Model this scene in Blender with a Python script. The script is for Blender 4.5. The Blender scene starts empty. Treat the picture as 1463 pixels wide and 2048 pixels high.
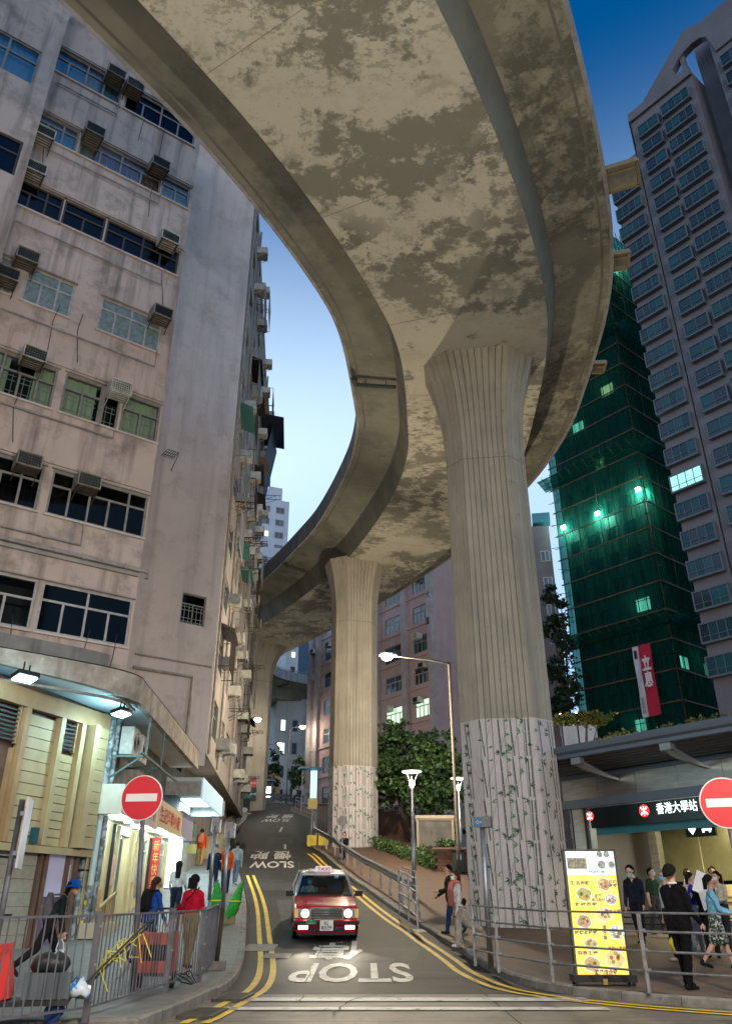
import bpy, bmesh, math, random
import numpy as np
from mathutils import Vector, Matrix
random.seed(7)
R = math.radians
SC = bpy.context.scene
COL = SC.collection

# ------------------------------------------------------------------ camera, sky, sun, exposure
CAM_Z = 1.3
PITCH = math.atan(786 / 1560)
cam = bpy.data.cameras.new('camera')
cam.sensor_fit = 'VERTICAL'; cam.sensor_height = 36; cam.sensor_width = 36
cam.lens = 1560 / 2048 * 36
cam.clip_start = 0.1; cam.clip_end = 6000
cam_o = bpy.data.objects.new('camera', cam); COL.objects.link(cam_o)
cam_o.location = (0, 0, CAM_Z); cam_o.rotation_euler = (math.pi / 2 + PITCH, 0, 0)
SC.camera = cam_o

CLX, CLY = 0.0, 1.0
SUN_EL, SUN_AZ = 4.0, 172.0          # degrees; azimuth from +Y (the last light is behind the camera)
world = bpy.data.worlds.new('World'); SC.world = world; world.use_nodes = True
wn = world.node_tree; wn.nodes.clear()
w_out = wn.nodes.new('ShaderNodeOutputWorld'); w_bg = wn.nodes.new('ShaderNodeBackground')
w_sky = wn.nodes.new('ShaderNodeTexSky'); w_sky.sky_type = 'NISHITA'; w_sky.sun_disc = False
w_sky.sun_elevation = R(SUN_EL); w_sky.sun_rotation = R(SUN_AZ)
w_sky.air_density = 1.0; w_sky.dust_density = 0.3; w_sky.ozone_density = 4.5; w_sky.altitude = 50
w_hsv = wn.nodes.new('ShaderNodeHueSaturation'); w_hsv.inputs['Saturation'].default_value = 1.3
w_hsv.inputs['Hue'].default_value = 0.5
wn.links.new(w_sky.outputs[0], w_hsv.inputs['Color'])
# a pale dusk veil that thickens toward the horizon all round, slightly uneven
w_tc = wn.nodes.new('ShaderNodeTexCoord'); w_mp = wn.nodes.new('ShaderNodeMapping'); w_mp.inputs['Scale'].default_value = (1.0, 1.0, 1.6); w_mp.inputs['Location'].default_value = (CLX, CLY, .35)
w_no = wn.nodes.new('ShaderNodeTexNoise'); w_no.inputs['Scale'].default_value = 1.0; w_no.inputs['Detail'].default_value = 1.2; w_no.inputs['Roughness'].default_value = .35
w_mr = wn.nodes.new('ShaderNodeMapRange'); w_mr.inputs['From Min'].default_value = .36; w_mr.inputs['From Max'].default_value = .62; w_mr.inputs['To Min'].default_value = .35; w_mr.inputs['To Max'].default_value = 1.0; w_mr.interpolation_type = 'SMOOTHSTEP'
w_mx = wn.nodes.new('ShaderNodeMix'); w_mx.data_type = 'RGBA'; w_mx.inputs[7].default_value = (2.9, 3.7, 4.5, 1)
wn.links.new(w_tc.outputs['Generated'], w_mp.inputs['Vector']); wn.links.new(w_mp.outputs[0], w_no.inputs['Vector']); wn.links.new(w_no.outputs['Fac'], w_mr.inputs['Value'])
w_sx = wn.nodes.new('ShaderNodeSeparateXYZ'); w_el = wn.nodes.new('ShaderNodeMapRange'); w_el.interpolation_type = 'SMOOTHSTEP'; w_el.inputs['From Min'].default_value = .84; w_el.inputs['From Max'].default_value = .46; w_el.inputs['To Max'].default_value = .8
w_mu = wn.nodes.new('ShaderNodeMath'); w_mu.operation = 'MULTIPLY'; wn.links.new(w_tc.outputs['Generated'], w_sx.inputs[0]); wn.links.new(w_sx.outputs['Z'], w_el.inputs['Value'])
wn.links.new(w_mr.outputs[0], w_mu.inputs[0]); wn.links.new(w_el.outputs[0], w_mu.inputs[1]); wn.links.new(w_mu.outputs[0], w_mx.inputs[0]); wn.links.new(w_hsv.outputs[0], w_mx.inputs[6]); wn.links.new(w_mx.outputs[2], w_bg.inputs['Color'])
wn.links.new(w_bg.outputs[0], w_out.inputs['Surface'])
w_bg.inputs['Strength'].default_value = 0.15

sun = bpy.data.lights.new('sun', 'SUN'); sun.energy = 0.12; sun.angle = R(12); sun.color = (1.0, 0.85, 0.75)
sun_o = bpy.data.objects.new('sun', sun); COL.objects.link(sun_o)
sun_o.rotation_euler = (R(90 - SUN_EL), 0, math.pi - R(SUN_AZ))
sun_o.location = (0, 0, 60)

SC.view_settings.view_transform = 'Standard'; SC.view_settings.look = 'None'
SC.view_settings.gamma = 1.0; SC.view_settings.exposure = 1.2
SC.view_settings.use_curve_mapping = False
SC.cycles.max_bounces = 6; SC.cycles.diffuse_bounces = 3; SC.cycles.glossy_bounces = 3
SC.cycles.transparent_max_bounces = 12; SC.cycles.transmission_bounces = 3
SC.cycles.sample_clamp_indirect = 4.0; SC.cycles.caustics_reflective = False; SC.cycles.caustics_refractive = False
SC.cycles.use_denoising = True

# ------------------------------------------------------------------ survey helpers: a sight line through the measured view
CC, SS = math.cos(PITCH), math.sin(PITCH)
def ray(u, v):
    x = (u - 731.5) / 1560; y = -(v - 1024) / 1560; k = CC - y * SS
    return x / k, (SS + y * CC) / k
def at(u, v, Y):
    a, r = ray(u, v)
    return Vector((a * Y, Y, CAM_Z + r * Y))
PROF = [(-400, -3), (-50, -.6), (0, -.05), (12, 0), (15, .03), (18, .14), (20, .25), (23, .47), (26, .8), (30, 1.3), (36, 2.1), (43, 3.2),
        (52, 4.9), (60, 6.5), (72, 8.8), (80, 10.0), (95, 11), (200, 14), (3000, 30)]
PX = np.array([p[0] for p in PROF], float); PZ = np.array([p[1] for p in PROF], float)
def zr(Y): return float(np.interp(Y, PX, PZ))
KERB = 0.13
def zg(x, y):
    """ground height: the hill along y, with a level forecourt to the right of the big pier"""
    z = zr(y)
    if y > 22.5 and x > 4.8:
        t = min((x - 4.8) / 2.2, 1.0); t = t * t * (3 - 2 * t); z = z * (1 - t) + (zr(22.5) + .004 * (y - 22.5)) * t
    return z
def gp(u, v, off=0.0):
    a, r = ray(u, v); Y = 6.0
    while Y < 150:
        if CAM_Z + r * Y <= zg(a * Y, Y) + off: break
        Y += .02
    return Vector((a * Y, Y, zg(a * Y, Y) + off))

# ------------------------------------------------------------------ materials
MATS = {}
def mat(name, c, rough=.8, metal=0, c2=None, sc=3.0, lo=.4, hi=.6, det=4, streak=0, sdark=(.05, .045, .04), patch=None, bump=0, bsc=40,
        emit=None, es=0, spec=.4, coat=0, stretch=None):
    if name in MATS: return MATS[name]
    m = bpy.data.materials.new(name); m.use_nodes = True; MATS[name] = m
    nt = m.node_tree; N = nt.nodes; L = nt.links
    b = N['Principled BSDF']
    b.inputs['Roughness'].default_value = rough; b.inputs['Metallic'].default_value = metal
    b.inputs['Specular IOR Level'].default_value = spec
    if coat: b.inputs['Coat Weight'].default_value = coat; b.inputs['Coat Roughness'].default_value = .08
    def rgb(col): 
        n = N.new('ShaderNodeRGB'); n.outputs[0].default_value = (*col, 1); return n.outputs[0]
    geo = N.new('ShaderNodeNewGeometry'); pos = geo.outputs['Position']
    def noise(scale, detail, stretchv=None, rough_=.6):
        src = pos
        if stretchv:
            mp = N.new('ShaderNodeMapping'); mp.inputs['Scale'].default_value = stretchv; L.new(pos, mp.inputs['Vector']); src = mp.outputs[0]
        n = N.new('ShaderNodeTexNoise'); n.inputs['Scale'].default_value = scale; n.inputs['Detail'].default_value = detail
        n.inputs['Roughness'].default_value = rough_
        L.new(src, n.inputs['Vector']); return n.outputs['Fac']
    def ramp(fac, a, bb):
        r = N.new('ShaderNodeMapRange'); r.inputs['From Min'].default_value = a; r.inputs['From Max'].default_value = bb
        L.new(fac, r.inputs['Value']); return r.outputs['Result']
    def mix(fac, A, B):
        x = N.new('ShaderNodeMix'); x.data_type = 'RGBA'
        if isinstance(fac, float): x.inputs[0].default_value = fac
        else: L.new(fac, x.inputs[0])
        L.new(A, x.inputs[6]); L.new(B, x.inputs[7]); return x.outputs[2]
    col = rgb(c)
    if c2: col = mix(ramp(noise(sc, det, stretch), lo, hi), col, rgb(c2))
    if patch:      # (colour, scale, lo, hi[, stretch])
        for pt in (patch if isinstance(patch, list) else [patch]):
            f = ramp(noise(pt[1], 9, pt[4] if len(pt) > 4 else None, .72), pt[2], pt[3])
            if len(pt) > 5:
                mm = N.new('ShaderNodeMath'); mm.operation = 'MULTIPLY'; L.new(f, mm.inputs[0]); L.new(ramp(noise(pt[5], 2), pt[6], pt[7]), mm.inputs[1]); f = mm.outputs[0]
            col = mix(f, col, rgb(pt[0]))
    if streak:
        f = ramp(noise(1.0, 5, (2.2, 2.2, .14)), .5, .75)
        mu = N.new('ShaderNodeMath'); mu.operation = 'MULTIPLY'; mu.inputs[1].default_value = streak; L.new(f, mu.inputs[0])
        col = mix(mu.outputs[0], col, rgb(sdark))
    L.new(col, b.inputs['Base Color'])
    if bump:
        bn = N.new('ShaderNodeBump'); bn.inputs['Strength'].default_value = bump; bn.inputs['Distance'].default_value = .02
        L.new(noise(bsc, 5), bn.inputs['Height']); L.new(bn.outputs[0], b.inputs['Normal'])
    if emit:
        b.inputs['Emission Color'].default_value = (*emit, 1); b.inputs['Emission Strength'].default_value = es
    return m
def glass(name, tint, refl=.25, rough=.03, glow=None):
    if name in MATS: return MATS[name]
    m = bpy.data.materials.new(name); m.use_nodes = True; MATS[name] = m
    N = m.node_tree.nodes; L = m.node_tree.links; N.clear()
    o = N.new('ShaderNodeOutputMaterial'); mx = N.new('ShaderNodeMixShader'); t = N.new('ShaderNodeBsdfTransparent'); g = N.new('ShaderNodeBsdfGlossy')
    t.inputs[0].default_value = (*tint, 1); g.inputs['Roughness'].default_value = rough; g.inputs[0].default_value = (.9, .95, 1, 1)
    fr = N.new('ShaderNodeFresnel'); fr.inputs['IOR'].default_value = 1.5
    ad = N.new('ShaderNodeMath'); ad.operation = 'ADD'; ad.use_clamp = True; ad.inputs[1].default_value = refl
    sc_ = N.new('ShaderNodeMath'); sc_.operation = 'MULTIPLY'; sc_.inputs[1].default_value = .3; L.new(fr.outputs[0], sc_.inputs[0]); L.new(sc_.outputs[0], ad.inputs[0]); L.new(ad.outputs[0], mx.inputs[0]); L.new(t.outputs[0], mx.inputs[1]); L.new(g.outputs[0], mx.inputs[2])
    L.new(mx.outputs[0], o.inputs['Surface'])
    return m

# ------------------------------------------------------------------ mesh and object helpers
ORG = {}
def top(o):
    while o.parent: o = o.parent
    return o
def org(o): return ORG.get(top(o).name, Vector((0, 0, 0))) if o else Vector((0, 0, 0))
def tag(o, label, cat, group=None):
    o['label'] = label; o['category'] = cat
    if group: o['group'] = group
    return o
def kind(o, k): o['kind'] = k; return o
def T(name, label, cat, loc=(0, 0, 0), group=None, rz=0):
    o = bpy.data.objects.new(name, None); COL.objects.link(o); o.empty_display_size = .2
    o.location = loc; o.rotation_euler = (0, 0, rz); ORG[o.name] = Vector(loc)
    return tag(o, label, cat, group)
def link(name, me, parent=None, loc=None, rz=0, scale=None):
    o = bpy.data.objects.new(name, me); COL.objects.link(o)
    if parent: o.parent = parent
    if loc is not None: o.location = loc
    if rz: o.rotation_euler = (0, 0, rz)
    if scale is not None: o.scale = scale
    return o
class MB:
    def __init__(s): s.v = []; s.f = []; s.m = []
    def add(s, vs, fs, mi=0):
        k = len(s.v); s.v += [tuple(p) for p in vs]
        for q in fs: s.f.append([i + k for i in q]); s.m.append(mi)
        return s
    def box(s, c, size, rz=0, mi=0, rx=0, ry=0):
        hx, hy, hz = size[0] / 2, size[1] / 2, size[2] / 2
        M = Matrix.Translation(Vector(c)) @ Matrix.Rotation(rz, 4, 'Z') @ Matrix.Rotation(ry, 4, 'Y') @ Matrix.Rotation(rx, 4, 'X')
        vs = [M @ Vector((x, y, z)) for x in (-hx, hx) for y in (-hy, hy) for z in (-hz, hz)]
        return s.add(vs, [(0, 1, 3, 2), (4, 6, 7, 5), (0, 4, 5, 1), (2, 3, 7, 6), (0, 2, 6, 4), (1, 5, 7, 3)], mi)
    def bar(s, a, b, w, h=None, mi=0):
        a = Vector(a); b = Vector(b); d = b - a; Lg = d.length
        if Lg < 1e-6: return s
        h = h or w; d.normalize()
        up = Vector((0, 0, 1)) if abs(d.z) < .95 else Vector((0, 1, 0))
        x = d.cross(up).normalized(); y = x.cross(d)
        vs = []
        for p in (a, b):
            for (i, j) in ((-1, -1), (1, -1), (1, 1), (-1, 1)): vs.append(p + x * (i * w / 2) + y * (j * h / 2))
        return s.add(vs, [(3, 2, 1, 0), (4, 5, 6, 7), (0, 1, 5, 4), (1, 2, 6, 5), (2, 3, 7, 6), (3, 0, 4, 7)], mi)
    def tube(s, pts, r, n=6, mi=0, cap=True):
        pts = [Vector(p) for p in pts]; k = len(pts); rings = []
        up = Vector((0, 0, 1))
        for i, p in enumerate(pts):
            d = (pts[min(i + 1, k - 1)] - pts[max(i - 1, 0)])
            if d.length < 1e-7: d = Vector((0, 0, 1))
            d.normalize()
            ref = up if abs(d.z) < .9 else Vector((0, 1, 0))
            x = d.cross(ref).normalized(); y = x.cross(d)
            rr = r[i] if isinstance(r, (list, tuple)) else r
            rings.append([p + (x * math.cos(2 * math.pi * j / n) + y * math.sin(2 * math.pi * j / n)) * rr for j in range(n)])
        return s.loft(rings, cap, mi)
    def loft(s, rings, cap=True, mi=0, closed=True):
        n = len(rings[0]); vs = [p for q in rings for p in q]; fs = []
        for i in range(len(rings) - 1):
            for j in range(n if closed else n - 1):
                j2 = (j + 1) % n
                fs.append((i * n + j, i * n + j2, (i + 1) * n + j2, (i + 1) * n + j))
        if cap and closed: fs.append(tuple(range(n - 1, -1, -1))); fs.append(tuple((len(rings) - 1) * n + j for j in range(n)))
        return s.add(vs, fs, mi)
    def lathe(s, prof, c=(0, 0, 0), n=16, mi=0, cap=True):
        c = Vector(c)
        return s.loft([[c + Vector((r * math.cos(2 * math.pi * j / n), r * math.sin(2 * math.pi * j / n), z)) for j in range(n)] for r, z in prof], cap, mi)
    def disc(s, c, axis, r, n=20, mi=0, th=.01):
        c = Vector(c); a = Vector(axis).normalized()
        return s.tube([c - a * th / 2, c + a * th / 2], r, n, mi)
    def prism(s, poly, z0, z1, mi=0):
        n = len(poly)
        return s.loft([[(p[0], p[1], z0) for p in poly], [(p[0], p[1], z1) for p in poly]], True, mi)
    def mesh(s, name, mats, smooth=False, off=None):
        me = bpy.data.meshes.new(name)
        v = s.v if off is None else [(p[0] - off[0], p[1] - off[1], p[2] - off[2]) for p in s.v]
        me.from_pydata(v, [], s.f)
        for m in (mats if isinstance(mats, (list, tuple)) else [mats]): me.materials.append(m)
        if any(s.m): me.polygons.foreach_set('material_index', s.m)
        if smooth: me.polygons.foreach_set('use_smooth', [True] * len(s.f))
        me.update(); return me
    def build(s, name, mats, parent=None, smooth=False):
        return link(name, s.mesh(name, mats, smooth, org(parent) if parent else None), parent)
_UB = {}
def unit(m):
    if m.name not in _UB: _UB[m.name] = MB().box((0, 0, 0), (1, 1, 1)).mesh('block', m)
    return _UB[m.name]
def piece(name, m, c, size, parent=None, rz=0, local=False):
    c = Vector(c)
    if parent and not local: c = c - org(parent)
    return link(name, unit(m), parent, c, rz, size)
def font_mesh(text, size=1.0, bold=0.0, extrude=0.0, align='CENTER'):
    cu = bpy.data.curves.new('lettering', 'FONT'); cu.body = text; cu.size = size; cu.align_x = align; cu.align_y = 'CENTER'
    cu.offset = bold; cu.extrude = extrude; cu.resolution_u = 3
    o = bpy.data.objects.new('lettering', cu); COL.objects.link(o)
    bpy.context.view_layer.update()
    me = bpy.data.meshes.new_from_object(o.evaluated_get(bpy.context.evaluated_depsgraph_get()))
    bpy.data.objects.remove(o); bpy.data.curves.remove(cu)
    return me
def text(name, body, m, parent, origin, ex, ey, w, h, bold=0.0, mirror=False):
    """flat print fitted in a w x h field centred at origin; ex, ey the reading directions"""
    me = font_mesh(body, 1.0, bold); 
    co = np.array([v.co for v in me.vertices]) if len(me.vertices) else np.zeros((1, 3))
    mn, mx = co.min(0), co.max(0); sx = w / max(mx[0] - mn[0], 1e-6); sy = h / max(mx[1] - mn[1], 1e-6)
    ex = Vector(ex).normalized(); ey = Vector(ey).normalized(); o = Vector(origin) - (org(parent) if parent else Vector())
    for v in me.vertices:
        x = (v.co.x - (mn[0] + mx[0]) / 2) * sx; y = (v.co.y - (mn[1] + mx[1]) / 2) * sy
        v.co = o + ex * x + ey * y
    me.materials.clear(); me.materials.append(m); me.name = name
    return link(name, me, parent)
def resample(pts, step):
    pts = [Vector(p) for p in pts]; out = [pts[0]]
    for a, b in zip(pts, pts[1:]):
        n = max(1, int((b - a).length / step + .5))
        for i in range(1, n + 1): out.append(a.lerp(b, i / n))
    return out
def smooth_path(pts, n=8):
    """Catmull-Rom through 2D or 3D points"""
    P = [Vector(p) for p in pts]; P = [P[0] * 2 - P[1]] + P + [P[-1] * 2 - P[-2]]; out = []
    for i in range(1, len(P) - 2):
        for k in range(n):
            t = k / n; a, b, c, d = P[i - 1], P[i], P[i + 1], P[i + 2]
            out.append(.5 * ((2 * b) + (c - a) * t + (2 * a - 5 * b + 4 * c - d) * t * t + (3 * b - a - 3 * c + d) * t ** 3))
    out.append(P[-2]); return out
def offset2(path, d):
    """shift a 2D path to its right by d"""
    out = []; n = len(path)
    for i in range(n):
        t = path[min(i + 1, n - 1)] - path[max(i - 1, 0)]; t = Vector((t.x, t.y)).normalized()
        out.append(Vector((path[i].x + t.y * d, path[i].y - t.x * d)))
    return out
class Plane:
    """upright wall plane: origin, direction d (left to right as seen from outside), outward normal n"""
    def __init__(s, o, d):
        s.o = Vector((o[0], o[1])); s.d = Vector((d[0], d[1])).normalized(); s.n = Vector((s.d.y, -s.d.x)); s.rz = math.atan2(s.d.y, s.d.x)
    def p(s, a, z, out=0.0):
        q = s.o + s.d * a + s.n * out; return Vector((q.x, q.y, z))
    def hit(s, u, v):
        a, r = ray(u, v)   # point = (a*Y, Y)
        # o + d*t = (a*Y, Y)
        t = (a * s.o.y - s.o.x) / (s.d.x - a * s.d.y); Y = s.o.y + s.d.y * t
        return t, CAM_Z + r * Y
def wall_holes(mb, pl, s0, s1, z0, z1, holes, depth=.15, mi=0, out=0.0, rmi=None):
    ss = sorted({s0, s1, *[h[0] for h in holes], *[h[1] for h in holes]}); zz = sorted({z0, z1, *[h[2] for h in holes], *[h[3] for h in holes]})
    ss = [x for x in ss if s0 <= x <= s1]; zz = [z for z in zz if z0 <= z <= z1]
    for a, b in zip(ss, ss[1:]):
        for c, d in zip(zz, zz[1:]):
            m_, n_ = (a + b) / 2, (c + d) / 2
            if any(h[0] < m_ < h[1] and h[2] < n_ < h[3] for h in holes): continue
            mb.add([pl.p(a, c, out), pl.p(b, c, out), pl.p(b, d, out), pl.p(a, d, out)], [(0, 1, 2, 3)], mi)
    for h in holes:
        q = [(h[0], h[2]), (h[1], h[2]), (h[1], h[3]), (h[0], h[3])]
        for i in range(4):
            a, b = q[i], q[(i + 1) % 4]
            mb.add([pl.p(*a, out), pl.p(*b, out), pl.p(*b, out - depth), pl.p(*a, out - depth)], [(3, 2, 1, 0)], mi if rmi is None else rmi)
_FR = {}
def frame_mesh(w, h, cols, transom, bw, dep, m):
    key = (round(w, 2), round(h, 2), cols, round(transom, 2), bw, dep, m.name)
    if key not in _FR:
        b = MB(); y = 0
        for x in (-w / 2 + bw / 2, w / 2 - bw / 2): b.box((x, y, h / 2), (bw, dep, h))
        for z in (bw / 2, h - bw / 2): b.box((0, y, z), (w - 2 * bw, dep, bw))
        if transom: b.box((0, y, h * transom), (w - 2 * bw, dep * .94, bw))
        for i in range(1, cols): b.box((-w / 2 + w * i / cols, y, (h * (transom or 1)) / 2), (bw, dep * .9, h * (transom or 1) - bw))
        if transom and cols > 2:
            for i in range(2, cols, 2): b.box((-w / 2 + w * i / cols, y, h * (1 + transom) / 2), (bw, dep * .9, h * (1 - transom) - bw))
        elif transom and cols == 2: pass
        _FR[key] = b.mesh('window', m)
    return _FR[key]
def window(parent, pl, s0, s1, z0, z1, cols=3, transom=.68, fm=None, pms=None, out=-.08, bw=.05, dep=.07, name='window', pane='pane', pth=.012, panes=True):
    w, h = s1 - s0, z1 - z0; c = pl.p((s0 + s1) / 2, z0, out)
    f = link(name, frame_mesh(w, h, cols, transom, bw, dep, fm), parent, c - org(parent), pl.rz)
    if panes:
        cells = [(-w / 2 + w * i / cols, -w / 2 + w * (i + 1) / cols, 0, h * (transom or 1)) for i in range(cols)]
        if transom:
            k = [0] + list(range(2, cols, 2)) + [cols] if cols > 2 else [0, cols]
            cells += [(-w / 2 + w * a / cols, -w / 2 + w * b / cols, h * transom, h) for a, b in zip(k, k[1:])]
        for (a, b, zc, zd) in cells:
            pm = random.choice(pms) if isinstance(pms, (list, tuple)) else pms
            g = bw * .6
            link(pane, unit(pm), f, ((a + b) / 2, .006, (zc + zd) / 2), 0, (b - a - g, pth, zd - zc - g))
    return f

# ================================================================== THE SETTING: ground, roads, pavements, kerbs, paint
m_ground = mat('ground_earth', (.06, .055, .05), .95, c2=(.09, .08, .065), sc=.5)
m_asph = mat('asphalt', (.018, .0175, .0175), .65, c2=(.031, .0295, .028), sc=1.3, lo=.35, hi=.7, patch=[((.02, .02, .021), .8, .52, .56), ((.045, .042, .039), .35, .6, .63), ((.065, .06, .054), 60, .66, .72)], bump=.35, bsc=90, spec=.18)
m_slab = mat('road_concrete', (.095, .08, .066), .6, c2=(.14, .118, .097), sc=1.6, lo=.3, hi=.7, patch=[((.05, .043, .036), 1.1, .5, .64), ((.03, .027, .024), 7, .62, .68)], bump=.3, bsc=70, spec=.5)
m_paveL = mat('pavement_slab_grey', (.2, .2, .19), .7, c2=(.27, .265, .25), sc=2.5, patch=((.1, .1, .095), 1.6, .55, .7), bump=.2, bsc=60)
m_kerb = mat('kerb_stone', (.19, .175, .16), .8, c2=(.12, .11, .1), sc=4, patch=((.08, .07, .065), 7, .58, .66), bump=.4, bsc=50)
m_yel = mat('yellow_paint', (.62, .42, .035), .6, c2=(.5, .33, .03), sc=3, patch=[((.06, .055, .05), 9, .63, .68), ((.25, .18, .06), 3, .6, .75)])
m_white = mat('white_road_paint', (.5, .485, .45), .6, c2=(.4, .385, .36), sc=3, patch=[((.07, .065, .06), 5, .55, .63)])
m_dark = mat('dark_joint', (.02, .02, .02), .9)
m_iron = mat('cast_iron', (.05, .05, .05), .55, .6, c2=(.09, .08, .07), sc=8)

def brickpave():
    m = bpy.data.materials.new('brick_paving'); m.use_nodes = True; N = m.node_tree.nodes; L = m.node_tree.links; b = N['Principled BSDF']
    b.inputs['Roughness'].default_value = .75
    g = N.new('ShaderNodeNewGeometry'); br = N.new('ShaderNodeTexBrick'); br.inputs['Scale'].default_value = 1.0
    br.inputs['Brick Width'].default_value = .21; br.inputs['Row Height'].default_value = .105; br.inputs['Mortar Size'].default_value = .006
    br.inputs['Color1'].default_value = (.10, .055, .038, 1); br.inputs['Color2'].default_value = (.135, .078, .052, 1); br.inputs['Mortar'].default_value = (.06, .045, .035, 1)
    n = N.new('ShaderNodeTexNoise'); n.inputs['Scale'].default_value = .9; n.inputs['Detail'].default_value = 6
    mr = N.new('ShaderNodeMapRange'); mr.inputs['From Min'].default_value = .45; mr.inputs['From Max'].default_value = .7; mr.inputs['To Max'].default_value = .6
    mx = N.new('ShaderNodeMix'); mx.data_type = 'RGBA'; mx.inputs[7].default_value = (.07, .05, .038, 1)
    L.new(g.outputs['Position'], br.inputs['Vector']); L.new(g.outputs['Position'], n.inputs['Vector']); L.new(n.outputs['Fac'], mr.inputs['Value'])
    L.new(mr.outputs[0], mx.inputs[0]); L.new(br.outputs['Color'], mx.inputs[6]); L.new(mx.outputs[2], b.inputs['Base Color'])
    bp = N.new('ShaderNodeBump'); bp.inputs['Strength'].default_value = .5; bp.inputs['Distance'].default_value = .01; bp.invert = True
    L.new(br.outputs['Fac'], bp.inputs['Height']); L.new(bp.outputs[0], b.inputs['Normal'])
    MATS['brick_paving'] = m; return m
m_brick = brickpave()

def sheet(mb, left, right, off, m=6, mi=0, zf=zg):
    """strip between two matching 2D paths laid on the hill profile"""
    n = len(left); vs = []; fs = []
    for a, b in zip(left, right):
        for j in range(m + 1):
            p = Vector(a).lerp(Vector(b), j / m); vs.append((p.x, p.y, zf(p.x, p.y) + off))
    for i in range(n - 1):
        for j in range(m):
            k = i * (m + 1) + j; fs.append((k, k + 1, k + m + 2, k + m + 1))
    mb.add(vs, fs, mi); return mb
# the terrain, one sheet to the horizon
gx = [-1500, -500, -150, -60, -30, -12, -4, 3, 4.8, 5.5, 6.2, 7, 8, 12, 30, 60, 150, 500, 1500]
gy = [-400, -100, -40, -15] + list(range(-8, 100, 3)) + [110, 130, 160, 200, 300, 600, 1200, 3000]
vs = [(x, y, zg(x, y) - .06) for y in gy for x in gx]; W_ = len(gx)
kind(MB().add(vs, [(i * W_ + j, i * W_ + j + 1, (i + 1) * W_ + j + 1, (i + 1) * W_ + j) for i in range(len(gy) - 1) for j in range(W_ - 1)]).build('ground', m_ground), 'structure')

# kerb lines, walking up the hill
g2 = lambda u, v: Vector(gp(u, v, KERB)[:2])
LK = [Vector((-40, 1.5)), Vector((-22, 6.2)), Vector((-12, 8.9)), Vector((-6.5, 10.6))] + [g2(*q) for q in ((220, 2040), (322, 2019), (404, 1986), (466, 1954), (487, 1915), (492, 1860), (492, 1800), (480, 1750))] \
   + [Vector((-7, 44.7)), Vector((-8.1, 50)), Vector((-8.6, 56)), Vector((-8.9, 62)), Vector((-9.7, 69)), Vector((-9.9, 75)), Vector((-8.5, 80.5)), Vector((-4, 86)), Vector((4, 90))]
RK = [Vector((60, 1)), Vector((30, 5.8)), Vector((14, 9.6)), Vector((8, 11.2))] + [g2(*q) for q in ((1463, 1998), (1200, 1978), (1060, 1958), (985, 1932), (930, 1900), (860, 1858), (800, 1822), (735, 1776))] \
   + [Vector((-.93, 38.5)), Vector((-2.14, 44.7)), Vector((-3.4, 49.5)), Vector((-3.7, 55)), Vector((-3.9, 61)), Vector((-5.2, 66)), Vector((-6.3, 69.5)), Vector((-6.0, 74)), Vector((-3, 78)), Vector((4, 82))]
LK = smooth_path(LK, 10); RK = smooth_path(RK, 10)
def cut(path, y0, y1): return [p for p in path if y0 <= p.y <= y1]
def by_y(path, ys):
    px = [p.x for p in path]; py = [p.y for p in path]; o = np.argsort(py)
    return [Vector((float(np.interp(y, np.array(py)[o], np.array(px)[o])), y)) for y in ys]
road = kind(bpy.data.objects.new('road', None), 'structure'); COL.objects.link(road); ORG['road'] = Vector()
ys = list(np.arange(14.6, 78, .5))
mbr = sheet(MB(), by_y(LK[50:], ys), by_y(RK[50:], ys), .004, 8)
tailL = [p for p in LK if p.y >= 77.4][:]; tailR = [p for p in RK if p.y >= 74]
nn = 16
def para(path, n):
    d = [0]
    for a, b in zip(path, path[1:]): d.append(d[-1] + (b - a).length)
    return [Vector((float(np.interp(t, d, [p.x for p in path])), float(np.interp(t, d, [p.y for p in path])))) for t in np.linspace(0, d[-1], n)]
sheet(mbr, para([p for p in LK if p.y >= 77.5], nn), para([p for p in RK if p.y >= 77.5 or p.x > -5.5 and p.y > 76][:], nn), .006, 6)
mbr.build('asphalt_surface', m_asph, road)
# the cross street: concrete bays with open joints, over a dark bed
MB().add([(-60, -30, zr(-30) - .03), (60, -30, zr(-30) - .03), (60, 8, -.045), (60, 15.2, -.03), (-60, 15.2, -.03), (-60, 8, -.045)], [(0, 1, 2, 5), (5, 2, 3, 4)]).build('slab_bed', m_dark, road)
def bay(x0, x1, y0, y1):
    b = MB(); n = 6; L_ = []; R_ = []
    ys_ = np.linspace(y0, y1, n); sk = .06
    sheet(b, [Vector((x0 + sk * 0, y + .012 * x0)) for y in ys_], [Vector((x1, y + .012 * x1)) for y in ys_], 0, 4)
    b.build('concrete_slab', m_slab, road)
xs_ = [-34, -29.5, -25, -20.5, -16, -11.5, -7.2, -2.62, 1.9, 6.4, 11, 15.5, 20, 24.5, 29, 34]
for (y0, y1) in ((11.62, 14.6), (7.4, 11.6), (1.5, 7.38), (-6, 1.48)):
    for a, b in zip(xs_, xs_[1:]): bay(a + .01, b - .01, y0, y1)
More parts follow.
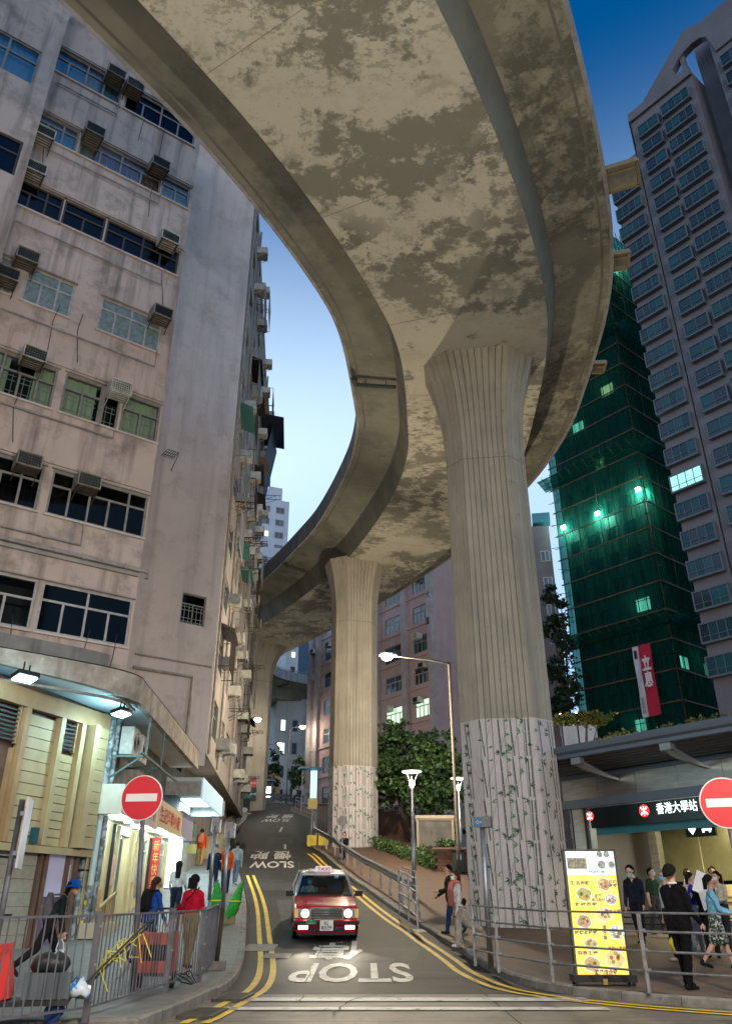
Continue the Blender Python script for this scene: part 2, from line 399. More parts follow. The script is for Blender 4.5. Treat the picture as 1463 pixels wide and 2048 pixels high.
# paint
def line_along(path, off0, off1, y0, y1, name, m, z=.012):
    pts = [p for p in path]
    A = offset2(pts, off0); B = offset2(pts, off1)
    sel = [i for i, p in enumerate(pts) if y0 <= p.y <= y1]
    if len(sel) < 2: return
    return sheet(MB(), [A[i] for i in sel], [B[i] for i in sel], z, 1).build(name, m, road)
LKn = LK[30:]; RKn = RK[30:]
for o0 in (.30, .56):
    line_along(LKn, o0, o0 + .12, 11.2, 38.6, 'yellow_line', m_yel)
    line_along(RKn, -o0 - .12, -o0, 11.3, 46.5, 'yellow_line', m_yel)
line_along(LKn, .25, .37, 43, 47.5, 'yellow_line', m_yel)
def flat_paint(name, quad, m=m_white, z=.012):
    return MB().add([(x, y, zr(y) + z) for x, y in quad], [(0, 1, 2, 3)]).build(name, m, road)
for (va, vb) in ((2004, 1997), (2022, 2016)):
    a = gp(480, va).y; b = gp(480, vb).y
    for x0, x1 in ((-2.0, -.6), (-.6, .8), (.8, 2.2), (2.2, 3.35)):
        flat_paint('stop_line', [(x0, a), (x1, a), (x1, b), (x0, b)])
for (v_, x_) in ((1672, 587), (1660, 560)):
    p = gp(x_, v_); 
flat_paint('lane_mark', [(-5.75, 55.5), (-5.62, 55.5), (-5.72, 58), (-5.85, 58)]); flat_paint('lane_mark', [(-4.6, 47.8), (-4.48, 47.8), (-4.7, 49.8), (-4.82, 49.8)])
def road_word(name, body, cx, y0, y1, w, bold=.012, slant=0.0):
    o = text(name, body, m_white, road, (cx, (y0 + y1) / 2, 0), (-1, 0, 0), (0, -1, 0), w, abs(y1 - y0), bold)
    bm = bmesh.new(); bm.from_mesh(o.data); bmesh.ops.triangulate(bm, faces=bm.faces)
    for it in range(3):
        es = [e for e in bm.edges if e.calc_length() > .35]
        if es: bmesh.ops.subdivide_edges(bm, edges=es, cuts=1); bmesh.ops.triangulate(bm, faces=bm.faces)
    for v in bm.verts: v.co.x += slant * (v.co.y - y0); v.co.z = zr(v.co.y) + .014
    bm.to_mesh(o.data); bm.free()
road_word('painted_word', 'STOP', -.28, 16.05, 19.0, 2.32, .02)
road_word('painted_character', '停', -.66, 19.55, 22.9, 1.2, .02)
road_word('painted_word', 'SLOW', -4.5, 40.9, 43.4, 2.15, .02, -.1)
road_word('painted_character', '駛', -5.55, 44.0, 47.0, .95, .015, -.08); road_word('painted_character', '慢', -4.35, 44.0, 47.0, .95, .015, -.08)
road_word('painted_word', 'SLOW', -6.7, 61.2, 63.2, 2.0, .02); road_word('painted_character', '慢', -6.1, 63.8, 66.5, .9, .015); road_word('painted_character', '駛', -7.3, 63.8, 66.5, .9, .015)
m_crack = mat('tar_crack', (.012, .012, .012), .7)
def crack(px, w=.022):
    P_ = []
    for a, c in zip(px, px[1:]):
        A_, B_ = gp(*a), gp(*c); n = max(2, int((B_ - A_).length / .25))
        for k in range(n): q = A_.lerp(B_, k / n); P_.append(Vector((q.x + random.uniform(-.03, .03), q.y + random.uniform(-.03, .03))))
    sheet(MB(), offset2(P_, -w / 2), offset2(P_, w / 2), .0165, 1).build('road_crack', m_crack, road)
crack([(548, 1735), (562, 1790), (590, 1862)]); crack([(648, 1890), (622, 1935), (598, 2012)]); crack([(760, 1990), (700, 2002), (655, 2040)], .03); crack([(905, 1985), (860, 1962), (780, 1905)], .015)
m_patchd = mat('trench_asphalt', (.015, .015, .016), .7, c2=(.026, .025, .025), sc=4, bump=.3, bsc=80); m_patchl = mat('old_asphalt', (.05, .047, .043), .75, c2=(.035, .033, .031), sc=4, bump=.3, bsc=80)
for (x, y, w, d, sk, m_) in ((.55, 20.5, 1.3, 2.2, .1, m_patchd), (-2.3, 28.0, .9, 6.5, -.14, m_patchl), (-.2, 30.5, .8, 4.0, -.2, m_patchd), (1.3, 17.2, 1.5, 1.0, .15, m_patchl), (-3.6, 35.0, 1.6, 2.5, -.2, m_patchd), (-5.2, 51.5, 1.5, 3.0, -.1, m_patchl)):
    sheet(MB(), [Vector((x - w / 2 + sk * (q - y), q)) for q in np.linspace(y - d / 2, y + d / 2, 8)], [Vector((x + w / 2 + sk * (q - y), q)) for q in np.linspace(y - d / 2, y + d / 2, 8)], .0085, 2).build('road_patch', m_, road)
# utility plates in the carriageway by the taxi, and the gully grates at the corner
for (x, y, w, d) in ((-2.55, 21.6, .75, 1.3), (-2.0, 20.2, .6, .8), (1.5, 24.6, .7, .6)):
    MB().add([(x - w / 2, y - d / 2, zr(y - d / 2) + .016), (x + w / 2, y - d / 2, zr(y - d / 2) + .016), (x + w / 2, y + d / 2, zr(y + d / 2) + .016), (x - w / 2, y + d / 2, zr(y + d / 2) + .016)], [(0, 1, 2, 3)]).build(
        'manhole_cover', mat('cover_plate', (.1, .095, .09), .6, .2, c2=(.15, .14, .13), sc=9), road)
def grate(c, ang, w=.9, d=.42):
    b = MB(); z = zr(c.y) + .02; n = 9; ca, sa = math.cos(ang), math.sin(ang)
    def q(x, y): return Vector((c.x + ca * x - sa * y, c.y + sa * x + ca * y, z))
    for y in (-d / 2, d / 2): b.bar(q(-w / 2, y), q(w / 2, y), .05, .04)
    for i in range(n + 1): x = -w / 2 + w * i / n; b.bar(q(x, -d / 2), q(x, d / 2), .035, .04)
    b.build('drain_grate', m_iron, road)
    MB().add([q(-w / 2, -d / 2) - Vector((0, 0, .012)), q(w / 2, -d / 2) - Vector((0, 0, .012)), q(w / 2, d / 2) - Vector((0, 0, .012)), q(-w / 2, d / 2) - Vector((0, 0, .012))], [(0, 1, 2, 3)]).build('drain_pit', m_dark, road)
kp = [(p, q) for p, q in zip(LKn, LKn[1:])]
for tgt in ((325, 2028), (412, 1998)):
    t = gp(*tgt); i = min(range(len(kp)), key=lambda k: (kp[k][0] - Vector(t[:2])).length)
    d = (kp[i][1] - kp[i][0]).normalized(); c = kp[i][0] + Vector((d.y, -d.x)) * .34
    grate(c, math.atan2(d.y, d.x))

# pavements: surface, then kerb stones one by one
paveL = kind(bpy.data.objects.new('pavement_left', None), 'structure'); COL.objects.link(paveL); ORG['pavement_left'] = Vector()
paveR = kind(bpy.data.objects.new('pavement_right', None), 'structure'); COL.objects.link(paveR); ORG['pavement_right'] = Vector()
LKi = offset2(LK, -.16); RKi = offset2(RK, .16)
iL = [i for i, p in enumerate(LK) if p.y < 76]; iR = [i for i, p in enumerate(RK) if p.y < 74]
far = lambda p, x: Vector((x, p.y if abs(p.x) < 12 else p.y))
def slab_material():
    m = bpy.data.materials.new('pavement_slabs'); m.use_nodes = True; N = m.node_tree.nodes; L = m.node_tree.links; b = N['Principled BSDF']; b.inputs['Roughness'].default_value = .62
    g = N.new('ShaderNodeNewGeometry'); mp = N.new('ShaderNodeMapping'); mp.inputs['Rotation'].default_value = (0, 0, .12)
    br = N.new('ShaderNodeTexBrick'); br.inputs['Scale'].default_value = 1; br.inputs['Brick Width'].default_value = .4; br.inputs['Row Height'].default_value = .2; br.inputs['Mortar Size'].default_value = .008
    br.inputs['Color1'].default_value = (.115, .115, .113, 1); br.inputs['Color2'].default_value = (.155, .155, .15, 1); br.inputs['Mortar'].default_value = (.06, .06, .06, 1)
    n = N.new('ShaderNodeTexNoise'); n.inputs['Scale'].default_value = 1.4; n.inputs['Detail'].default_value = 7
    mr = N.new('ShaderNodeMapRange'); mr.inputs['From Min'].default_value = .48; mr.inputs['From Max'].default_value = .68; mr.inputs['To Max'].default_value = .7
    mx = N.new('ShaderNodeMix'); mx.data_type = 'RGBA'; mx.inputs[7].default_value = (.08, .078, .075, 1)
    L.new(g.outputs['Position'], mp.inputs['Vector']); L.new(mp.outputs[0], br.inputs['Vector']); L.new(g.outputs['Position'], n.inputs['Vector']); L.new(n.outputs['Fac'], mr.inputs['Value'])
    L.new(mr.outputs[0], mx.inputs[0]); L.new(br.outputs['Color'], mx.inputs[6]); L.new(mx.outputs[2], b.inputs['Base Color'])
    bp = N.new('ShaderNodeBump'); bp.inputs['Strength'].default_value = .5; bp.inputs['Distance'].default_value = .012; bp.invert = True
    L.new(br.outputs['Fac'], bp.inputs['Height']); L.new(bp.outputs[0], b.inputs['Normal']); return m
m_slabs = slab_material()
def back_sheet(path, idx, xfar, m, parent, side):
    A = [path[i] for i in idx]
    B = []
    for p in A: B.append(Vector((xfar, p.y + (0 if p.y > 12 else (12 - p.y) * 0))))
    # keep the far edge monotone in y so that the corner fans out
    B = [Vector((xfar, 9 + (q.y - 9) * 1.0 if q.y > 9 else 9 + (q.y - 9) * .05)) for q in A]
    if side < 0: A, B = B, A
    sheet(MB(), A, B, KERB - .002, 40).build('paving', m, parent)
back_sheet(LKi, [i for i in iL if LK[i].y > 8.5], -26, m_slabs, paveL, -1)
back_sheet(RKi, [i for i in iR if RK[i].y > 9.0], 46, m_brick, paveR, 1)
def kerbs(path, side, parent, y0, y1, L0=.92):
    d = [0]
    for a, b in zip(path, path[1:]): d.append(d[-1] + (b - a).length)
    X = [p.x for p in path]; Y = [p.y for p in path]
    at_ = lambda t: Vector((float(np.interp(t, d, X)), float(np.interp(t, d, Y))))
    t = 0
    while t < d[-1]:
        a, b = at_(t + .008), at_(t + L0 - .008); t += L0
        if not (y0 <= a.y <= y1): continue
        e = (b - a).normalized(); n = Vector((-e.y, e.x)) * side   # into the pavement
        b_ = MB(); dz = random.uniform(-.008, .008); w = .16
        bev = .025
        prof = [(0, -.06), (0, KERB - bev), (bev, KERB), (w, KERB), (w, -.06)]
        b_.loft([[(q.x + n.x * o, q.y + n.y * o, zr(q.y) + h + dz * (h > 0)) for o, h in prof] for q in (a, b)])
        b_.build('kerb_stone', m_kerb, parent)
kerbs(LK, 1, paveL, 8.6, 47); kerbs(RK, -1, paveR, 9.2, 48)
for pth, side, par, y0, y1 in ((LK, 1, paveL, 47, 90), (RK, -1, paveR, 48, 83)):
    q = [p for p in pth if y0 <= p.y <= y1]; o = offset2(q, -.2 * side)
    b = MB(); b.loft([[(a.x, a.y, zr(a.y) - .05), (a.x, a.y, zr(a.y) + KERB), (c.x, c.y, zr(c.y) + KERB), (c.x, c.y, zr(c.y) - .05)] for a, c in zip(q, o)]); b.build('kerb_strip', m_kerb, par)

# ================================================================== THE FLYOVER
m_soffit = mat('soffit_concrete', (.52, .495, .42), .85, c2=(.47, .45, .38), sc=.4, lo=.35, hi=.65,
               patch=[((.42, .395, .32), .9, .52, .66), ((.20, .198, .165), .33, .515, .56), ((.17, .17, .145), 1.0, .475, .53, (1, 1, 1), .12, .47, .55), ((.215, .21, .17), 2.8, .51, .56, (1, 1.7, 1), .16, .43, .57), ((.2, .195, .155), 9, .6, .66, None, .3, .45, .6)], bump=.25, bsc=12)
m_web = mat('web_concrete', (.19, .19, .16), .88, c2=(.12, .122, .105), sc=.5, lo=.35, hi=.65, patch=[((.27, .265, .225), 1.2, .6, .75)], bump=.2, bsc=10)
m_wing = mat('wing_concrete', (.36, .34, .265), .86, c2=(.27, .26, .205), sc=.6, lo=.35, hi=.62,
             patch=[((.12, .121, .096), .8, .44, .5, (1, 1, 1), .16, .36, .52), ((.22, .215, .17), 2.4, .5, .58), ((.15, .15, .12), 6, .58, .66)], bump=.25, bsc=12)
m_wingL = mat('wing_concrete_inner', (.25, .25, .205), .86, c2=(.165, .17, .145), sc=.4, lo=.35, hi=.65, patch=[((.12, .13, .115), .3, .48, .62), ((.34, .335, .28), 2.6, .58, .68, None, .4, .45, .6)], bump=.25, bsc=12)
m_para = mat('parapet_concrete', (.34, .35, .36), .85, c2=(.26, .27, .28), sc=1.2, streak=.5, bump=.1, bsc=20)
m_pier = mat('pier_concrete', (.37, .335, .275), .85, c2=(.28, .255, .21), sc=.7, lo=.3, hi=.7, streak=.55, sdark=(.13, .115, .09), patch=[((.2, .18, .15), 2.5, .6, .72), ((.14, .13, .11), 8, .66, .7)], bump=.3, bsc=18)
CL = [(-24, -18), (-18, -11), (-13, -5), (-8.8, .5), (-5.7, 4.9), (-2.8, 8.9), (.03, 13.5), (2.57, 18.9), (4.0, 23.4), (4.65, 29.3), (4.75, 33.2), (4.05, 38.4), (1.9, 46.5), (-.2, 51.9), (-2.6, 57.3), (-5.6, 63.2),
      (-9.3, 70), (-13.2, 77), (-15.9, 85), (-15.2, 94), (-10, 101), (-1, 105.5), (9, 107)]
CLs = smooth_path([Vector(p) for p in CL], 7)
def zsof(y): return 20.3 + .055 * (max(y, -5) - 25) if y < 72 else 22.885 + .05 * (y - 72)
deck = T('flyover_deck', 'curved concrete flyover deck with peeling underside sweeping overhead above the road', 'flyover', (4.4, 25.5, 20.3))
def sweep(prof, name, m, parent=deck, i0=0, i1=None):
    """profile of (right offset, height above soffit) swept along the centre line"""
    P = CLs[i0:i1]; b = MB(); rings = []
    offs = [offset2(CLs, o)[i0:i1] for o, h in prof]
    for i, c in enumerate(P): rings.append([(offs[k][i].x, offs[k][i].y, zsof(c.y) + prof[k][1]) for k in range(len(prof))])
    b.loft(rings, True); return b.build(name, m, parent)
SW = 2.78; TW = 5.15
sweep([(-SW, 0), (SW, 0), (SW, .05), (-SW, .05)], 'soffit_slab', m_soffit)
sweep([(-SW - .02, .02), (-SW + .25, .06), (-SW + .25, 1.4), (-SW - .42, 1.35)], 'web_wall', m_web)
sweep([(SW + .02, .02), (SW + .42, 1.35), (SW - .25, 1.4), (SW - .25, .06)], 'web_wall', m_web)
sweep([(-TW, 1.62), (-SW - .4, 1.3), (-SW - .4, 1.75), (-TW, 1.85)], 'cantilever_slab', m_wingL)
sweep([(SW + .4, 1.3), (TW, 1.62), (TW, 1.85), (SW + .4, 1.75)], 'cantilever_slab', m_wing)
sweep([(-SW - .4, 1.6), (SW + .4, 1.6), (SW + .4, 1.8), (-SW - .4, 1.8)], 'carriageway', m_asph)
for s_ in (-1, 1):
    sweep([(s_ * (TW + .0), 1.58), (s_ * (TW + .12), 1.58), (s_ * (TW + .12), 2.75), (s_ * (TW - .1), 2.75), (s_ * (TW - .06), 1.86), (s_ * TW, 1.86)][::s_], 'parapet', m_para)
    sweep([(s_ * (TW - .32), 1.56), (s_ * (TW - .24), 1.56), (s_ * (TW - .24), 1.64), (s_ * (TW - .32), 1.63)][::s_], 'drip_edge', m_web)
    # metal rail on the parapet
    o = offset2(CLs, s_ * TW)
    b = MB(); b.tube([(p.x, p.y, zsof(c.y) + 2.95) for p, c in zip(o, CLs)], .035, 5)
    b.build('parapet_rail', mat('galvanised', (.42, .44, .46), .45, .8, c2=(.3, .32, .34), sc=6), deck)
# casting joints across the underside
cum = 0
for i in range(6, len(CLs) - 6):
    cum += (CLs[i] - CLs[i - 1]).length
    if cum > 5.5:
        cum = 0; a = offset2(CLs, -SW)[i]; c = offset2(CLs, SW)[i]; z = zsof(CLs[i].y) - .003
        MB().bar((a.x, a.y, z), (c.x, c.y, z), .012, .012).build('casting_joint', mat('joint_dark', (.25, .24, .2), .9), deck)
# drain pipes hung under the inner wing
m_pipe = mat('dark_pipe', (.055, .06, .06), .6, .3)
def drain(i, o0=-TW + .15, o1=-SW - .45, o2=None):
    c = CLs[i]; a = offset2(CLs, o0)[i]; w = offset2(CLs, o1)[i]; z = zsof(c.y)
    b = MB(); p = Vector((a.x, a.y, z + 1.3)); q = Vector((w.x, w.y, z + 1.05))
    b.tube([p + Vector((0, 0, .3)), p, q], .09, 8); m_ = p.lerp(q, .5)
    for t in (.25, .75): r_ = p.lerp(q, t); b.bar(r_, r_ + Vector((0, 0, .35)), .04)
    b.tube([p, p + Vector((-.1, -.5, -.02))], .11, 8)
    b.build('drain_pipe', m_pipe, deck)
def near_i(x, y): return min(range(len(CLs)), key=lambda k: (CLs[k] - Vector((x, y))).length)
drain(near_i(4.5, 28)); drain(near_i(-1.3, 54)); drain(near_i(-13, 97), TW - .2, SW + .5)
# frames of the signs facing the carriageway, hung on the outer parapet
m_signback = mat('sign_back_grey', (.36, .35, .31), .5, .5, c2=(.28, .27, .24), sc=5); m_signfr = mat('sign_frame_ochre', (.33, .27, .16), .5, .4)
for k, (u, v, Y, w, h, lab) in enumerate(((1238, 402, 16.6, .95, .95, 'large framed sign box jutting from the flyover edge near the tall tower'), (1203, 622, 23.6, .55, .8, 'small framed sign box on the flyover edge in front of the green netting'), (1150, 796, 29.6, .6, .7, 'small grey fixture under the flyover edge near the capital'))):
    i = min(range(len(CLs)), key=lambda q: abs(offset2(CLs, TW)[q].y - Y)) if k == 0 else near_i(4.4, Y - 1.5)
    e = offset2(CLs, TW + .12)[i]; f = offset2(CLs, TW + .12 + w)[i]; z = zsof(CLs[i].y)
    t = T('sign_box', lab, 'sign', (e.x, e.y, z + 1.9))
    d = (CLs[i + 1] - CLs[i - 1]).normalized(); d3 = Vector((d.x, d.y, 0))
    A = Vector((e.x, e.y, z + 1.85)); B = Vector((f.x, f.y, z + 1.85)); 
    b = MB()
    for a_, b2 in ((A, B), (A + d3 * h, B + d3 * h), (A, A + d3 * h), (B, B + d3 * h)): b.bar(a_, b2, .09, .16)
    b.build('frame', m_signfr, t)
    b = MB(); c_ = (A + B) / 2 + d3 * (h / 2); b.add([A + Vector((0, 0, .06)), B + Vector((0, 0, .06)), B + d3 * h + Vector((0, 0, .06)), A + d3 * h + Vector((0, 0, .06))], [(0, 1, 2, 3)]); b.build('back_panel', m_signback, t)
    b = MB(); b.bar(A + d3 * .3 - Vector((f.x - e.x, f.y - e.y, 0)) * .2, B + d3 * .3, .07, .06); b.build('bracket', m_signfr, t)

# ---- piers with board-marked ribs
def outline(W, D, ch, rib=.19, groove=.034, dep=.036):
    c = [(-W / 2 + ch, -D / 2), (W / 2 - ch, -D / 2), (W / 2, -D / 2 + ch), (W / 2, D / 2 - ch), (W / 2 - ch, D / 2), (-W / 2 + ch, D / 2), (-W / 2, D / 2 - ch), (-W / 2, -D / 2 + ch)]
    pts = []; plain = []
    for i in range(8):
        a = Vector(c[i]); b = Vector(c[(i + 1) % 8]); d = b - a; n = max(1, int(d.length / rib + .5)); e = d.normalized(); nrm = Vector((e.y, -e.x)); st = d.length / n
        for k in range(n):
            o = a + e * (k * st)
            pts += [o - nrm * dep, o + e * groove * .5, o + e * (st - groove * .5)]
        plain.append(a)
    return pts, plain
def pier(name, label, cx, cy, z0, z1, W, D, ch, rz, cap_h, flare, fdep, paint_h, seedv):
    t = T(name, label, 'pillar', (cx, cy, z0))
    pts, plain = outline(W, D, ch)
    ca, sa = math.cos(rz), math.sin(rz)
    def ring(P, z, sx, sy, grow=0):
        out = []
        for p in P:
            x, y = p.x * sx, p.y * sy
            if grow: l = math.hypot(x, y); x += x / l * grow; y += y / l * grow
            out.append((cx + ca * x - sa * y, cy + sa * x + ca * y, z))
        return out
    zc = z1 - cap_h
    b = MB(); b.loft([ring(pts, z, 1, 1) for z in (z0 - .3, z0 + (zc - z0) * .33, z0 + (zc - z0) * .66, zc)], True); b.build('shaft', m_pier, t)
    b = MB(); R_ = []
    for k in range(13):
        q = k / 12; fl = q ** 2.3; R_.append(ring(pts, zc + cap_h * q + (.02 if k == 12 else 0), 1 + (flare - 1) * fl, 1 + (fdep - 1) * fl))
    b.loft(R_, True); b.build('capital', m_pier, t)
    # casting joint ring below the capital
    b = MB(); b.loft([ring(pts, zc - .02, 1.004, 1.004), ring(pts, zc + .02, 1.004, 1.004)], False); b.build('casting_joint', mat('joint_concrete', (.2, .175, .14), .9), t)
    m_wrap = mat('pale_lilac_paint', (.52, .475, .485), .7, c2=(.47, .43, .435), sc=1.2, patch=[((.38, .34, .335), 3, .58, .75)], bump=.1, bsc=30)
    if paint_h:
        b = MB(); b.loft([ring(pts, z0 - .25, 1, 1, .006), ring(pts, z0 + paint_h, 1, 1, .006)], False); wr = b.build('painted_wrap', m_wrap, t)
        # bamboo painting unrolled along the perimeter
        per = [0]
        for i in range(8): per.append(per[-1] + (plain[(i + 1) % 8] - plain[i]).length)
        def onp(s, z):
            s %= per[-1]; i = max(k for k in range(8) if per[k] <= s + 1e-9); a = plain[i]; d = (plain[(i + 1) % 8] - a).normalized(); nrm = Vector((d.y, -d.x))
            q = a + d * (s - per[i]) + nrm * .018; return (cx + ca * q.x - sa * q.y, cy + sa * q.x + ca * q.y, z)
        rnd = random.Random(seedv); g = [MB(), MB()]
        def strip(mb, p, q, w0, w1):
            for k in range(4):
                t0, t1 = k / 4, (k + 1) / 4
                a = (p[0] + (q[0] - p[0]) * t0, p[1] + (q[1] - p[1]) * t0); c = (p[0] + (q[0] - p[0]) * t1, p[1] + (q[1] - p[1]) * t1)
                wa = w0 + (w1 - w0) * t0; wc = w0 + (w1 - w0) * t1
                mb.add([onp(a[0] - wa, a[1]), onp(a[0] + wa, a[1]), onp(c[0] + wc, c[1]), onp(c[0] - wc, c[1])], [(0, 1, 2, 3)])
        def leaf(mb, s, z, ang, L_, w):
            dx, dz = math.sin(ang), math.cos(ang); nx, nz = dz, -dx
            P = [(0, 0), (.35, .5), (.7, .35), (1, 0), (.7, -.35), (.35, -.5)]
            mb.add([onp(s + dx * L_ * x + nx * w * y, z + dz * L_ * x + nz * w * y) for x, y in P], [(0, 1, 2, 3, 4, 5)])
        stalks = []
        s = .1
        while s < per[-1] - .1:
            k = rnd.choice((1, 2, 2, 1)); stalks.append((s, k, rnd.uniform(-.05, .14), rnd.random())); s += rnd.uniform(.34, .55)
        rowh = 1.17; nrow = int(paint_h / rowh + .99)
        pat = []
        for (s, k, lean, q) in stalks:
            lf = [(rnd.uniform(.05, .95), rnd.choice((-1, 1)), rnd.randint(2, 4), rnd.random() < .42) for _ in range(rnd.randint(2, 4))]
            pat.append((s, k, lean, lf, rnd.random() < .25))
        for r_ in range(nrow):
            zb = z0 + paint_h - (r_ + 1) * rowh + .03; zt = zb + rowh - .07
            for (s, k, lean, lf, fork) in pat:
                for kk in range(k):
                    s0 = s + kk * .1; w = .017 if kk == 0 else .013
                    zlow = max(zb, z0 + .02)
                    for nd in range(3):    # nodes
                        za = zlow + (zt - zlow) * nd / 3 + .008; zz = zlow + (zt - zlow) * (nd + 1) / 3 - .008
                        if zz <= za: continue
                        fa = (za - zb) / rowh; fb = (zz - zb) / rowh
                        strip(g[0], (s0 - lean * fa * (1 - .5 * kk), za), (s0 - lean * fb * (1 - .5 * kk), zz), w, w * .9)
                if fork: strip(g[0], (s, zb + .25 if zb > z0 else z0 + .3), (s + .22, zb + .95 if zb > z0 else z0 + .95), .005, .004)
                for (h, sd, n_, green) in lf:
                    z = zb + h * rowh
                    if z < z0 + .12: continue
                    ss = s - lean * h + sd * rnd.uniform(.0, .06)
                    if green: strip(g[1], (s - lean * h, z), (s + sd * .12, z + .08), .004, .003); ss = s + sd * .12; z += .08
                    for j in range(n_):
                        leaf(g[1 if green else 0], ss, z, sd * (1.0 + .5 * j) + rnd.uniform(-.2, .2), rnd.uniform(.11, .2), .034)
        g[0].build('bamboo_painting', mat('bamboo_dark_paint', (.03, .075, .05), .7), wr)
        g[1].build('bamboo_leaf_painting', mat('bamboo_green_paint', (.06, .2, .085), .7), wr)
    return t
pier('flyover_pier', 'nearest fluted concrete flyover pier painted with green bamboo beside the station entrance', 4.45, 25.3, .68, zsof(25.4), 2.86, 2.1, .6, -.13, 4.6, 1.48, 1.6, 5.75, 11)
pier('flyover_pier', 'fluted flyover pier behind the guard rail and trees, faded bamboo painting at its foot', -.75, 48.6, 3.6, zsof(50), 2.75, 2.2, .6, .32, 4.2, 1.4, 1.4, 5.0, 23)
pr = pier('flyover_pier', 'distant concrete flyover pier with a mural at its base, half hidden by the tall tenement', -10.4, 70.5, 8.2, zsof(71), 3.4, 2.6, .5, .5, 3.5, 1.7, 1.5, 0, 31)

# ================================================================== LEFT: the tenements
m_fac = mat('pink_grey_plaster', (.55, .43, .385), .88, c2=(.45, .355, .32), sc=.6, lo=.3, hi=.7, streak=.9, sdark=(.12, .1, .085), patch=[((.27, .22, .19), .9, .5, .68), ((.5, .43, .37), 2.2, .62, .72), ((.30, .19, .10), 2.4, .72, .78, (3, 3, .25))], bump=.15, bsc=25)
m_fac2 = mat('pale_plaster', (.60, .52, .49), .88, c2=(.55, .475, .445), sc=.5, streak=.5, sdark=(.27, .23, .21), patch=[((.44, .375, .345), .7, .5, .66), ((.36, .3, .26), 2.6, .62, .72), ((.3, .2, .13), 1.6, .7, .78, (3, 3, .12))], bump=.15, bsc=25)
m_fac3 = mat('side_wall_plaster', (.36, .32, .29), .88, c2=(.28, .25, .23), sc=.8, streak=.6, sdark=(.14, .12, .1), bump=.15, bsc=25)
m_alu = mat('window_frame_grey', (.27, .26, .25), .55, .2, c2=(.2, .19, .18), sc=6)
m_aluw = mat('window_frame_white', (.42, .41, .4), .55, .1, c2=(.32, .31, .3), sc=6)
m_brownfr = mat('window_frame_brown', (.07, .055, .045), .5, .3)
m_room = mat('dark_room', (.018, .018, .02), .95)
m_glass = glass('window_glass', (.85, .9, .9), .0, .05); m_glassd = glass('window_glass_dark', (.3, .33, .35), .0, .05); m_glassg = glass('window_glass_frosted', (.3, .38, .36), .18, .25)
m_curt = [mat('curtain_green', (.42, .46, .3), .9), mat('curtain_blue', (.2, .34, .5), .9), mat('curtain_cream', (.42, .38, .32), .9), mat('curtain_red', (.35, .14, .1), .9)]
m_frost = mat('frosted_pane', (.20, .25, .24), .3, c2=(.12, .16, .16), sc=7, lo=.4, hi=.6, spec=.6)
m_grille = mat('green_grille', (.10, .32, .28), .6); m_whgr = mat('pale_grille', (.35, .36, .36), .6)
m_pipeg = mat('grey_wall_pipe', (.36, .32, .30), .7, c2=(.26, .22, .2), sc=3, streak=.4)
m_acw = mat('ac_casing_white', (.55, .54, .5), .6, c2=(.4, .38, .34), sc=4, patch=((.25, .2, .15), 5, .6, .75)); m_acg = mat('ac_casing_old', (.30, .27, .22), .7, c2=(.2, .18, .15), sc=4, patch=((.12, .09, .06), 5, .55, .7))
m_acd = mat('ac_dark_grille', (.02, .025, .028), .6); m_rust = mat('rusty_steel', (.09, .06, .045), .8, .3, c2=(.05, .04, .035), sc=8)

PB = Plane((-8.5, 22.0), (.81, .586)); PA = Plane(PB.o + PB.n * .9, PB.d); PC = Plane((-6.37, 32.0), (.81, .586))
def hp(pl, u, v): return pl.hit(u, v)
bB = T('pink_tenement', 'weathered pink grey tenement with window bands and air conditioners, over the curved canopy', 'building', PB.p(-1, 7))
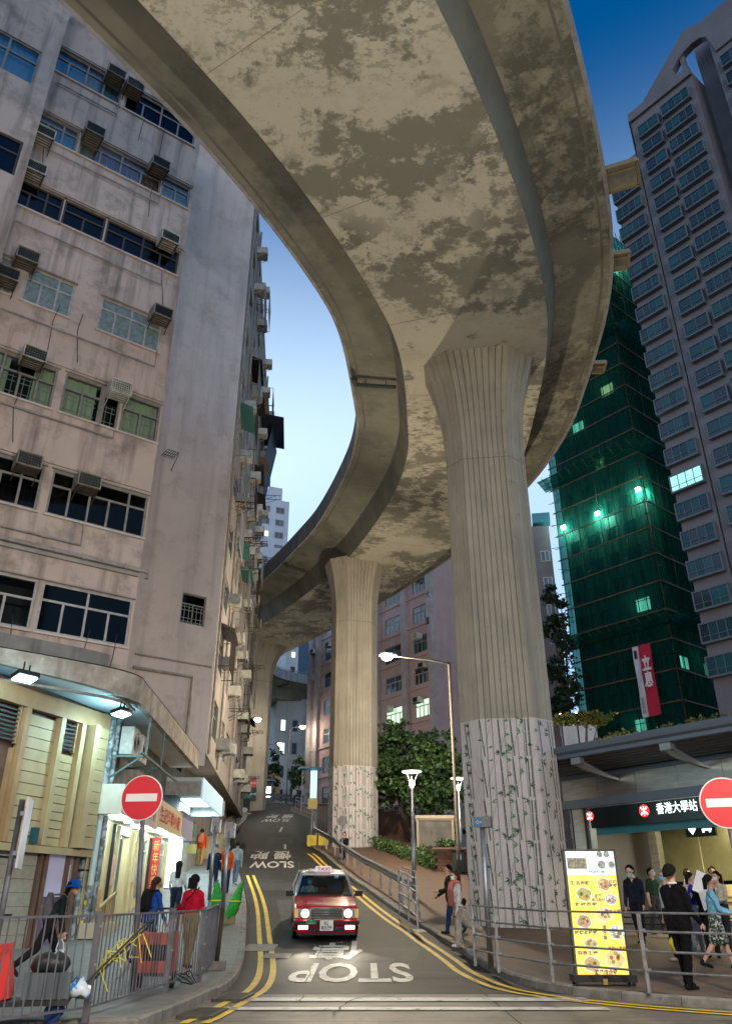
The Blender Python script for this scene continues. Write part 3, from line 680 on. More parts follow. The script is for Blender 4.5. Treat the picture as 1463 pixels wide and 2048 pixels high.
# rows: (pixel left-bottom, pixel right-bottom, window top z offset) -> measured on the wall plane
rows = []
def rowz(*px): return sum(hp(PB, *q)[1] for q in px) / len(px)
zR = [(rowz((104, 137), (228, 207)), rowz((113, 92), (250, 168))), (rowz((90, 270), (375, 424)), rowz((88, 225), (378, 378))), (rowz((42, 412), (360, 555)), rowz((60, 365), (365, 508))),
      (rowz((42, 596), (138, 636), (193, 657), (316, 709)), rowz((63, 532), (153, 565), (207, 588), (322, 653))), (rowz((20, 791), (310, 885)), rowz((20, 703), (322, 814))),
      (rowz((10, 1008), (287, 1074)), rowz((10, 909), (295, 994))), (rowz((65, 1262), (255, 1293)), rowz((82, 1163), (262, 1197)))]
SR = 1.64; SL = -5.0
def su(u, v): return hp(PB, u, v)[0]
groups = [  # row, s-ranges with (cols, transom, frame material, glass, curtain)
    (0, [(SL + .3, su(240, 205), 4, .66, m_alu, m_glass, 1), (su(247, 215), SR - .25, 4, .66, m_alu, m_glassd, 1)]),
    (1, [(SL + .3, su(152, 300), 3, .7, m_alu, m_glass, 1), (su(156, 303), su(318, 395), 4, .66, m_alu, m_glass, 3), (su(320, 396), SR - .12, 2, .66, m_alu, m_glass, 2)]),
    (2, [(SL + .3, su(118, 448), 3, .62, m_brownfr, m_glassd, 1), (su(120, 450), su(203, 488), 2, .62, m_brownfr, m_glassd, -1), (su(206, 490), SR - .2, 4, .62, m_brownfr, m_glassd, -1)]),
    (3, [(SL + .5, su(22, 592), 2, .66, m_aluw, m_glassg, -2), (su(42, 596), su(138, 636), 3, .66, m_aluw, m_glassg, -2), (su(193, 657), su(316, 709), 4, .68, m_aluw, m_glassg, -2)]),
    (4, [(SL + .3, su(102, 815), 5, .62, m_alu, m_glass, 0), (su(118, 820), su(195, 850), 2, .64, m_alu, m_glass, 0), (su(198, 850), su(232, 862), 1, .0, m_alu, m_glass, 0), (su(236, 865), SR - .06, 2, .64, m_alu, m_glass, 0)]),
    (5, [(SL + .3, su(72, 1022), 5, .66, m_alu, m_glassd, -1), (su(90, 1026), SR - .05, 5, .66, m_alu, m_glassd, -1)]),
    (6, [(SL + .5, su(58, 1260), 4, .6, m_aluw, m_glass, -1), (su(68, 1262), su(254, 1292), 4, .64, m_aluw, m_glassd, -1)])]
holes = []
for r_, gs in groups:
    for g in gs: holes.append((g[0], g[1], zR[r_][0], zR[r_][1]))
ZB0, ZB1 = 6.3, 38.0
b = MB(); wall_holes(b, PB, SL - 2, SR, ZB0, ZB1, holes, .34)
# the return wall, back and roof
BK = -7.5
b.add([PB.p(SR, ZB0), PB.p(SR, ZB0, BK), PB.p(SR, ZB1, BK), PB.p(SR, ZB1)], [(0, 1, 2, 3)])
b.add([PB.p(SL - 2, ZB1), PB.p(SR, ZB1), PB.p(SR, ZB1, BK), PB.p(SL - 2, ZB1, BK)], [(0, 1, 2, 3)])
b.add([PB.p(SL - 2, ZB0), PB.p(SR, ZB0), PB.p(SR, ZB0, BK), PB.p(SL - 2, ZB0, BK)], [(3, 2, 1, 0)])
b.build('wall', m_fac, bB)
b = MB(); b.add([PB.p(SL - 2, ZB0, -1.0), PB.p(SR, ZB0, -1.0), PB.p(SR, ZB1, -1.0), PB.p(SL - 2, ZB1, -1.0)], [(0, 1, 2, 3)])
for z0, z1 in zR: b.add([PB.p(SL - 2, z0 - .02, -.34), PB.p(SR - .01, z0 - .02, -.34), PB.p(SR - .01, z0 - .02, -1), PB.p(SL - 2, z0 - .02, -1)], [(0, 1, 2, 3)]); b.add([PB.p(SL - 2, z1 + .02, -.34), PB.p(SR - .01, z1 + .02, -.34), PB.p(SR - .01, z1 + .02, -1), PB.p(SL - 2, z1 + .02, -1)], [(0, 1, 2, 3)])
b.build('room_backing', m_room, bB)
def curtain(parent, pl, s0, s1, z0, z1, out, m):
    b = MB(); n = max(6, int((s1 - s0) / .06)); A = []; B = []
    for i in range(n + 1):
        q = s0 + (s1 - s0) * i / n; o = out + .025 * math.sin(i * 1.7) + random.uniform(-.008, .008); A.append(pl.p(q, z0, o)); B.append(pl.p(q, z1, o))
    b.loft([A, B], False, closed=False); b.build('curtain', m, parent)
def grille_bars(parent, pl, s0, s1, z0, z1, cols, out, m):
    b = MB(); w = (s1 - s0) / cols
    for i in range(cols):
        c = s0 + w * (i + .5)
        for dx in (-.1, .1): b.bar(pl.p(c + dx, z0 + .05, out), pl.p(c + dx, z1 - .05, out), .018)
        for f in (.12, .3, .7, .88): b.bar(pl.p(c - .2, z0 + (z1 - z0) * f, out), pl.p(c + .2, z0 + (z1 - z0) * f, out), .018)
    b.build('window_grille', m, parent)
for r_, gs in groups:
    z0, z1 = zR[r_]
    for (s0, s1, cols, tr, fm, gm, cu) in gs:
        f = window(bB, PB, s0, s1, z0, z1, cols, tr, fm, gm if cu != -2 else m_frost, out=-.07, bw=.07, dep=.08)
        if cu >= 0:
            x = s0
            while x < s1 - .2:
                w = random.uniform(.5, .9); e = min(x + w, s1)
                if random.random() < .85: curtain(f, PB, x, e, z0 + .03, z1 - .03, -.24, m_curt[cu] if random.random() < .8 else m_curt[2]); 
                x = e
            for ch in f.children:
                if ch.name.startswith('curtain'):     # curtains are written in world space: bring under the frame
                    ch.matrix_parent_inverse = Matrix.Identity(4)
                    M_ = Matrix.Translation(f.location) @ Matrix.Rotation(PB.rz, 4, 'Z'); ch.data.transform(M_.inverted())
        if r_ in (4, 5, 1):
            grille_bars(bB, PB, s0, s1, z0, z0 + (z1 - z0) * .64, cols, -.2, m_grille if r_ == 5 else m_whgr)
        # sill
        b = MB(); 
        for a, q in (((s0 + s1) / 2, z0),): b.box(PB.p(a, q - .045, .02), (s1 - s0 + .1, .14, .06), PB.rz)
        b.build('window_sill', m_fac2, bB)
        b = MB(); b.box(PB.p((s0 + s1) / 2, z1 + .04, .02), (s1 - s0 + .12, .12, .05), PB.rz); b.build('window_hood', m_fac3, bB)
for k in range(11):
    s_ = random.uniform(SL + .4, SR - .2); z_ = random.choice(zR)[0]; b = MB(); b.tube([PB.p(s_, z_ + .3, .12), PB.p(s_ + random.uniform(-.1, .15), z_ - .4, .05), PB.p(s_ + random.uniform(-.25, .25), z_ - random.uniform(.9, 1.9), .04)], .011, 5); b.build('loose_cable', m_acd, bB)
# ledges and pipes
def pipe(parent, pl, pts, r=.045, out=.1, m=m_pipeg, name='wall_pipe'):
    P = [pl.p(a, z, out) for a, z in pts]; b = MB(); b.tube(P, r, 7)
    for a, c in zip(P, P[1:]):
        n = int((c - a).length / 1.3)
        for i in range(n): q = a.lerp(c, (i + .5) / n); b.tube([q - (c - a).normalized() * .05, q + (c - a).normalized() * .05], r * 1.35, 7)
    b.build(name, m, parent)
zz = lambda u, v: hp(PB, u, v)
for (ua, va, ub, vb, drop) in ((95, 300, 315, 412, (318, 395)), (30, 445, 320, 572, (328, 545)), (0, 622, 308, 733, (316, 708)), (0, 808, 225, 878, (236, 865)), (0, 1055, 160, 1090, (167, 1050)), (112, 172, 233, 228, (236, 205))):
    a = zz(ua, va); c = zz(ub, vb); zm = (a[1] + c[1]) / 2; d = zz(*drop)
    pipe(bB, PB, [(a[0], zm), (c[0], zm), (c[0], d[1])], .035)
a = zz(0, 1078); c = zz(290, 1145); pipe(bB, PB, [(a[0] - 1, (a[1] + c[1]) / 2), (SR + .2, (a[1] + c[1]) / 2), (SR + .2, (a[1] + c[1]) / 2 - .25)], .075, .14)
b = MB(); zl = zz(140, 1120)[1]; b.box(PB.p((SL + SR) / 2 - 1, zl, .04), (SR - SL + 1.9, .12, .12), PB.rz); b.build('ledge', m_fac3, bB)
for r_ in (0, 1, 2, 4, 5): 
    b = MB(); b.box(PB.p((SL + SR) / 2 - 1, zR[r_][1] + .2, .03), (SR - SL + 1.96, .06, .09), PB.rz); b.build('ledge', m_fac, bB)

bA = T('corner_tenement', 'pink plaster tenement corner at the upper left with a blue curtained window', 'building', PA.p(-6, 10))
AS = -4.52; q1 = PA.hit(85, 105); q0 = PA.hit(70, 172); q2 = PA.hit(48, 285); q3 = PA.hit(30, 352)
hA = [(q1[0] - 3.2, q1[0], q0[1], q1[1]), (q2[0] - 3.2, q2[0], q3[1], q2[1])]
b = MB(); wall_holes(b, PA, -14, AS, 6, 33.6, hA, .3)
b.add([PA.p(AS, 6), PA.p(AS, 6, -1.2), PA.p(AS, 33.6, -1.2), PA.p(AS, 33.6)], [(0, 1, 2, 3)]); b.add([PA.p(-14, 33.6), PA.p(AS, 33.6), PA.p(AS, 33.6, -9), PA.p(-14, 33.6, -9)], [(0, 1, 2, 3)])
b.build('wall', m_fac, bA)
MB().add([PA.p(-14, 6, -.6), PA.p(AS - .1, 6, -.6), PA.p(AS - .1, 33.5, -.6), PA.p(-14, 33.5, -.6)], [(0, 1, 2, 3)]).build('room_backing', m_room, bA)
window(bA, PA, *hA[0], 3, .62, m_alu, m_glass, out=-.08, bw=.08); window(bA, PA, *hA[1], 3, .62, m_brownfr, m_glassd, out=-.08, bw=.08)
curtain(bA, PA, hA[0][0], hA[0][1], hA[0][2], hA[0][3], -.25, m_curt[1])
b = MB(); b.box(PA.p(-9.2, 33.75, -.05), (9.6, .3, .3), PA.rz); b.build('roof_coping', m_fac3, bA)
b = MB(); e = PA.p(AS - .4, 33.9, -.3); b.tube([e, e + Vector((.2, -.3, 1.6))], .02, 5); b.tube([e + Vector((.1, -.15, .8)), e + Vector((-2.5, -2, .9))], .012, 5)
for i in range(7): q = e + Vector((.1, -.15, .8)).lerp(Vector((-2.5, -2, .9)), i / 7); b.tube([q + Vector((-.12, .15, -.02)), q + Vector((.12, -.15, .02))], .008, 4)
b.build('roof_aerial', m_rust, bA)

# ---- the tall tenement behind with a blank end wall and a crowded side wall over the pavement
bC = T('tall_tenement', 'tall pale tenement with a blank end wall and crowded side wall along the hill', 'building', PC.p(0, 7))
PS = Plane((-6.37, 32.0), (-.085, 1.0))
ZC0, ZC1 = 6.7, 39.5; SE = 26.0
w1 = PC.hit(366, 1184); w2 = PC.hit(408, 1254); hC = [(w1[0], w2[0], w2[1], w1[1])]
b = MB(); wall_holes(b, PC, -9, 0, ZC0 - .5, ZC1, hC, .2); b.build('end_wall', m_fac2, bC)
window(bC, PC, *hC[0], 2, .66, m_alu, m_glassd, out=-.1, bw=.06); grille_bars(bC, PC, hC[0][0], hC[0][1], hC[0][2], hC[0][2] + (hC[0][3] - hC[0][2]) * .64, 2, -.05, m_whgr)
MB().add([PC.p(hC[0][0] - .2, hC[0][2] - .2, -.5), PC.p(hC[0][1] + .2, hC[0][2] - .2, -.5), PC.p(hC[0][1] + .2, hC[0][3] + .2, -.5), PC.p(hC[0][0] - .2, hC[0][3] + .2, -.5)], [(0, 1, 2, 3)]).build('room_backing', m_room, bC)
FH = 2.95; colsS = [(1.2, 3.6), (5.0, 7.4), (8.8, 11.0), (12.6, 15.0), (16.4, 18.6), (20.2, 22.6)]
hS = []
for k in range(11):
    for (a, c) in colsS: hS.append((a, c, 7.7 + k * FH, 9.25 + k * FH))
b = MB(); wall_holes(b, PS, 0, SE, ZC0, ZC1, hS, .25)
b.add([PS.p(SE, ZC0), PS.p(SE, ZC0, -9), PS.p(SE, ZC1, -9), PS.p(SE, ZC1)], [(0, 1, 2, 3)]); b.add([PS.p(0, ZC1), PS.p(SE, ZC1), PS.p(SE, ZC1, -9), PS.p(0, ZC1, -9)], [(0, 1, 2, 3)]); b.add([PS.p(0, ZC0), PS.p(SE, ZC0), PS.p(SE, ZC0, -9), PS.p(0, ZC0, -9)], [(3, 2, 1, 0)])
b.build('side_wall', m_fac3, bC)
m_winlit = mat('lit_window', (.5, .5, .4), .5, emit=(.85, 1.0, .9), es=.4); m_paned = mat('dark_pane', (.03, .04, .045), .12, spec=.8); m_panet = mat('teal_pane', (.03, .09, .11), .1, spec=.9); m_paneb = mat('blue_pane', (.05, .09, .14), .1, spec=.9)
for (a, c, z0, z1) in hS:
    window(bC, PS, a, c, z0, z1, 4, .66, random.choice((m_alu, m_aluw)), [m_paned, m_panet, m_paneb, m_paneb], out=-.12, bw=.06)
def cage(a0, a1, z0, z1, m):
    b = MB(); o = .55
    for z in (z0, z1):
        b.bar(PS.p(a0, z, 0), PS.p(a0, z, o), .03); b.bar(PS.p(a1, z, 0), PS.p(a1, z, o), .03); b.bar(PS.p(a0, z, o), PS.p(a1, z, o), .03)
    n = int((a1 - a0) / .16)
    for i in range(n + 1): q = a0 + (a1 - a0) * i / n; b.bar(PS.p(q, z0, o), PS.p(q, z1, o), .018)
    for q in (.5,): b.bar(PS.p(a0, (z0 + z1) / 2, o), PS.p(a1, (z0 + z1) / 2, o), .02)
    b.build('window_cage', m, bC)
rs = random.Random(5)
for (a, c, z0, z1) in hS:
    if rs.random() < .3: cage(a - .05, c + .05, z0 - .1, z1 + .1, rs.choice((m_alu, m_rust, m_whgr)))
def canopy_small(a0, a1, z, d, m):
    MB().add([PS.p(a0, z, 0), PS.p(a1, z, 0), PS.p(a1, z - .3, d), PS.p(a0, z - .3, d), PS.p(a0, z + .03, 0), PS.p(a1, z + .03, 0), PS.p(a1, z - .27, d), PS.p(a0, z - .27, d)], [(3, 2, 1, 0), (4, 5, 6, 7), (2, 3, 7, 6), (0, 4, 7, 3), (1, 2, 6, 5)]).build('window_awning', m, bC)
for k in range(14): 
    a, c, z0, z1 = rs.choice(hS); canopy_small(a - .1, c + .1, z1 + .3, .7, rs.choice((m_fac3, m_rust, mat('awning_teal', (.06, .2, .2), .5))))
canopy_small(16, 20.5, 33.6, 1.7, mat('awning_navy', (.03, .045, .08), .6)); 
b = MB(); b.add([PS.p(17, 33.5, .9), PS.p(21, 33.3, 1.1), PS.p(21.5, 29, .35), PS.p(17.4, 29.5, .25)], [(0, 1, 2, 3)]); b.build('hanging_tarp', mat('tarp_navy', (.03, .05, .09), .7), bC)
for k in range(12):   # drying racks
    q = rs.uniform(1, 24); z = rs.uniform(8, 35); b = MB(); o = rs.uniform(.9, 1.5)
    for w in (0, .7): b.bar(PS.p(q + w, z, 0), PS.p(q + w, z, o), .035); b.bar(PS.p(q + w, z - .5, 0), PS.p(q + w, z, o * .8), .025)
    for i in range(4): b.bar(PS.p(q, z, o * (i + 1) / 4.2), PS.p(q + .7, z, o * (i + 1) / 4.2), .018)
    b.build('drying_rack', m_rust, bC)
for q in (.25, 4.3, 12.0, 19.5): b = MB(); b.tube([PS.p(q, ZC0, .1), PS.p(q, ZC1, .1)], .06, 6); b.build('down_pipe', m_pipeg, bC)
b = MB(); b.tube([PC.p(-3.4, 9.6, .08), PC.p(-.9, 9.6, .08), PC.p(-.9, 7.2, .08)], .07, 7); b.tube([PC.p(-3.4, 10.15, .06), PC.p(-.1, 10.15, .06)], .04, 6); b.build('wall_pipe', m_pipeg, bC)
b = MB(); 
for i in range(6): b.bar(PC.p(-3.25 + .0, 21.2 + i * 0, .0) + Vector((0, 0, 0)), PC.p(-3.25, 21.2, .01), .02)
q = PC.hit(322, 912); c_ = PC.p(q[0] + .6, q[1], 0)
for i in range(6): b.bar(PC.p(q[0] + .1 * i, q[1], .0), PC.p(q[0] + .1 * i, q[1] - .02, .75), .02)
for o in (.25, .5, .75): b.bar(PC.p(q[0], q[1] - .01, o), PC.p(q[0] + .55, q[1] - .01, o), .02)
b.bar(PC.p(q[0] + .55, q[1] - .6, 0), PC.p(q[0] + .55, q[1], .7), .025); b.build('drying_rack', m_rust, bC)
q = PC.hit(370, 540)

# ---- window air conditioners: one template, many copies
def make_ac(case, dark):
    t = T('air_conditioner', 'x', 'air conditioner', (0, 0, 0))
    w, d, h = .72, .62, .46
    b = MB(); th = .03
    b.box((0, -d / 2, h - th / 2), (w, d, th)); b.box((0, -d / 2, th / 2), (w, d, th))
    for x in (-w / 2 + th / 2, w / 2 - th / 2): b.box((x, -d / 2, h / 2), (th, d, h - 2 * th))
    b.box((0, -d / 2, h / 2), (w - 2 * th, d - .1, h - 2 * th)); b.build('casing', case, t)
    b = MB()
    for i in range(9): b.box((-w / 2 + .07 + i * (w - .14) / 8, -d + .03, h / 2), (.02, .02, h - .1))
    for i in range(4): b.box((0, -d + .025, .1 + i * (h - .2) / 3), (w - .08, .015, .02))
    b.build('grille', m_acd if dark else case, t)
    MB().box((0, -d + .055, h / 2), (w - .07, .01, h - .07)).build('coil', m_acd, t)
    b = MB()
    for x in (-w / 2 + .05, w / 2 - .05): b.bar((x, 0, -.02), (x, -d, -.02), .03); b.bar((x, 0, -.32), (x, -d * .9, -.02), .025)
    b.bar((-w / 2, -d * .9, -.02), (w / 2, -d * .9, -.02), .03)
    for i in range(4): b.bar((-w / 2 + .05, -.12 - i * .12, -.03), (w / 2 - .05, -.12 - i * .12, -.03), .02)
    b.build('bracket', m_acw if not dark else m_rust, t)
    return t
def copy_tree(o, parent=None):
    c = o.copy(); COL.objects.link(c); c.parent = parent
    for ch in o.children: copy_tree(ch, c)
    return c
AC = [make_ac(m_acw, False), make_ac(m_acg, True), make_ac(m_acw, True)]
ac_used = [False] * 3
def place_ac(k, loc, rz, label, group, sc=1.0):
    o = AC[k] if not ac_used[k] else copy_tree(AC[k]); ac_used[k] = True
    o.location = loc; o.rotation_euler = (0, 0, rz); o.scale = (sc, sc, sc); o['label'] = label; o['group'] = group
    return o
GB = 'window air conditioners on the pink grey front'
for (u, v, k, lab) in ((225, 165, 1, 'old brown air conditioner under the flyover edge, topmost on the pink tenement'), (262, 190, 1, 'old boxy air conditioner touching the flyover edge at the top window band'),
        (182, 280, 1, 'dark framed air conditioner between blue and red curtained windows'), (312, 345, 1, 'caged dark air conditioner above the red curtained windows of the pink tenement'),
        (82, 285, 2, 'small white air conditioner beside the corner tenement at the upper left'), (64, 355, 2, 'pale air conditioner at the left end of the brown window band'),
        (330, 492, 2, 'white topped air conditioner at the right end of the brown window band'), (48, 530, 1, 'gridded air conditioner over the left frosted window'),
        (8, 565, 1, 'air conditioner with grid front at the left picture edge by the frosted window'), (315, 640, 1, 'black fronted air conditioner beside the four pane frosted window'),
        (62, 725, 2, 'pale air conditioner over green curtains, left one on its floor'), (232, 790, 0, 'white air conditioner over green curtains, right one on its floor'),
        (50, 935, 1, 'gridded air conditioner over green grilled windows, left one on its floor'), (168, 975, 1, 'gridded air conditioner over green grilled windows, right one on its floor')):
    s_, z_ = PB.hit(u, v); place_ac(k, PB.p(s_, z_ - .23, .0), PB.rz, lab, GB)
GS_ = 'air conditioners along the side of the tall tenement'
ORD = ['first', 'second', 'third', 'fourth', 'fifth', 'sixth', 'seventh', 'eighth', 'ninth', 'tenth', 'eleventh', 'twelfth']
cells = [(k, c) for k in range(11) for c in range(6)]; rs.shuffle(cells)
for (k, c) in cells[:42]:
    a, e, z0, z1 = hS[k * 6 + c]; s_ = e + .5 + rs.uniform(-.1, .15); z_ = z0 + rs.uniform(-.2, .9)
    place_ac(rs.choice((0, 0, 2)), PS.p(s_, z_, 0), PS.rz, 'air conditioner on the tall tenement side, %s floor up, %s window from the corner' % (ORD[k], ORD[c]), GS_)

# ================================================================== LEFT: ground floor, canopies, shops
PG = Plane((-8.63, 18.3), (.345, .94)); PH = Plane((-7.2, 22.0), (-.05, 1.0))
m_board = mat('cream_siding', (.44, .33, .18), .55, c2=(.37, .28, .15), sc=2, patch=((.36, .3, .17), 5, .62, .75)); m_boardt = mat('tan_siding', (.36, .22, .11), .55, c2=(.3, .18, .09), sc=2)
m_mosaic = mat('pale_mosaic', (.36, .33, .26), .4, c2=(.3, .275, .215), sc=9); m_brown = mat('brown_panel', (.16, .085, .06), .6, c2=(.11, .06, .045), sc=3)
m_ceil = mat('canopy_ceiling', (.68, .72, .76), .8, c2=(.6, .64, .68), sc=1.1); m_fascia = mat('canopy_fascia', (.42, .36, .31), .88, c2=(.28, .23, .19), sc=2.2, streak=.7, sdark=(.1, .08, .07), patch=[((.5, .43, .36), 2.5, .6, .64)], bump=.3, bsc=20)
m_lightc = mat('cool_lamp_glow', (.8, .9, 1), .5, emit=(.6, .95, 1.0), es=10); m_lightw = mat('white_lamp_glow', (1, 1, 1), .5, emit=(.9, 1.0, 1.0), es=5)
m_black = mat('black_metal', (.02, .02, .022), .5, .3); m_steel = mat('galvanised_steel', (.30, .31, .33), .42, .75, c2=(.22, .23, .25), sc=5); m_cream = mat('cream_shop_panel', (.60, .50, .28), .6, c2=(.52, .43, .23), sc=1.5)
def lamp(name, parent, loc, kind_='POINT', energy=50, col=(1, 1, 1), size=.1, rot=None, spot=None, world=True):
    l = bpy.data.lights.new(name, kind_); l.energy = energy; l.color = col
    if kind_ in ('POINT', 'SPOT'): l.shadow_soft_size = size
    if kind_ == 'SPOT': l.spot_size = R(spot or 120); l.spot_blend = .6
    if kind_ == 'AREA':
        l.shape = 'RECTANGLE'; l.size, l.size_y = size if isinstance(size, tuple) else (size, size)
    o = bpy.data.objects.new(name, l); COL.objects.link(o); o.parent = parent; o.location = Vector(loc) - (org(parent) if (parent and world) else Vector())
    if rot: o.rotation_euler = rot
    return o
def aim(o, d): o.rotation_euler = Vector(d).to_track_quat('-Z', 'Y').to_euler()

gf = T('corner_restaurant', 'ground floor restaurant front with cream siding, louvres and pale tiled base at the corner', 'shop front', PG.p(2, .1))
z_lo, z_hi = 2.58, 6.0
ZG = lambda s: zr(PG.p(s, 0).y) + KERB
b = MB(); b.add([PG.p(-9, -.5, -.12), PG.p(3.94, -.2, -.12), PG.p(3.94, 6.2, -.12), PG.p(-9, 6.2, -.12)], [(0, 1, 2, 3)]); b.build('backing_wall', m_brown, gf)
sb = [PG.hit(22, 1560)[0], PG.hit(62, 1560)[0], PG.hit(112, 1560)[0], PG.hit(158, 1560)[0], 3.9]
# siding bays, each board its own piece; pilasters between the bays
def bay_boards(s0, s1, z0, z1, m, out=.0, n=11):
    h = (z1 - z0) / n
    for k in range(n):
        piece('siding_board', m, PG.p((s0 + s1) / 2, z0 + h * (k + .5), out + random.uniform(-.004, .004)), (s1 - s0 - .01, .05, h - .018), gf, PG.rz + random.uniform(-.008, .008))
bay_boards(sb[0] + .1, sb[1] + .55, z_lo, 5.5, m_board); bay_boards(sb[1] + .7, sb[3] - .4, z_lo, 4.75, m_board); bay_boards(sb[3] + .1, 3.9, z_lo, 5.6, m_board, .25, 11)
for s_ in (sb[0], sb[1] + .62, sb[3] - .3): piece('pilaster', m_boardt if s_ == sb[0] else m_board, PG.p(s_, (z_lo + 5.85) / 2, .06), (.16, .22, 5.85 - z_lo), gf, PG.rz)
piece('pilaster', m_board, PG.p(sb[3], (z_lo + 5.6) / 2, .14), (.2, .5, 5.6 - z_lo), gf, PG.rz)
piece('head_band', m_boardt, PG.p(-1.5, 5.8, .08), (11, .2, .42), gf, PG.rz); piece('base_band', m_board, PG.p(1.6, z_lo - .1, .08), (4.8, .26, .16), gf, PG.rz)
def louvre(s0, s1, z0, z1, out=.02):
    b = MB(); n = int((z1 - z0) / .1)
    for k in range(n): b.box(PG.p((s0 + s1) / 2, z0 + (k + .5) * .1, out), (s1 - s0, .07, .03), PG.rz, 0, .5)
    b.build('louvre_slats', mat('louvre_grey', (.10, .115, .11), .5, .3), gf)
    b = MB()
    for x in (s0, s1): b.box(PG.p(x, (z0 + z1) / 2, out), (.05, .1, z1 - z0 + .05), PG.rz)
    b.build('louvre_frame', m_boardt, gf)
louvre(sb[1] + .75, sb[3] - .45, 4.85, 5.55); louvre(-3.2, sb[0] - .15, 4.75, 5.6)
m_warmwin = mat('warm_lit_interior', (.5, .35, .18), .6, emit=(1.0, .62, .25), es=.35)
piece('lit_shop_window', m_warmwin, PG.p(-1.9, 3.65, -.08), (2.6, .02, 1.9), gf, PG.rz); 
for s_ in (-3.2, -1.9, sb[0] - .15): piece('window_post', m_boardt, PG.p(s_, 3.65, -.02), (.09, .1, 1.95), gf, PG.rz)
# lower storey: tiled panels between brown posts
def zc(s0, s1): return ZG((s0 + s1) / 2)
tl = [PG.hit(-60, 1850)[0], PG.hit(52, 1850)[0], PG.hit(66, 1850)[0], PG.hit(115, 1850)[0], PG.hit(128, 1850)[0], 3.6]
for (s0, s1) in ((-6, tl[0]), (tl[0] + .1, tl[1]), (tl[3], tl[4]), (tl[4] + .12, 3.75)):
    z0 = zc(s0, s1) - .25
    # mosaic laid in courses: every course a piece
    n = 8
    for k in range(n):
        h = (2.42 - z0) / n; piece('mosaic_course', m_mosaic, PG.p((s0 + s1) / 2, z0 + h * (k + .5), -.03), (s1 - s0 - .02, .08, h - .008), gf, PG.rz)
for s_ in (tl[0] + .04, tl[1] + .06, tl[2] + .02, tl[3] - .05, tl[4] + .05): piece('brown_post', m_brown, PG.p(s_, 1.2, .02), (.11, .14, 2.75), gf, PG.rz)
piece('poster_panel', mat('pale_lilac_panel', (.45, .42, .55), .4, emit=(.55, .5, .7), es=.05), PG.p((tl[2] + tl[3]) / 2 + .05, 1.95, .0), (tl[3] - tl[2] - .25, .04, .95), gf, PG.rz)
piece('purple_door', mat('purple_grey', (.16, .13, .2), .6), PG.p((tl[2] + tl[3]) / 2, .75, -.05), (tl[3] - tl[2] - .1, .05, 1.5), gf, PG.rz)
for s_, z_ in ((tl[0] + .6, 2.28), (tl[4] + .5, 2.1), (tl[0] + .8, 1.1)): piece('dark_strip', m_black, PG.p(s_, z_, .025), (.7, .03, .04), gf, PG.rz)
piece('price_list', mat('paper_white', (.7, .68, .62), .7), PG.p(3.35, 1.95, .02), (.22, .01, .5), gf, PG.rz)
# pipe stack at the corner
b = MB()
for i, (ds, r_, o) in enumerate(((4.0, .09, .1), (4.2, .06, .05), (4.36, .1, .12), (4.55, .05, .02), (4.66, .07, .1))):
    q = PG.p(ds, 0, o - .15); b.tube([(q.x, q.y, .2), (q.x, q.y, 6.1)], r_, 8)
    for z in (1.2, 2.6, 4.0, 5.2): b.tube([(q.x, q.y, z), (q.x, q.y, z + .12)], r_ * 1.25, 8)
b.build('drain_stack', mat('pale_blue_pipe', (.35, .40, .42), .6, c2=(.12, .14, .15), sc=5, lo=.45, hi=.55, patch=[((.5, .55, .58), 7, .6, .64)]), gf)
b = MB(); q = PG.p(3.2, 3.75, .12); q2 = PG.p(4.1, 3.75, .2); b.tube([q, q2, q2 + Vector((0, 0, -2))], .085, 8); b.build('elbow_pipe', mat('pale_green_pipe', (.42, .5, .48), .6), gf)
for i, z in enumerate((.9, 1.35, 1.75, 2.1)): q = PG.p(4.2 + .03 * i, z, .02); piece('sticker', mat('yellow_sticker', (.75, .6, .03), .6), q, (.09, .012, .1), gf, PG.rz)
for (u, v, lab) in ((55, 1672, 'dark teal wall lamp on the cream siding nearer the no entry sign back'), (164, 1684, 'dark teal wall lamp by the pipe stack at the siding corner')):
    s_, z_ = PG.hit(u, v); t = T('wall_lamp', lab, 'lamp', PG.p(s_, z_, .1))
    m_ = mat('teal_metal', (.03, .09, .12), .4, .3)
    b = MB(); b.box(PG.p(s_, z_, .2), (.14, .14, .36), PG.rz); b.build('lamp_body', m_, t); b = MB(); b.bar(PG.p(s_ - .15, z_ - .02, .05), PG.p(s_ + .02, z_ - .02, .14), .06); b.build('bracket', m_, t)

# ---- the curved concrete canopy
cp = T('canopy', 'curved concrete canopy with stained fascia over the restaurant corner and pavement', 'canopy', (-7, 20, 6.1))
front = smooth_path([Vector(p) for p in ((-17, 11.6), (-12, 15.1), (-8.9, 17.6), (-7.2, 19.0), (-6.35, 19.85), (-6.0, 20.55), (-6.02, 21.3), (-6.15, 24), (-6.6, 32))], 8)
back = [Vector((p.x - 3.2 if p.y < 20 else -8.2 - (p.y - 20) * .06, p.y + 3.4 if p.y < 20 else max(p.y, 22.5))) for p in front]
zfb = [float(np.interp(p.y, [16.5, 20.3], [6.5, 6.08])) for p in front]
b = MB(); b.loft([[(a.x, a.y, z + .06) for a, z in zip(front, zfb)], [(a.x, a.y, max(6.14, z - .1)) for a, z in zip(back, zfb)]], False, closed=False); b.build('ceiling', m_ceil, cp)
b = MB(); b.loft([[(a.x, a.y, 6.75) for a in front], [(a.x, a.y, 6.8) for a in back]], False, closed=False); b.build('roof_slab', m_fascia, cp)
ins = offset2(front, -.16)
n_ = len(front)
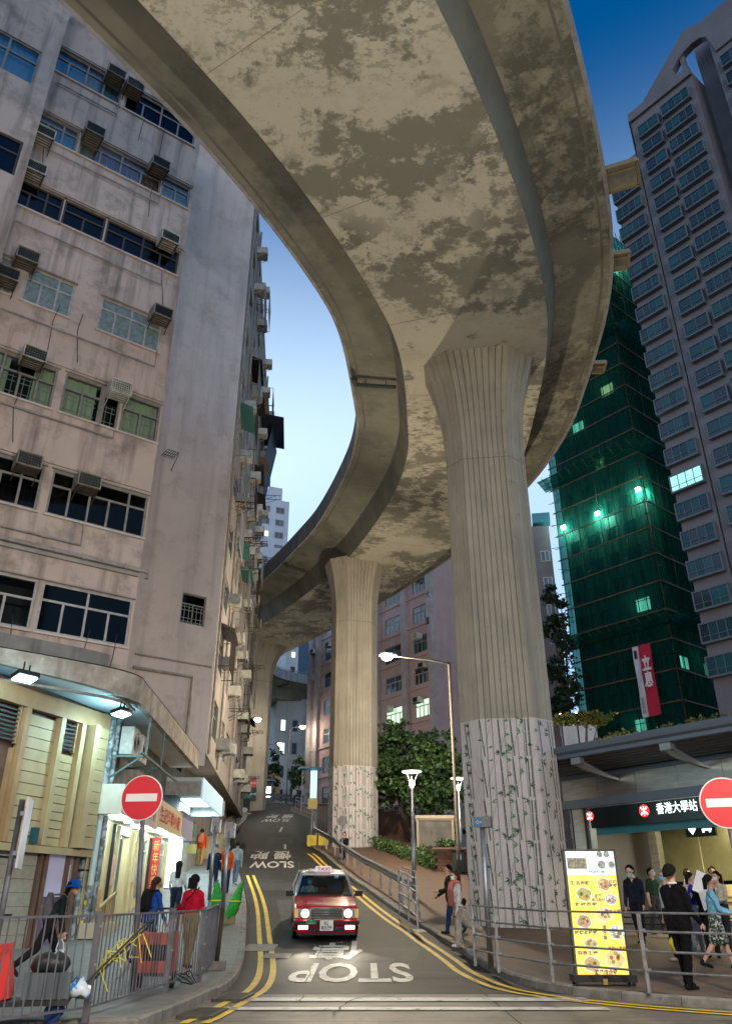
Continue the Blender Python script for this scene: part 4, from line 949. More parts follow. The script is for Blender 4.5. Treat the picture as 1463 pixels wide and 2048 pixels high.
for k in range(0, n_ - 1, 4):   # fascia cast in lengths
    e = min(k + 4, n_ - 1)
    b = MB(); b.loft([[(front[i].x, front[i].y, zfb[i]), (front[i].x, front[i].y, 6.72), (ins[i].x, ins[i].y, 6.72), (ins[i].x, ins[i].y, zfb[i])] for i in range(k, e + 1)]); b.build('fascia_length', m_fascia, cp)
up = offset2(front, -.9); up2 = offset2(front, -1.05)
b = MB(); b.loft([[(a.x, a.y, 6.7), (a.x, a.y, 7.35), (c.x, c.y, 7.35), (c.x, c.y, 6.7)] for a, c in zip(up[:38], up2[:38])]); b.build('upstand', mat('upstand_concrete', (.24, .23, .225), .9, c2=(.17, .165, .16), sc=1.5, streak=.7), cp)
cd = offset2(front, -.3); b = MB(); b.tube([(p.x, p.y, 6.05) for p in cd[8:50]], .035, 6); b.tube([(p.x - .1, p.y + .1, 6.06) for p in cd[8:50]], .02, 6); b.build('conduit', m_pipeg, cp)
for (x, y, lab, tgt) in ((-7.55, 17.1, 'floodlight under the canopy at the left edge above the siding', (-.75, .55)), (-6.42, 20.7, 'floodlight under the canopy by its rounded corner', (-.8, .3))):
    t = T('floodlight', lab, 'floodlight', (x, y, 5.9)); d = Vector((tgt[0], tgt[1], 0)).normalized(); rz = math.atan2(d.y, d.x)
    b = MB(); b.box((x, y, 5.84), (.34, .5, .1), rz, 0, 0, .25); b.build('housing', m_black, t)
    b = MB(); b.box((x, y, 5.775), (.28, .44, .03), rz, 0, 0, .25); b.build('lens', m_lightc, t)
    b = MB(); b.bar((x, y - .15, 5.85), (x, y - .15, 6.12), .03); b.bar((x, y + .15, 5.85), (x, y + .15, 6.12), .03); b.build('bracket', m_black, t)
    lamp('floodlight_spill', t, (x + d.x * .2, y + d.y * .2, 5.55), 'POINT', 30, (.4, .85, 1.0), .15)
    l = lamp('floodlight_bulb', t, (x + d.x * .1, y + d.y * .1, 5.72), 'SPOT', 85, (.5, .9, 1.0), .12, spot=165); aim(l, (d.x * .55, d.y * .55, -1))

# ---- shop row up the hill
sh = T('shop_row', 'row of small lit shops with cream panels and sign boxes under the canopy', 'shop front', PH.p(4, .6))
ZH = lambda s: zr(PH.p(s, 0).y) + KERB
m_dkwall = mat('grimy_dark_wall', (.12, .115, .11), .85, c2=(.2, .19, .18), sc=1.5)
hol = [(.55, 1.75, 1.75, 3.25), (3.3, 4.6, ZH(4) - .3, 3.2), (5.8, 7.4, ZH(6.6) + .2, 3.3), (8.4, 10.6, ZH(9.5) - .3, 3.4)]
b = MB(); wall_holes(b, PH, 0, 12.5, -.2, 3.5, hol, .2); b.build('front_wall', m_cream, sh)
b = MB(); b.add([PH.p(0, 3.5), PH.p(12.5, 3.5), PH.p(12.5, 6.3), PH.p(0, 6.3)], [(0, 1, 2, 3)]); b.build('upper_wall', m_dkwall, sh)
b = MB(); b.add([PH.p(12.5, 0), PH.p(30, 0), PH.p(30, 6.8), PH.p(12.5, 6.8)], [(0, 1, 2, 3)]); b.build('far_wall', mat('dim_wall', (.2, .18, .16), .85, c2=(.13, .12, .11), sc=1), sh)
b = MB()
for h in hol: b.box(PH.p((h[0] + h[1]) / 2, (h[2] + h[3]) / 2, -1.6), (h[1] - h[0] + .3, .05, h[3] - h[2] + .6), PH.rz)
b.build('interior_back', mat('shop_interior', (.5, .5, .46), .7, c2=(.3, .32, .3), sc=2.5, lo=.45, hi=.55), sh)
for h in hol:
    for s_ in (h[0] - .1, h[1] + .1): piece('interior_side', MATS['shop_interior'], PH.p(s_, (h[2] + h[3]) / 2, -.9), (.05, 1.4, h[3] - h[2] + .4), sh, PH.rz)
    piece('interior_ceiling', MATS['shop_interior'], PH.p((h[0] + h[1]) / 2, h[3] + .25, -.9), (h[1] - h[0] + .2, 1.4, .05), sh, PH.rz)
for i, h in enumerate(hol[1:]): piece('interior_light_panel', m_lightw, PH.p((h[0] + h[1]) / 2, h[3] + .18, -.8), ((h[1] - h[0]) * .7, .5, .04), sh, PH.rz)
window(sh, PH, *hol[0], 1, 0, m_alu, [mat('teal_window_pane', (.10, .22, .20), .15, c2=(.05, .1, .1), sc=1.2, stretch=(1, 6, 1))], out=-.06, bw=.06)
window(sh, PH, *hol[2], 3, .8, m_aluw, m_glass, out=-.06, bw=.05); window(sh, PH, *hol[3], 3, .8, m_aluw, m_glass, out=-.06, bw=.05)
piece('glass_door', m_glass, PH.p(3.65, (hol[1][2] + hol[1][3]) / 2, -.1), (.62, .02, hol[1][3] - hol[1][2]), sh, PH.rz); piece('door_frame', m_alu, PH.p(3.98, (hol[1][2] + hol[1][3]) / 2, -.1), (.05, .06, hol[1][3] - hol[1][2]), sh, PH.rz)
for s_ in (2.35, 2.9, 5.1, 5.6, 7.7, 8.2, 10.8): piece('shop_post', m_black if s_ in (2.35, 7.7) else m_cream, PH.p(s_, 1.9, .04), (.07, .1, 3.0), sh, PH.rz)
piece('timber_panel', mat('honey_timber', (.5, .3, .11), .55, c2=(.42, .25, .09), sc=2, stretch=(1, 1, 6)), PH.p(1.15, 1.1, .02), (1.35, .03, 1.15), sh, PH.rz)
for k in range(3): piece('panel_light', m_aluw, PH.p(.7 + k * .42, .95, .04), (.05, .02, .35), sh, PH.rz)
# the little stair rail on a plinth
piece('plinth', mat('plinth_cream', (.45, .4, .28), .7), PH.p(1.1, ZH(1) + .12, .28), (2.2, .5, .34), sh, PH.rz)
b = MB()
b.bar(PH.p(.35, ZH(1) + .62, .4), PH.p(1.95, ZH(1) + 1.0, .4), .07)
for k in range(8): q = .45 + k * .2; b.bar(PH.p(q, ZH(1) + .28, .4), PH.p(q, ZH(1) + .64 + (q - .35) * .24, .4), .03)
b.build('stair_rail', mat('worn_timber', (.34, .24, .12), .7), sh)
# sign boxes
def sign_box(s0, s1, z0, z1, m, out=.75):
    o = piece('sign_box', m, PH.p((s0 + s1) / 2, (z0 + z1) / 2, out / 2), (s1 - s0 - .03, out, z1 - z0), sh, PH.rz); return o
m_signw = mat('sign_white', (.62, .6, .5), .5, c2=(.55, .52, .42), sc=2); m_signc = mat('sign_beige', (.58, .46, .28), .5); m_red = mat('sign_red', (.55, .03, .03), .5); m_signg = mat('sign_lilac_grey', (.3, .27, .34), .5)
sign_box(-.1, 4.9, 3.45, 4.2, m_signw); sign_box(4.95, 9.6, 3.55, 4.4, m_signc); sign_box(9.65, 12.3, 3.6, 4.5, m_signg)
text('sign_lettering', '生記海鮮小廚', m_red, sh, PH.p(7.1, 3.98, .765), (PH.d.x, PH.d.y, 0), (0, 0, 1), 3.9, .5, .01)
text('sign_lettering', '順興粥麵', m_red, sh, PH.p(3.4, 3.85, .765), (PH.d.x, PH.d.y, 0), (0, 0, 1), 2.2, .42, .01)
for i in range(11):
    s_ = .35 + i * .92
    b = MB(); b.disc(PH.p(s_, 3.44 if s_ < 4.9 else 3.54, .45), (0, 0, 1), .13, 14, 0, .03); b.build('downlight', m_lightw, sh)
    if i % 3 == 1: lamp('downlight_bulb', sh, PH.p(s_, 3.36, .5), 'POINT', 30, (.7, .98, 1.0), .1)
piece('hanging_banner', m_red, PH.p(7.95, 2.5, .2), (.05, .3, 1.9), sh, PH.rz)
text('banner_lettering', '新\n年\n快\n樂', mat('banner_gold', (.8, .6, .2), .5), sh, PH.p(7.92, 2.6, .22) + Vector((0, -.04, 0)), (1, 0, 0), (0, 0, 1), .2, 1.5)
piece('poster', mat('poster_pink', (.6, .35, .32), .6), PH.p(2.62, 2.2, .06), (.3, .01, .8), sh, PH.rz); piece('price_board', m_signw, PH.p(5.35, 2.3, .06), (.3, .02, .7), sh, PH.rz)
# outdoor condensers on a rack over the sign
rk = MB(); 
for s_ in (.4, 2.6): rk.bar(PH.p(s_, 5.0, 0), PH.p(s_, 5.0, 1.1), .06); rk.bar(PH.p(s_, 4.3, 0), PH.p(s_, 5.0, 1.0), .05); rk.bar(PH.p(s_, 5.0, 1.1), PH.p(s_, 6.1, 1.1), .05)
rk.bar(PH.p(-.3, 5.0, 1.1), PH.p(5.5, 5.02, 1.1), .06); rk.build('steel_rack', mat('green_grey_steel', (.09, .13, .12), .6, .3), sh)
for k, (s_, lab) in enumerate(((.9, 'tall outdoor condenser unit on the rack above the white shop sign'), (2.1, 'second outdoor condenser unit behind the tall one above the shop sign'))):
    t = T('condenser_unit', lab, 'air conditioner', PH.p(s_, 5.05, .5))
    b = MB(); b.box(PH.p(s_, 5.45, .5), (.85, .35, .75), PH.rz); b.build('casing', m_acw, t)
    b = MB(); c = PH.p(s_, 5.45, .69); 
    for j in range(4): b.tube([c + Vector((0, math.cos(q) * (.08 + j * .06), math.sin(q) * (.08 + j * .06))) for q in np.linspace(0, 6.28, 15)], .008, 4)
    b.build('fan_grille', m_acd, t)
# the second, white canopy lit from below, a lit sign and small hanging signs
c2 = T('white_canopy', 'white slab canopy glowing blue white from below, beyond the concrete canopy', 'canopy', (-7.6, 35, 5.0))
A = [(-8.9, 31.5), (-6.25, 31.5), (-6.6, 38.2), (-9.0, 38.2)]
b = MB(); b.prism(A, 5.35, 5.7); b.build('slab', m_ceil, c2); b = MB(); b.box((-7.75, 38.2, 5.25), (2.5, .06, .65)); b.build('fascia', m_aluw, c2); b = MB(); b.box((-7.6, 31.48, 5.3), (2.6, .06, .5)); b.build('fascia', m_aluw, c2)
piece('glowing_fascia', mat('fascia_glow', (.5, .6, .66), .5, emit=(.4, .8, 1.0), es=.16), (-6.45, 34.85, 5.3), (.06, 6.8, .75), c2, .052)  # plain fascia given faint cyan emission so its road face looks lit
piece('light_tray', mat('tray_glow', (.8, .9, 1), .5, emit=(.6, .9, 1.0), es=2.2), (-7.5, 36.4, 5.31), (1.2, 2.6, .05), c2)
l = lamp('tray_light', c2, (-7.5, 36.4, 5.2), 'AREA', 150, (.62, .92, 1.0), (1.2, 2.6))
ls = T('light_box_sign', 'narrow glowing white vertical sign box on the shop wall below the white canopy', 'sign', PH.p(11.6, 2.6, .5))
b = MB(); b.box(PH.p(11.2, 3.0, .3), (.25, .5, 2.2), PH.rz); b.build('light_panel', mat('sign_glow', (.9, .95, 1), .5, emit=(.75, .95, 1.0), es=1.4), ls); b = MB(); b.bar(PH.p(11.2, 4.15, 0), PH.p(11.2, 4.15, .6), .05); b.bar(PH.p(11.2, 1.85, 0), PH.p(11.2, 1.85, .6), .05); b.build('bracket', m_black, ls)
for k, (s_, z_, w, h, lab) in enumerate(((12.6, 4.0, .5, .45, 'small green shop sign plate hanging below the white canopy'), (13.6, 3.4, .45, .35, 'small dull yellow plate on the wall beyond the shops'))):
    t = T('hanging_sign', lab, 'sign', PH.p(s_, z_, .4)); b = MB(); b.box(PH.p(s_, z_, .55), (.05, w, h), PH.rz); b.build('plate', mat('plate%d' % k, [(.12, .3, .12), (.45, .4, .12)][k], .5), t); b = MB(); b.bar(PH.p(s_, z_ + h / 2 + .1, 0), PH.p(s_, z_ + h / 2 + .1, .8), .03); b.bar(PH.p(s_, z_ + h / 2, .5), PH.p(s_, z_ + h / 2 + .1, .5), .02); b.build('arm', m_black, t)

# ================================================================== RIGHT: station entrance
PM = Plane((6.65, 27.0), (.609, -.793)); FZ = zr(22.5) + KERB
m_ss = mat('brushed_steel', (.42, .41, .40), .32, .9, c2=(.34, .33, .32), sc=2, stretch=(1, 1, 8)); m_beam = mat('blue_grey_beam', (.12, .15, .2), .45, .4); m_roofst = mat('roof_sheet', (.2, .22, .25), .5, .5)
m_stpan = mat('station_panel', (.30, .28, .16), .35, .55, c2=(.24, .22, .12), sc=1.2); m_sttile = mat('station_tile', (.55, .45, .2), .45, c2=(.45, .36, .15), sc=2)
m_signdk = mat('sign_dark', (.006, .012, .016), .25, spec=.6); m_whglow = mat('white_letter_glow', (.9, 1, 1), .5, emit=(.85, 1, 1), es=1.3); m_redglow = mat('red_logo_glow', (.8, .02, .02), .5, emit=(1, .03, .03), es=.8); m_cyan = mat('teal_strip', (.02, .08, .1), .3, emit=(.05, .35, .42), es=.03)
st = T('station_entrance', 'railway station entrance with steel canopy and glowing name sign behind the pavement', 'station entrance', PM.p(3, FZ))
D3 = Vector((PM.d.x, PM.d.y, 0)); U3 = Vector((0, 0, 1)); N3 = Vector((PM.n.x, PM.n.y, 0))
# columns and beams
for s_ in (.35, 8.6):
    piece('column', m_ss, PM.p(s_, (FZ + 4.05) / 2, -.1), (.42, .42, 4.05 - FZ), st, PM.rz); piece('column_trim', m_beam, PM.p(s_ + .3, (FZ + 4.05) / 2, -.1), (.1, .3, 4.05 - FZ), st, PM.rz)
piece('fascia_beam', m_beam, PM.p(4.6, 4.18, .1), (9.6, .3, .26), st, PM.rz)
for k in range(7): piece('steel_panel', m_ss, PM.p(.45 + k * 1.42, 4.64, -.02), (1.40, .08, .64), st, PM.rz)
piece('roof_beam', m_beam, PM.p(4.6, 5.02, -.05), (9.8, .2, .12), st, PM.rz)
# roof with ribbed underside, eave beam and curved brackets
b = MB(); OUT = 2.0
b.add([PM.p(-2.5, 5.1, -.3), PM.p(11, 5.1, -.3), PM.p(11, 5.42, OUT), PM.p(-2.5, 5.42, OUT), PM.p(-2.5, 5.2, -.3), PM.p(11, 5.2, -.3), PM.p(11, 5.52, OUT), PM.p(-2.5, 5.52, OUT)], [(3, 2, 1, 0), (4, 5, 6, 7), (0, 1, 5, 4), (2, 3, 7, 6)]); b.build('roof_sheet', m_roofst, st)
for k in range(9):
    t_ = (k + .5) / 9; o = -.25 + (OUT + .2) * t_; piece('roof_rib', m_roofst, PM.p(4.2, 5.085 + .32 * t_, o), (13, .1, .04), st, PM.rz)
b = MB(); b.tube([PM.p(-2.5, 5.5, OUT + .05), PM.p(11, 5.5, OUT + .05)], .13, 10); b.box(PM.p(4.2, 5.36, OUT), (13.4, .1, .2), PM.rz); b.build('eave_beam', m_beam, st)
for s_ in (1.95, 5.0, 8.0):
    b = MB(); R_ = []
    for k in range(9):
        q = k / 8; o = OUT - .05 - q * (OUT - .1); z = 5.25 - .42 * q ** .6 - .05; hgt = .26 * (1 - q * .75); c = PM.p(s_, z, o); R_.append([c + D3 * .07 + U3 * hgt / 2, c - D3 * .07 + U3 * hgt / 2, c - D3 * .07 - U3 * hgt / 2, c + D3 * .07 - U3 * hgt / 2])
    b.loft(R_); b.box(PM.p(s_, 5.24, OUT - .12), (.34, .2, .34), PM.rz); b.build('roof_bracket', mat('bracket_grey', (.26, .29, .32), .4, .5), st)
# hanging name sign
piece('sign_housing', m_signdk, PM.p(4.9, 3.74, .12), (7.9, .34, .62), st, PM.rz); piece('sign_trim', m_ss, PM.p(4.9, 4.02, .29), (7.9, .03, .03), st, PM.rz); piece('teal_glass_band', m_cyan, PM.p(4.9, 3.33, .05), (7.8, .12, .2), st, PM.rz)
def mtr_logo(c, r, parent=st):
    b = MB(); b.disc(c, N3, r, 28, 0, .01); lg = b.build('logo_disc', m_redglow, parent)
    b = MB(); c = Vector(c) + N3 * .012
    b.bar(c - U3 * r * .75, c + U3 * r * .75, r * .14, .004)
    for sg in (1, -1):
        pts = [c + D3 * (math.cos(a) * r * .62) + U3 * (sg * (r * .74 - math.sin(a) * r * .58)) for a in np.linspace(.15, math.pi - .15, 9)]
        for a_, b_ in zip(pts, pts[1:]): b.bar(a_, b_, .004, r * .16)
    b.build('logo_mark', m_whglow, lg); return lg
mtr_logo(PM.p(2.92, 3.78, .30), .17); mtr_logo(PM.p(.95, 3.78, .30), .14)
text('station_name', '香港大學站', m_whglow, st, PM.p(3.98, 3.8, .30), D3, U3, 1.3, .3, .003); text('station_name', 'HKU Station', m_whglow, st, PM.p(5.28, 3.78, .30), D3, U3, 1.05, .2)
# interior
BK_ = -4.2
b = MB(); b.add([PM.p(.2, FZ - .05, 0), PM.p(10, FZ - .05, 0), PM.p(10, FZ - .02, BK_), PM.p(.2, FZ - .02, BK_)], [(0, 1, 2, 3)]); b.build('entrance_floor', mat('floor_tile', (.16, .14, .1), .4), st)
b = MB(); b.add([PM.p(.2, 3.9, 0), PM.p(10, 3.9, 0), PM.p(10, 3.9, BK_), PM.p(.2, 3.9, BK_)], [(3, 2, 1, 0)]); b.add([PM.p(.2, 4.9, 0), PM.p(10, 4.9, 0), PM.p(10, 4.9, BK_), PM.p(.2, 4.9, BK_)], [(0, 1, 2, 3)]); b.build('entrance_ceiling', mat('entrance_soffit', (.3, .28, .2), .6), st)
for k in range(7):
    s_ = .4 + k * 1.42
    piece('wall_panel', m_stpan, PM.p(s_ + .7, 3.0, BK_ + (.0 if k % 2 else .01)), (1.385, .06, 2.0), st, PM.rz); piece('panel_joint', mat('joint_pale', (.6, .55, .35), .4), PM.p(s_, 3.0, BK_ + .04), (.02, .02, 2.0), st, PM.rz)  # panel joints in a pale plain colour
    for j in range(2): piece('wall_tile', m_sttile, PM.p(s_ + .7, FZ + .55 + j * .52, BK_ + .02), (1.40, .06, .505), st, PM.rz)
piece('skirting', m_beam, PM.p(5.2, FZ + .12, BK_ + .06), (10, .05, .24), st, PM.rz)
b = MB(); b.add([PM.p(.2, FZ - .1, 0), PM.p(.2, FZ - .1, BK_), PM.p(.2, 4.2, BK_), PM.p(.2, 4.2, 0)], [(3, 2, 1, 0)]); b.build('side_wall', mat('dark_side_panel', (.10, .10, .12), .4, .3), st); b = MB(); b.add([PM.p(9.9, FZ - .1, 0), PM.p(9.9, FZ - .1, BK_), PM.p(9.9, 4.2, BK_), PM.p(9.9, 4.2, 0)], [(0, 1, 2, 3)]); b.build('side_wall', mat('dark_side_panel', (.10, .10, .12), .4, .3), st)
for s_ in (1.2, 4.4, 7.2): piece('inner_column', m_ss, PM.p(s_, (FZ + 3.9) / 2, -2.6), (.3, .3, 3.9 - FZ), st, PM.rz)
b = MB(); b.bar(PM.p(1.6, FZ + .95, BK_ + .2), PM.p(6, FZ + .95, BK_ + .2), .05); b.build('wall_handrail', m_ss, st)
for k, s_ in enumerate((2.4, 5.6, 8.4)):
    piece('ceiling_light', mat('warm_tube_glow', (1, .95, .7), .5, emit=(1, .92, .6), es=6), PM.p(s_, 3.87, -2.0), (1.1, .16, .04), st, PM.rz)
    l = lamp('entrance_light', st, PM.p(s_, 3.8, -2.0), 'AREA', 75, (1.0, .90, .56), (1.1, .2)); l.rotation_euler = (0, 0, PM.rz)
for k in range(2): piece('notice', mat('paper_white', (.7, .68, .62), .7), PM.p(1.65, 2.1 - k * .42, BK_ + .06), (.16, .01, .3), st, PM.rz)
es = T('exit_sign', 'dark hanging sign with white down arrow and tram symbol in the station entrance', 'sign', PM.p(4.2, 3.3, -1.2))
b = MB(); b.box(PM.p(3.9, 3.33, -.9), (.95, .08, .52), PM.rz); b.build('board', mat('exit_board', (.02, .035, .035), .3), es)
b = MB(); c = PM.p(3.65, 3.33, -.855); b.bar(c + U3 * .17, c - U3 * .05, .09, .006); b.add([c + D3 * -.13 - U3 * .02, c + D3 * .13 - U3 * .02, c - U3 * .19], [(0, 2, 1), (0, 1, 2)]); b.build('arrow', m_whglow, es)
b = MB(); c = PM.p(4.08, 3.35, -.855); b.box(c + U3 * .06, (.36, .006, .2), PM.rz); b.box(c - U3 * .1 + D3 * .03, (.3, .006, .05), PM.rz); b.box(c - U3 * .15 - D3 * .08, (.06, .006, .05), PM.rz); b.box(c - U3 * .15 + D3 * .12, (.06, .006, .05), PM.rz); b.build('tram_symbol', m_whglow, es)
for s_ in (3.5, 4.3): b = MB(); b.tube([PM.p(s_, 3.58, -.9), PM.p(s_, 3.9, -.9)], .015, 6); b.build('hanger', m_ss, es)
mp = T('map_board', 'green map board with a lit frame at the right edge inside the station', 'sign', PM.p(6.2, FZ, -1))
b = MB(); b.box(PM.p(5.95, 2.15, -1.6), (.9, .06, 1.1), PM.rz); b.build('panel', mat('map_green', (.08, .3, .05), .5, emit=(.1, .45, .05), es=.5), mp); b = MB(); b.box(PM.p(5.47, 1.7, -1.6), (.07, .1, 2.2), PM.rz); b.box(PM.p(6.43, 1.7, -1.6), (.07, .1, 2.2), PM.rz); b.build('frame', m_ss, mp)
text('map_lettering', 'A', mat('map_orange', (.8, .25, .05), .5), mp, PM.p(5.95, 1.95, -1.56), D3, U3, .4, .5)
tt = T('station_totem', 'round red station logo lamp peeking out beside the bamboo painted pier', 'sign', PM.p(-.55, FZ, .2))
b = MB(); b.box(PM.p(-.35, 3.75, .2), (.5, .16, .62), PM.rz); b.build('light_case', m_beam, tt); b = MB(); b.bar(PM.p(-.35, FZ, .2), PM.p(-.35, 3.45, .2), .1); b.build('post', m_ss, tt); mtr_logo(PM.p(-.35, 3.75, .30), .23, tt)

# dark rail fence in front of the station wall
fr = T('forecourt_railing', 'low dark four bar railing on the forecourt behind the standing people', 'railing', PM.p(3, FZ, 1.6))
for s_ in (1.2, 3.2, 5.2, 7.2): b = MB(); b.bar(PM.p(s_, FZ - .02, 1.5), PM.p(s_, FZ + .62, 1.5), .06); b.build('post', m_black, fr)
for k in range(4): b = MB(); b.bar(PM.p(1.2, FZ + .12 + k * .16, 1.5), PM.p(7.2, FZ + .12 + k * .16, 1.5), .035); b.build('rail', m_black, fr)

# ================================================================== RIGHT: the tall tower with bay windows
PT = Plane((29.6, 66.0), (.631, -.776))
m_tow = mat('tower_wall', (.19, .175, .195), .85, c2=(.16, .148, .168), sc=.3, streak=.25, sdark=(.18, .16, .16)); m_bay = mat('bay_grey', (.12, .14, .16), .6); m_tpane = [mat('tower_pane_a', (.018, .065, .08), .15, spec=.5), mat('tower_pane_b', (.015, .05, .065), .12, spec=.5), mat('tower_pane_c', (.02, .085, .1), .15, spec=.5), mat('tower_pane_d', (.015, .03, .04), .1, spec=.8)]
tw = T('apartment_tower', 'tall grey apartment tower with rows of bay windows and an arched gable top', 'building', PT.p(6, .5))
hz = lambda u, v: PT.hit(u, v)
sA0, sA1 = hz(1264, 565)[0], hz(1316, 540)[0]; sB0, sB1 = hz(1349, 560)[0], hz(1389, 520)[0]; sC0, sC1 = hz(1393, 530)[0] + .55, hz(1458, 480)[0] + .2
ztopL = hz(1219, 346)[1]; sM = (sA1 + sB0) / 2 - .4; sE = sC1 + .7
zEave = hz(1278, 222)[1]
b = MB(); b.add([PT.p(0, 0), PT.p(sM, 0), PT.p(sM, ztopL), PT.p(0, ztopL)], [(0, 1, 2, 3)]); b.add([PT.p(0, 0), PT.p(0, 0, -9), PT.p(0, ztopL, -9), PT.p(0, ztopL)], [(3, 2, 1, 0)]); b.add([PT.p(0, ztopL), PT.p(sM, ztopL), PT.p(sM, ztopL, -9), PT.p(0, ztopL, -9)], [(0, 1, 2, 3)])
b.add([PT.p(sM, 0, .0), PT.p(sM, 0, -1.2), PT.p(sM, zEave, -1.2), PT.p(sM, zEave)], [(0, 1, 2, 3)]); sPI = sB0 - .9
b.add([PT.p(sM, 0, -1.2), PT.p(sPI, 0, -1.2), PT.p(sPI, ztopL + 4, -1.2), PT.p(sM, ztopL + 4, -1.2)], [(0, 1, 2, 3)]); b.add([PT.p(sPI, 0, -1.2), PT.p(sPI, 0, 0), PT.p(sPI, zEave, 0), PT.p(sPI, zEave, -1.2)], [(0, 1, 2, 3)])
b.add([PT.p(sPI, 0), PT.p(sE, 0), PT.p(sE, zEave), PT.p(sPI, zEave)], [(0, 1, 2, 3)]); b.add([PT.p(sE, 0), PT.p(sE, 0, -9), PT.p(sE, zEave, -9), PT.p(sE, zEave)], [(0, 1, 2, 3)])
b.add([PT.p(sE + 2.6, 0), PT.p(sE + 14, 0), PT.p(sE + 14, zEave + 6), PT.p(sE + 2.6, zEave + 6)], [(0, 1, 2, 3)]); b.add([PT.p(sE + 2.6, 0, 0), PT.p(sE + 2.6, 0, -9), PT.p(sE + 2.6, zEave + 6, -9), PT.p(sE + 2.6, zEave + 6)], [(3, 2, 1, 0)])
b.add([PT.p(sE, 0, -3), PT.p(sE + 2.6, 0, -3), PT.p(sE + 2.6, zEave + 7, -3), PT.p(sE, zEave + 7, -3)], [(0, 1, 2, 3)])
b.build('wall', m_tow, tw)
# gable with a half arch, as a thick ring of concrete
G = [hz(*q) for q in ((1278, 222), (1369, 64), (1463, 30))]; ze = zEave
gl = sPI; g_ap = G[1]
b = MB()
slope = [hz(*q) for q in ((1278, 222), (1367, 63), (1463, 17))]; slope.append((slope[-1][0] + 6, slope[-1][1] + 1.5)); arch_ = [hz(*q) for q in ((1346, 142), (1356, 122), (1368, 106), (1382, 91), (1400, 78), (1412, 76))]; arch_.append((arch_[-1][0] + .5, ze))
sx_ = sorted({*np.linspace(slope[0][0], slope[-1][0], 16).tolist(), *[q[0] for q in arch_], slope[1][0], arch_[0][0] - .01, arch_[-1][0] + .01})
tz_ = lambda s_: float(np.interp(s_, [q[0] for q in slope], [q[1] for q in slope])); bz_ = lambda s_: float(np.interp(s_, [q[0] for q in arch_], [q[1] for q in arch_])) if arch_[0][0] <= s_ <= arch_[-1][0] else ze - .5
for a, c in zip(sx_, sx_[1:]):
    P4 = [(a, bz_(a)), (c, bz_(c)), (c, tz_(c)), (a, tz_(a))]; b.loft([[PT.p(q, z, .25) for q, z in P4], [PT.p(q, z, -.6) for q, z in P4]])
for q in (arch_[1][0] + .4,): b.box(PT.p(q, (ze + bz_(q)) / 2, -.2), (.5, .5, bz_(q) - ze + .6), PT.rz)
b.box(PT.p((gl + sE) / 2, ze - .2, .1), (sE - gl, .5, 1.4), PT.rz)
b.build('arched_gable', m_tow, tw)
_bay = {}
def bay_win(pl, parent, s0, s1, z0, h, cols, lit=None, fm=m_bay, pm=None, d=.55):
    w = s1 - s0; key = (round(w, 2), h, cols, fm.name)
    if key not in _bay:
        q = MB(); q.box((0, -d / 2, -.09), (w + .2, d, .18)); q.box((0, -d / 2, h + .07), (w + .2, d, .14))
        for x in (-w / 2 - .05, w / 2 + .05): q.box((x, -d / 2, h / 2), (.12, d, h))
        for i in range(1, cols): q.box((-w / 2 + w * i / cols, -d + .05, h / 2), (.06, .07, h))
        q.box((0, -d + .04, h * .3), (w, .05, .05))
        _bay[key] = q.mesh('bay_window', fm)
    f = link('bay_window', _bay[key], parent, pl.p((s0 + s1) / 2, z0) - org(parent), pl.rz)
    for i in range(cols):
        m_ = lit if lit else random.choice(pm or m_tpane)
        link('pane', unit(m_), f, (-w / 2 + w * (i + .5) / cols, -d + .1, h / 2), 0, (w / cols - .04, .03, h))
    return f
z = hz(1445, 1350)[1]; FLH = 2.97; k = 0
while z < ztopL - 3.5:
    lit = None
    if abs(z - hz(1385, 985)[1]) < 1.4: lit = mat('lit_window_teal', (.3, .5, .5), .5, emit=(.35, .95, .9), es=.5)
    bay_win(PT, tw, sA0, sA1, z, 1.55, 4, lit); z += FLH
z = hz(1445, 1350)[1] + .9
while z < zEave - 3:
    bay_win(PT, tw, sB0, sB1, z, 1.55, 2); bay_win(PT, tw, sC0, sC1, z + .4, 1.55, 4)
    if z > zEave - 40: bay_win(PT, tw, sE + 3.4, sE + 6.4, z + .8, 1.55, 3)
    # small toilet windows in the re-entrant strip
    m_ = random.choice((m_paned, m_paned, m_panet, mat('lit_window_pale', (.5, .6, .5), .5, emit=(.75, 1, .8), es=1.0)))
    piece('small_window', m_, PT.p(sM + .75, z + .9, -1.16), (.5, .1, .7), tw, PT.rz); z += FLH
for o in (.25, .42, .58): b = MB(); b.tube([PT.p(sM + o - .1, 2, -.2), PT.p(sM + o - .1, ztopL + 1, -.2)], .07, 6); b.build('drain_pipe', m_pipeg, tw)
z = 14
while z < ztopL: b = MB(); b.box(PT.p(sPI - .35, z, -.8), (.7, .5, .45), PT.rz); b.build('cooling_unit', m_bay, tw); z += FLH

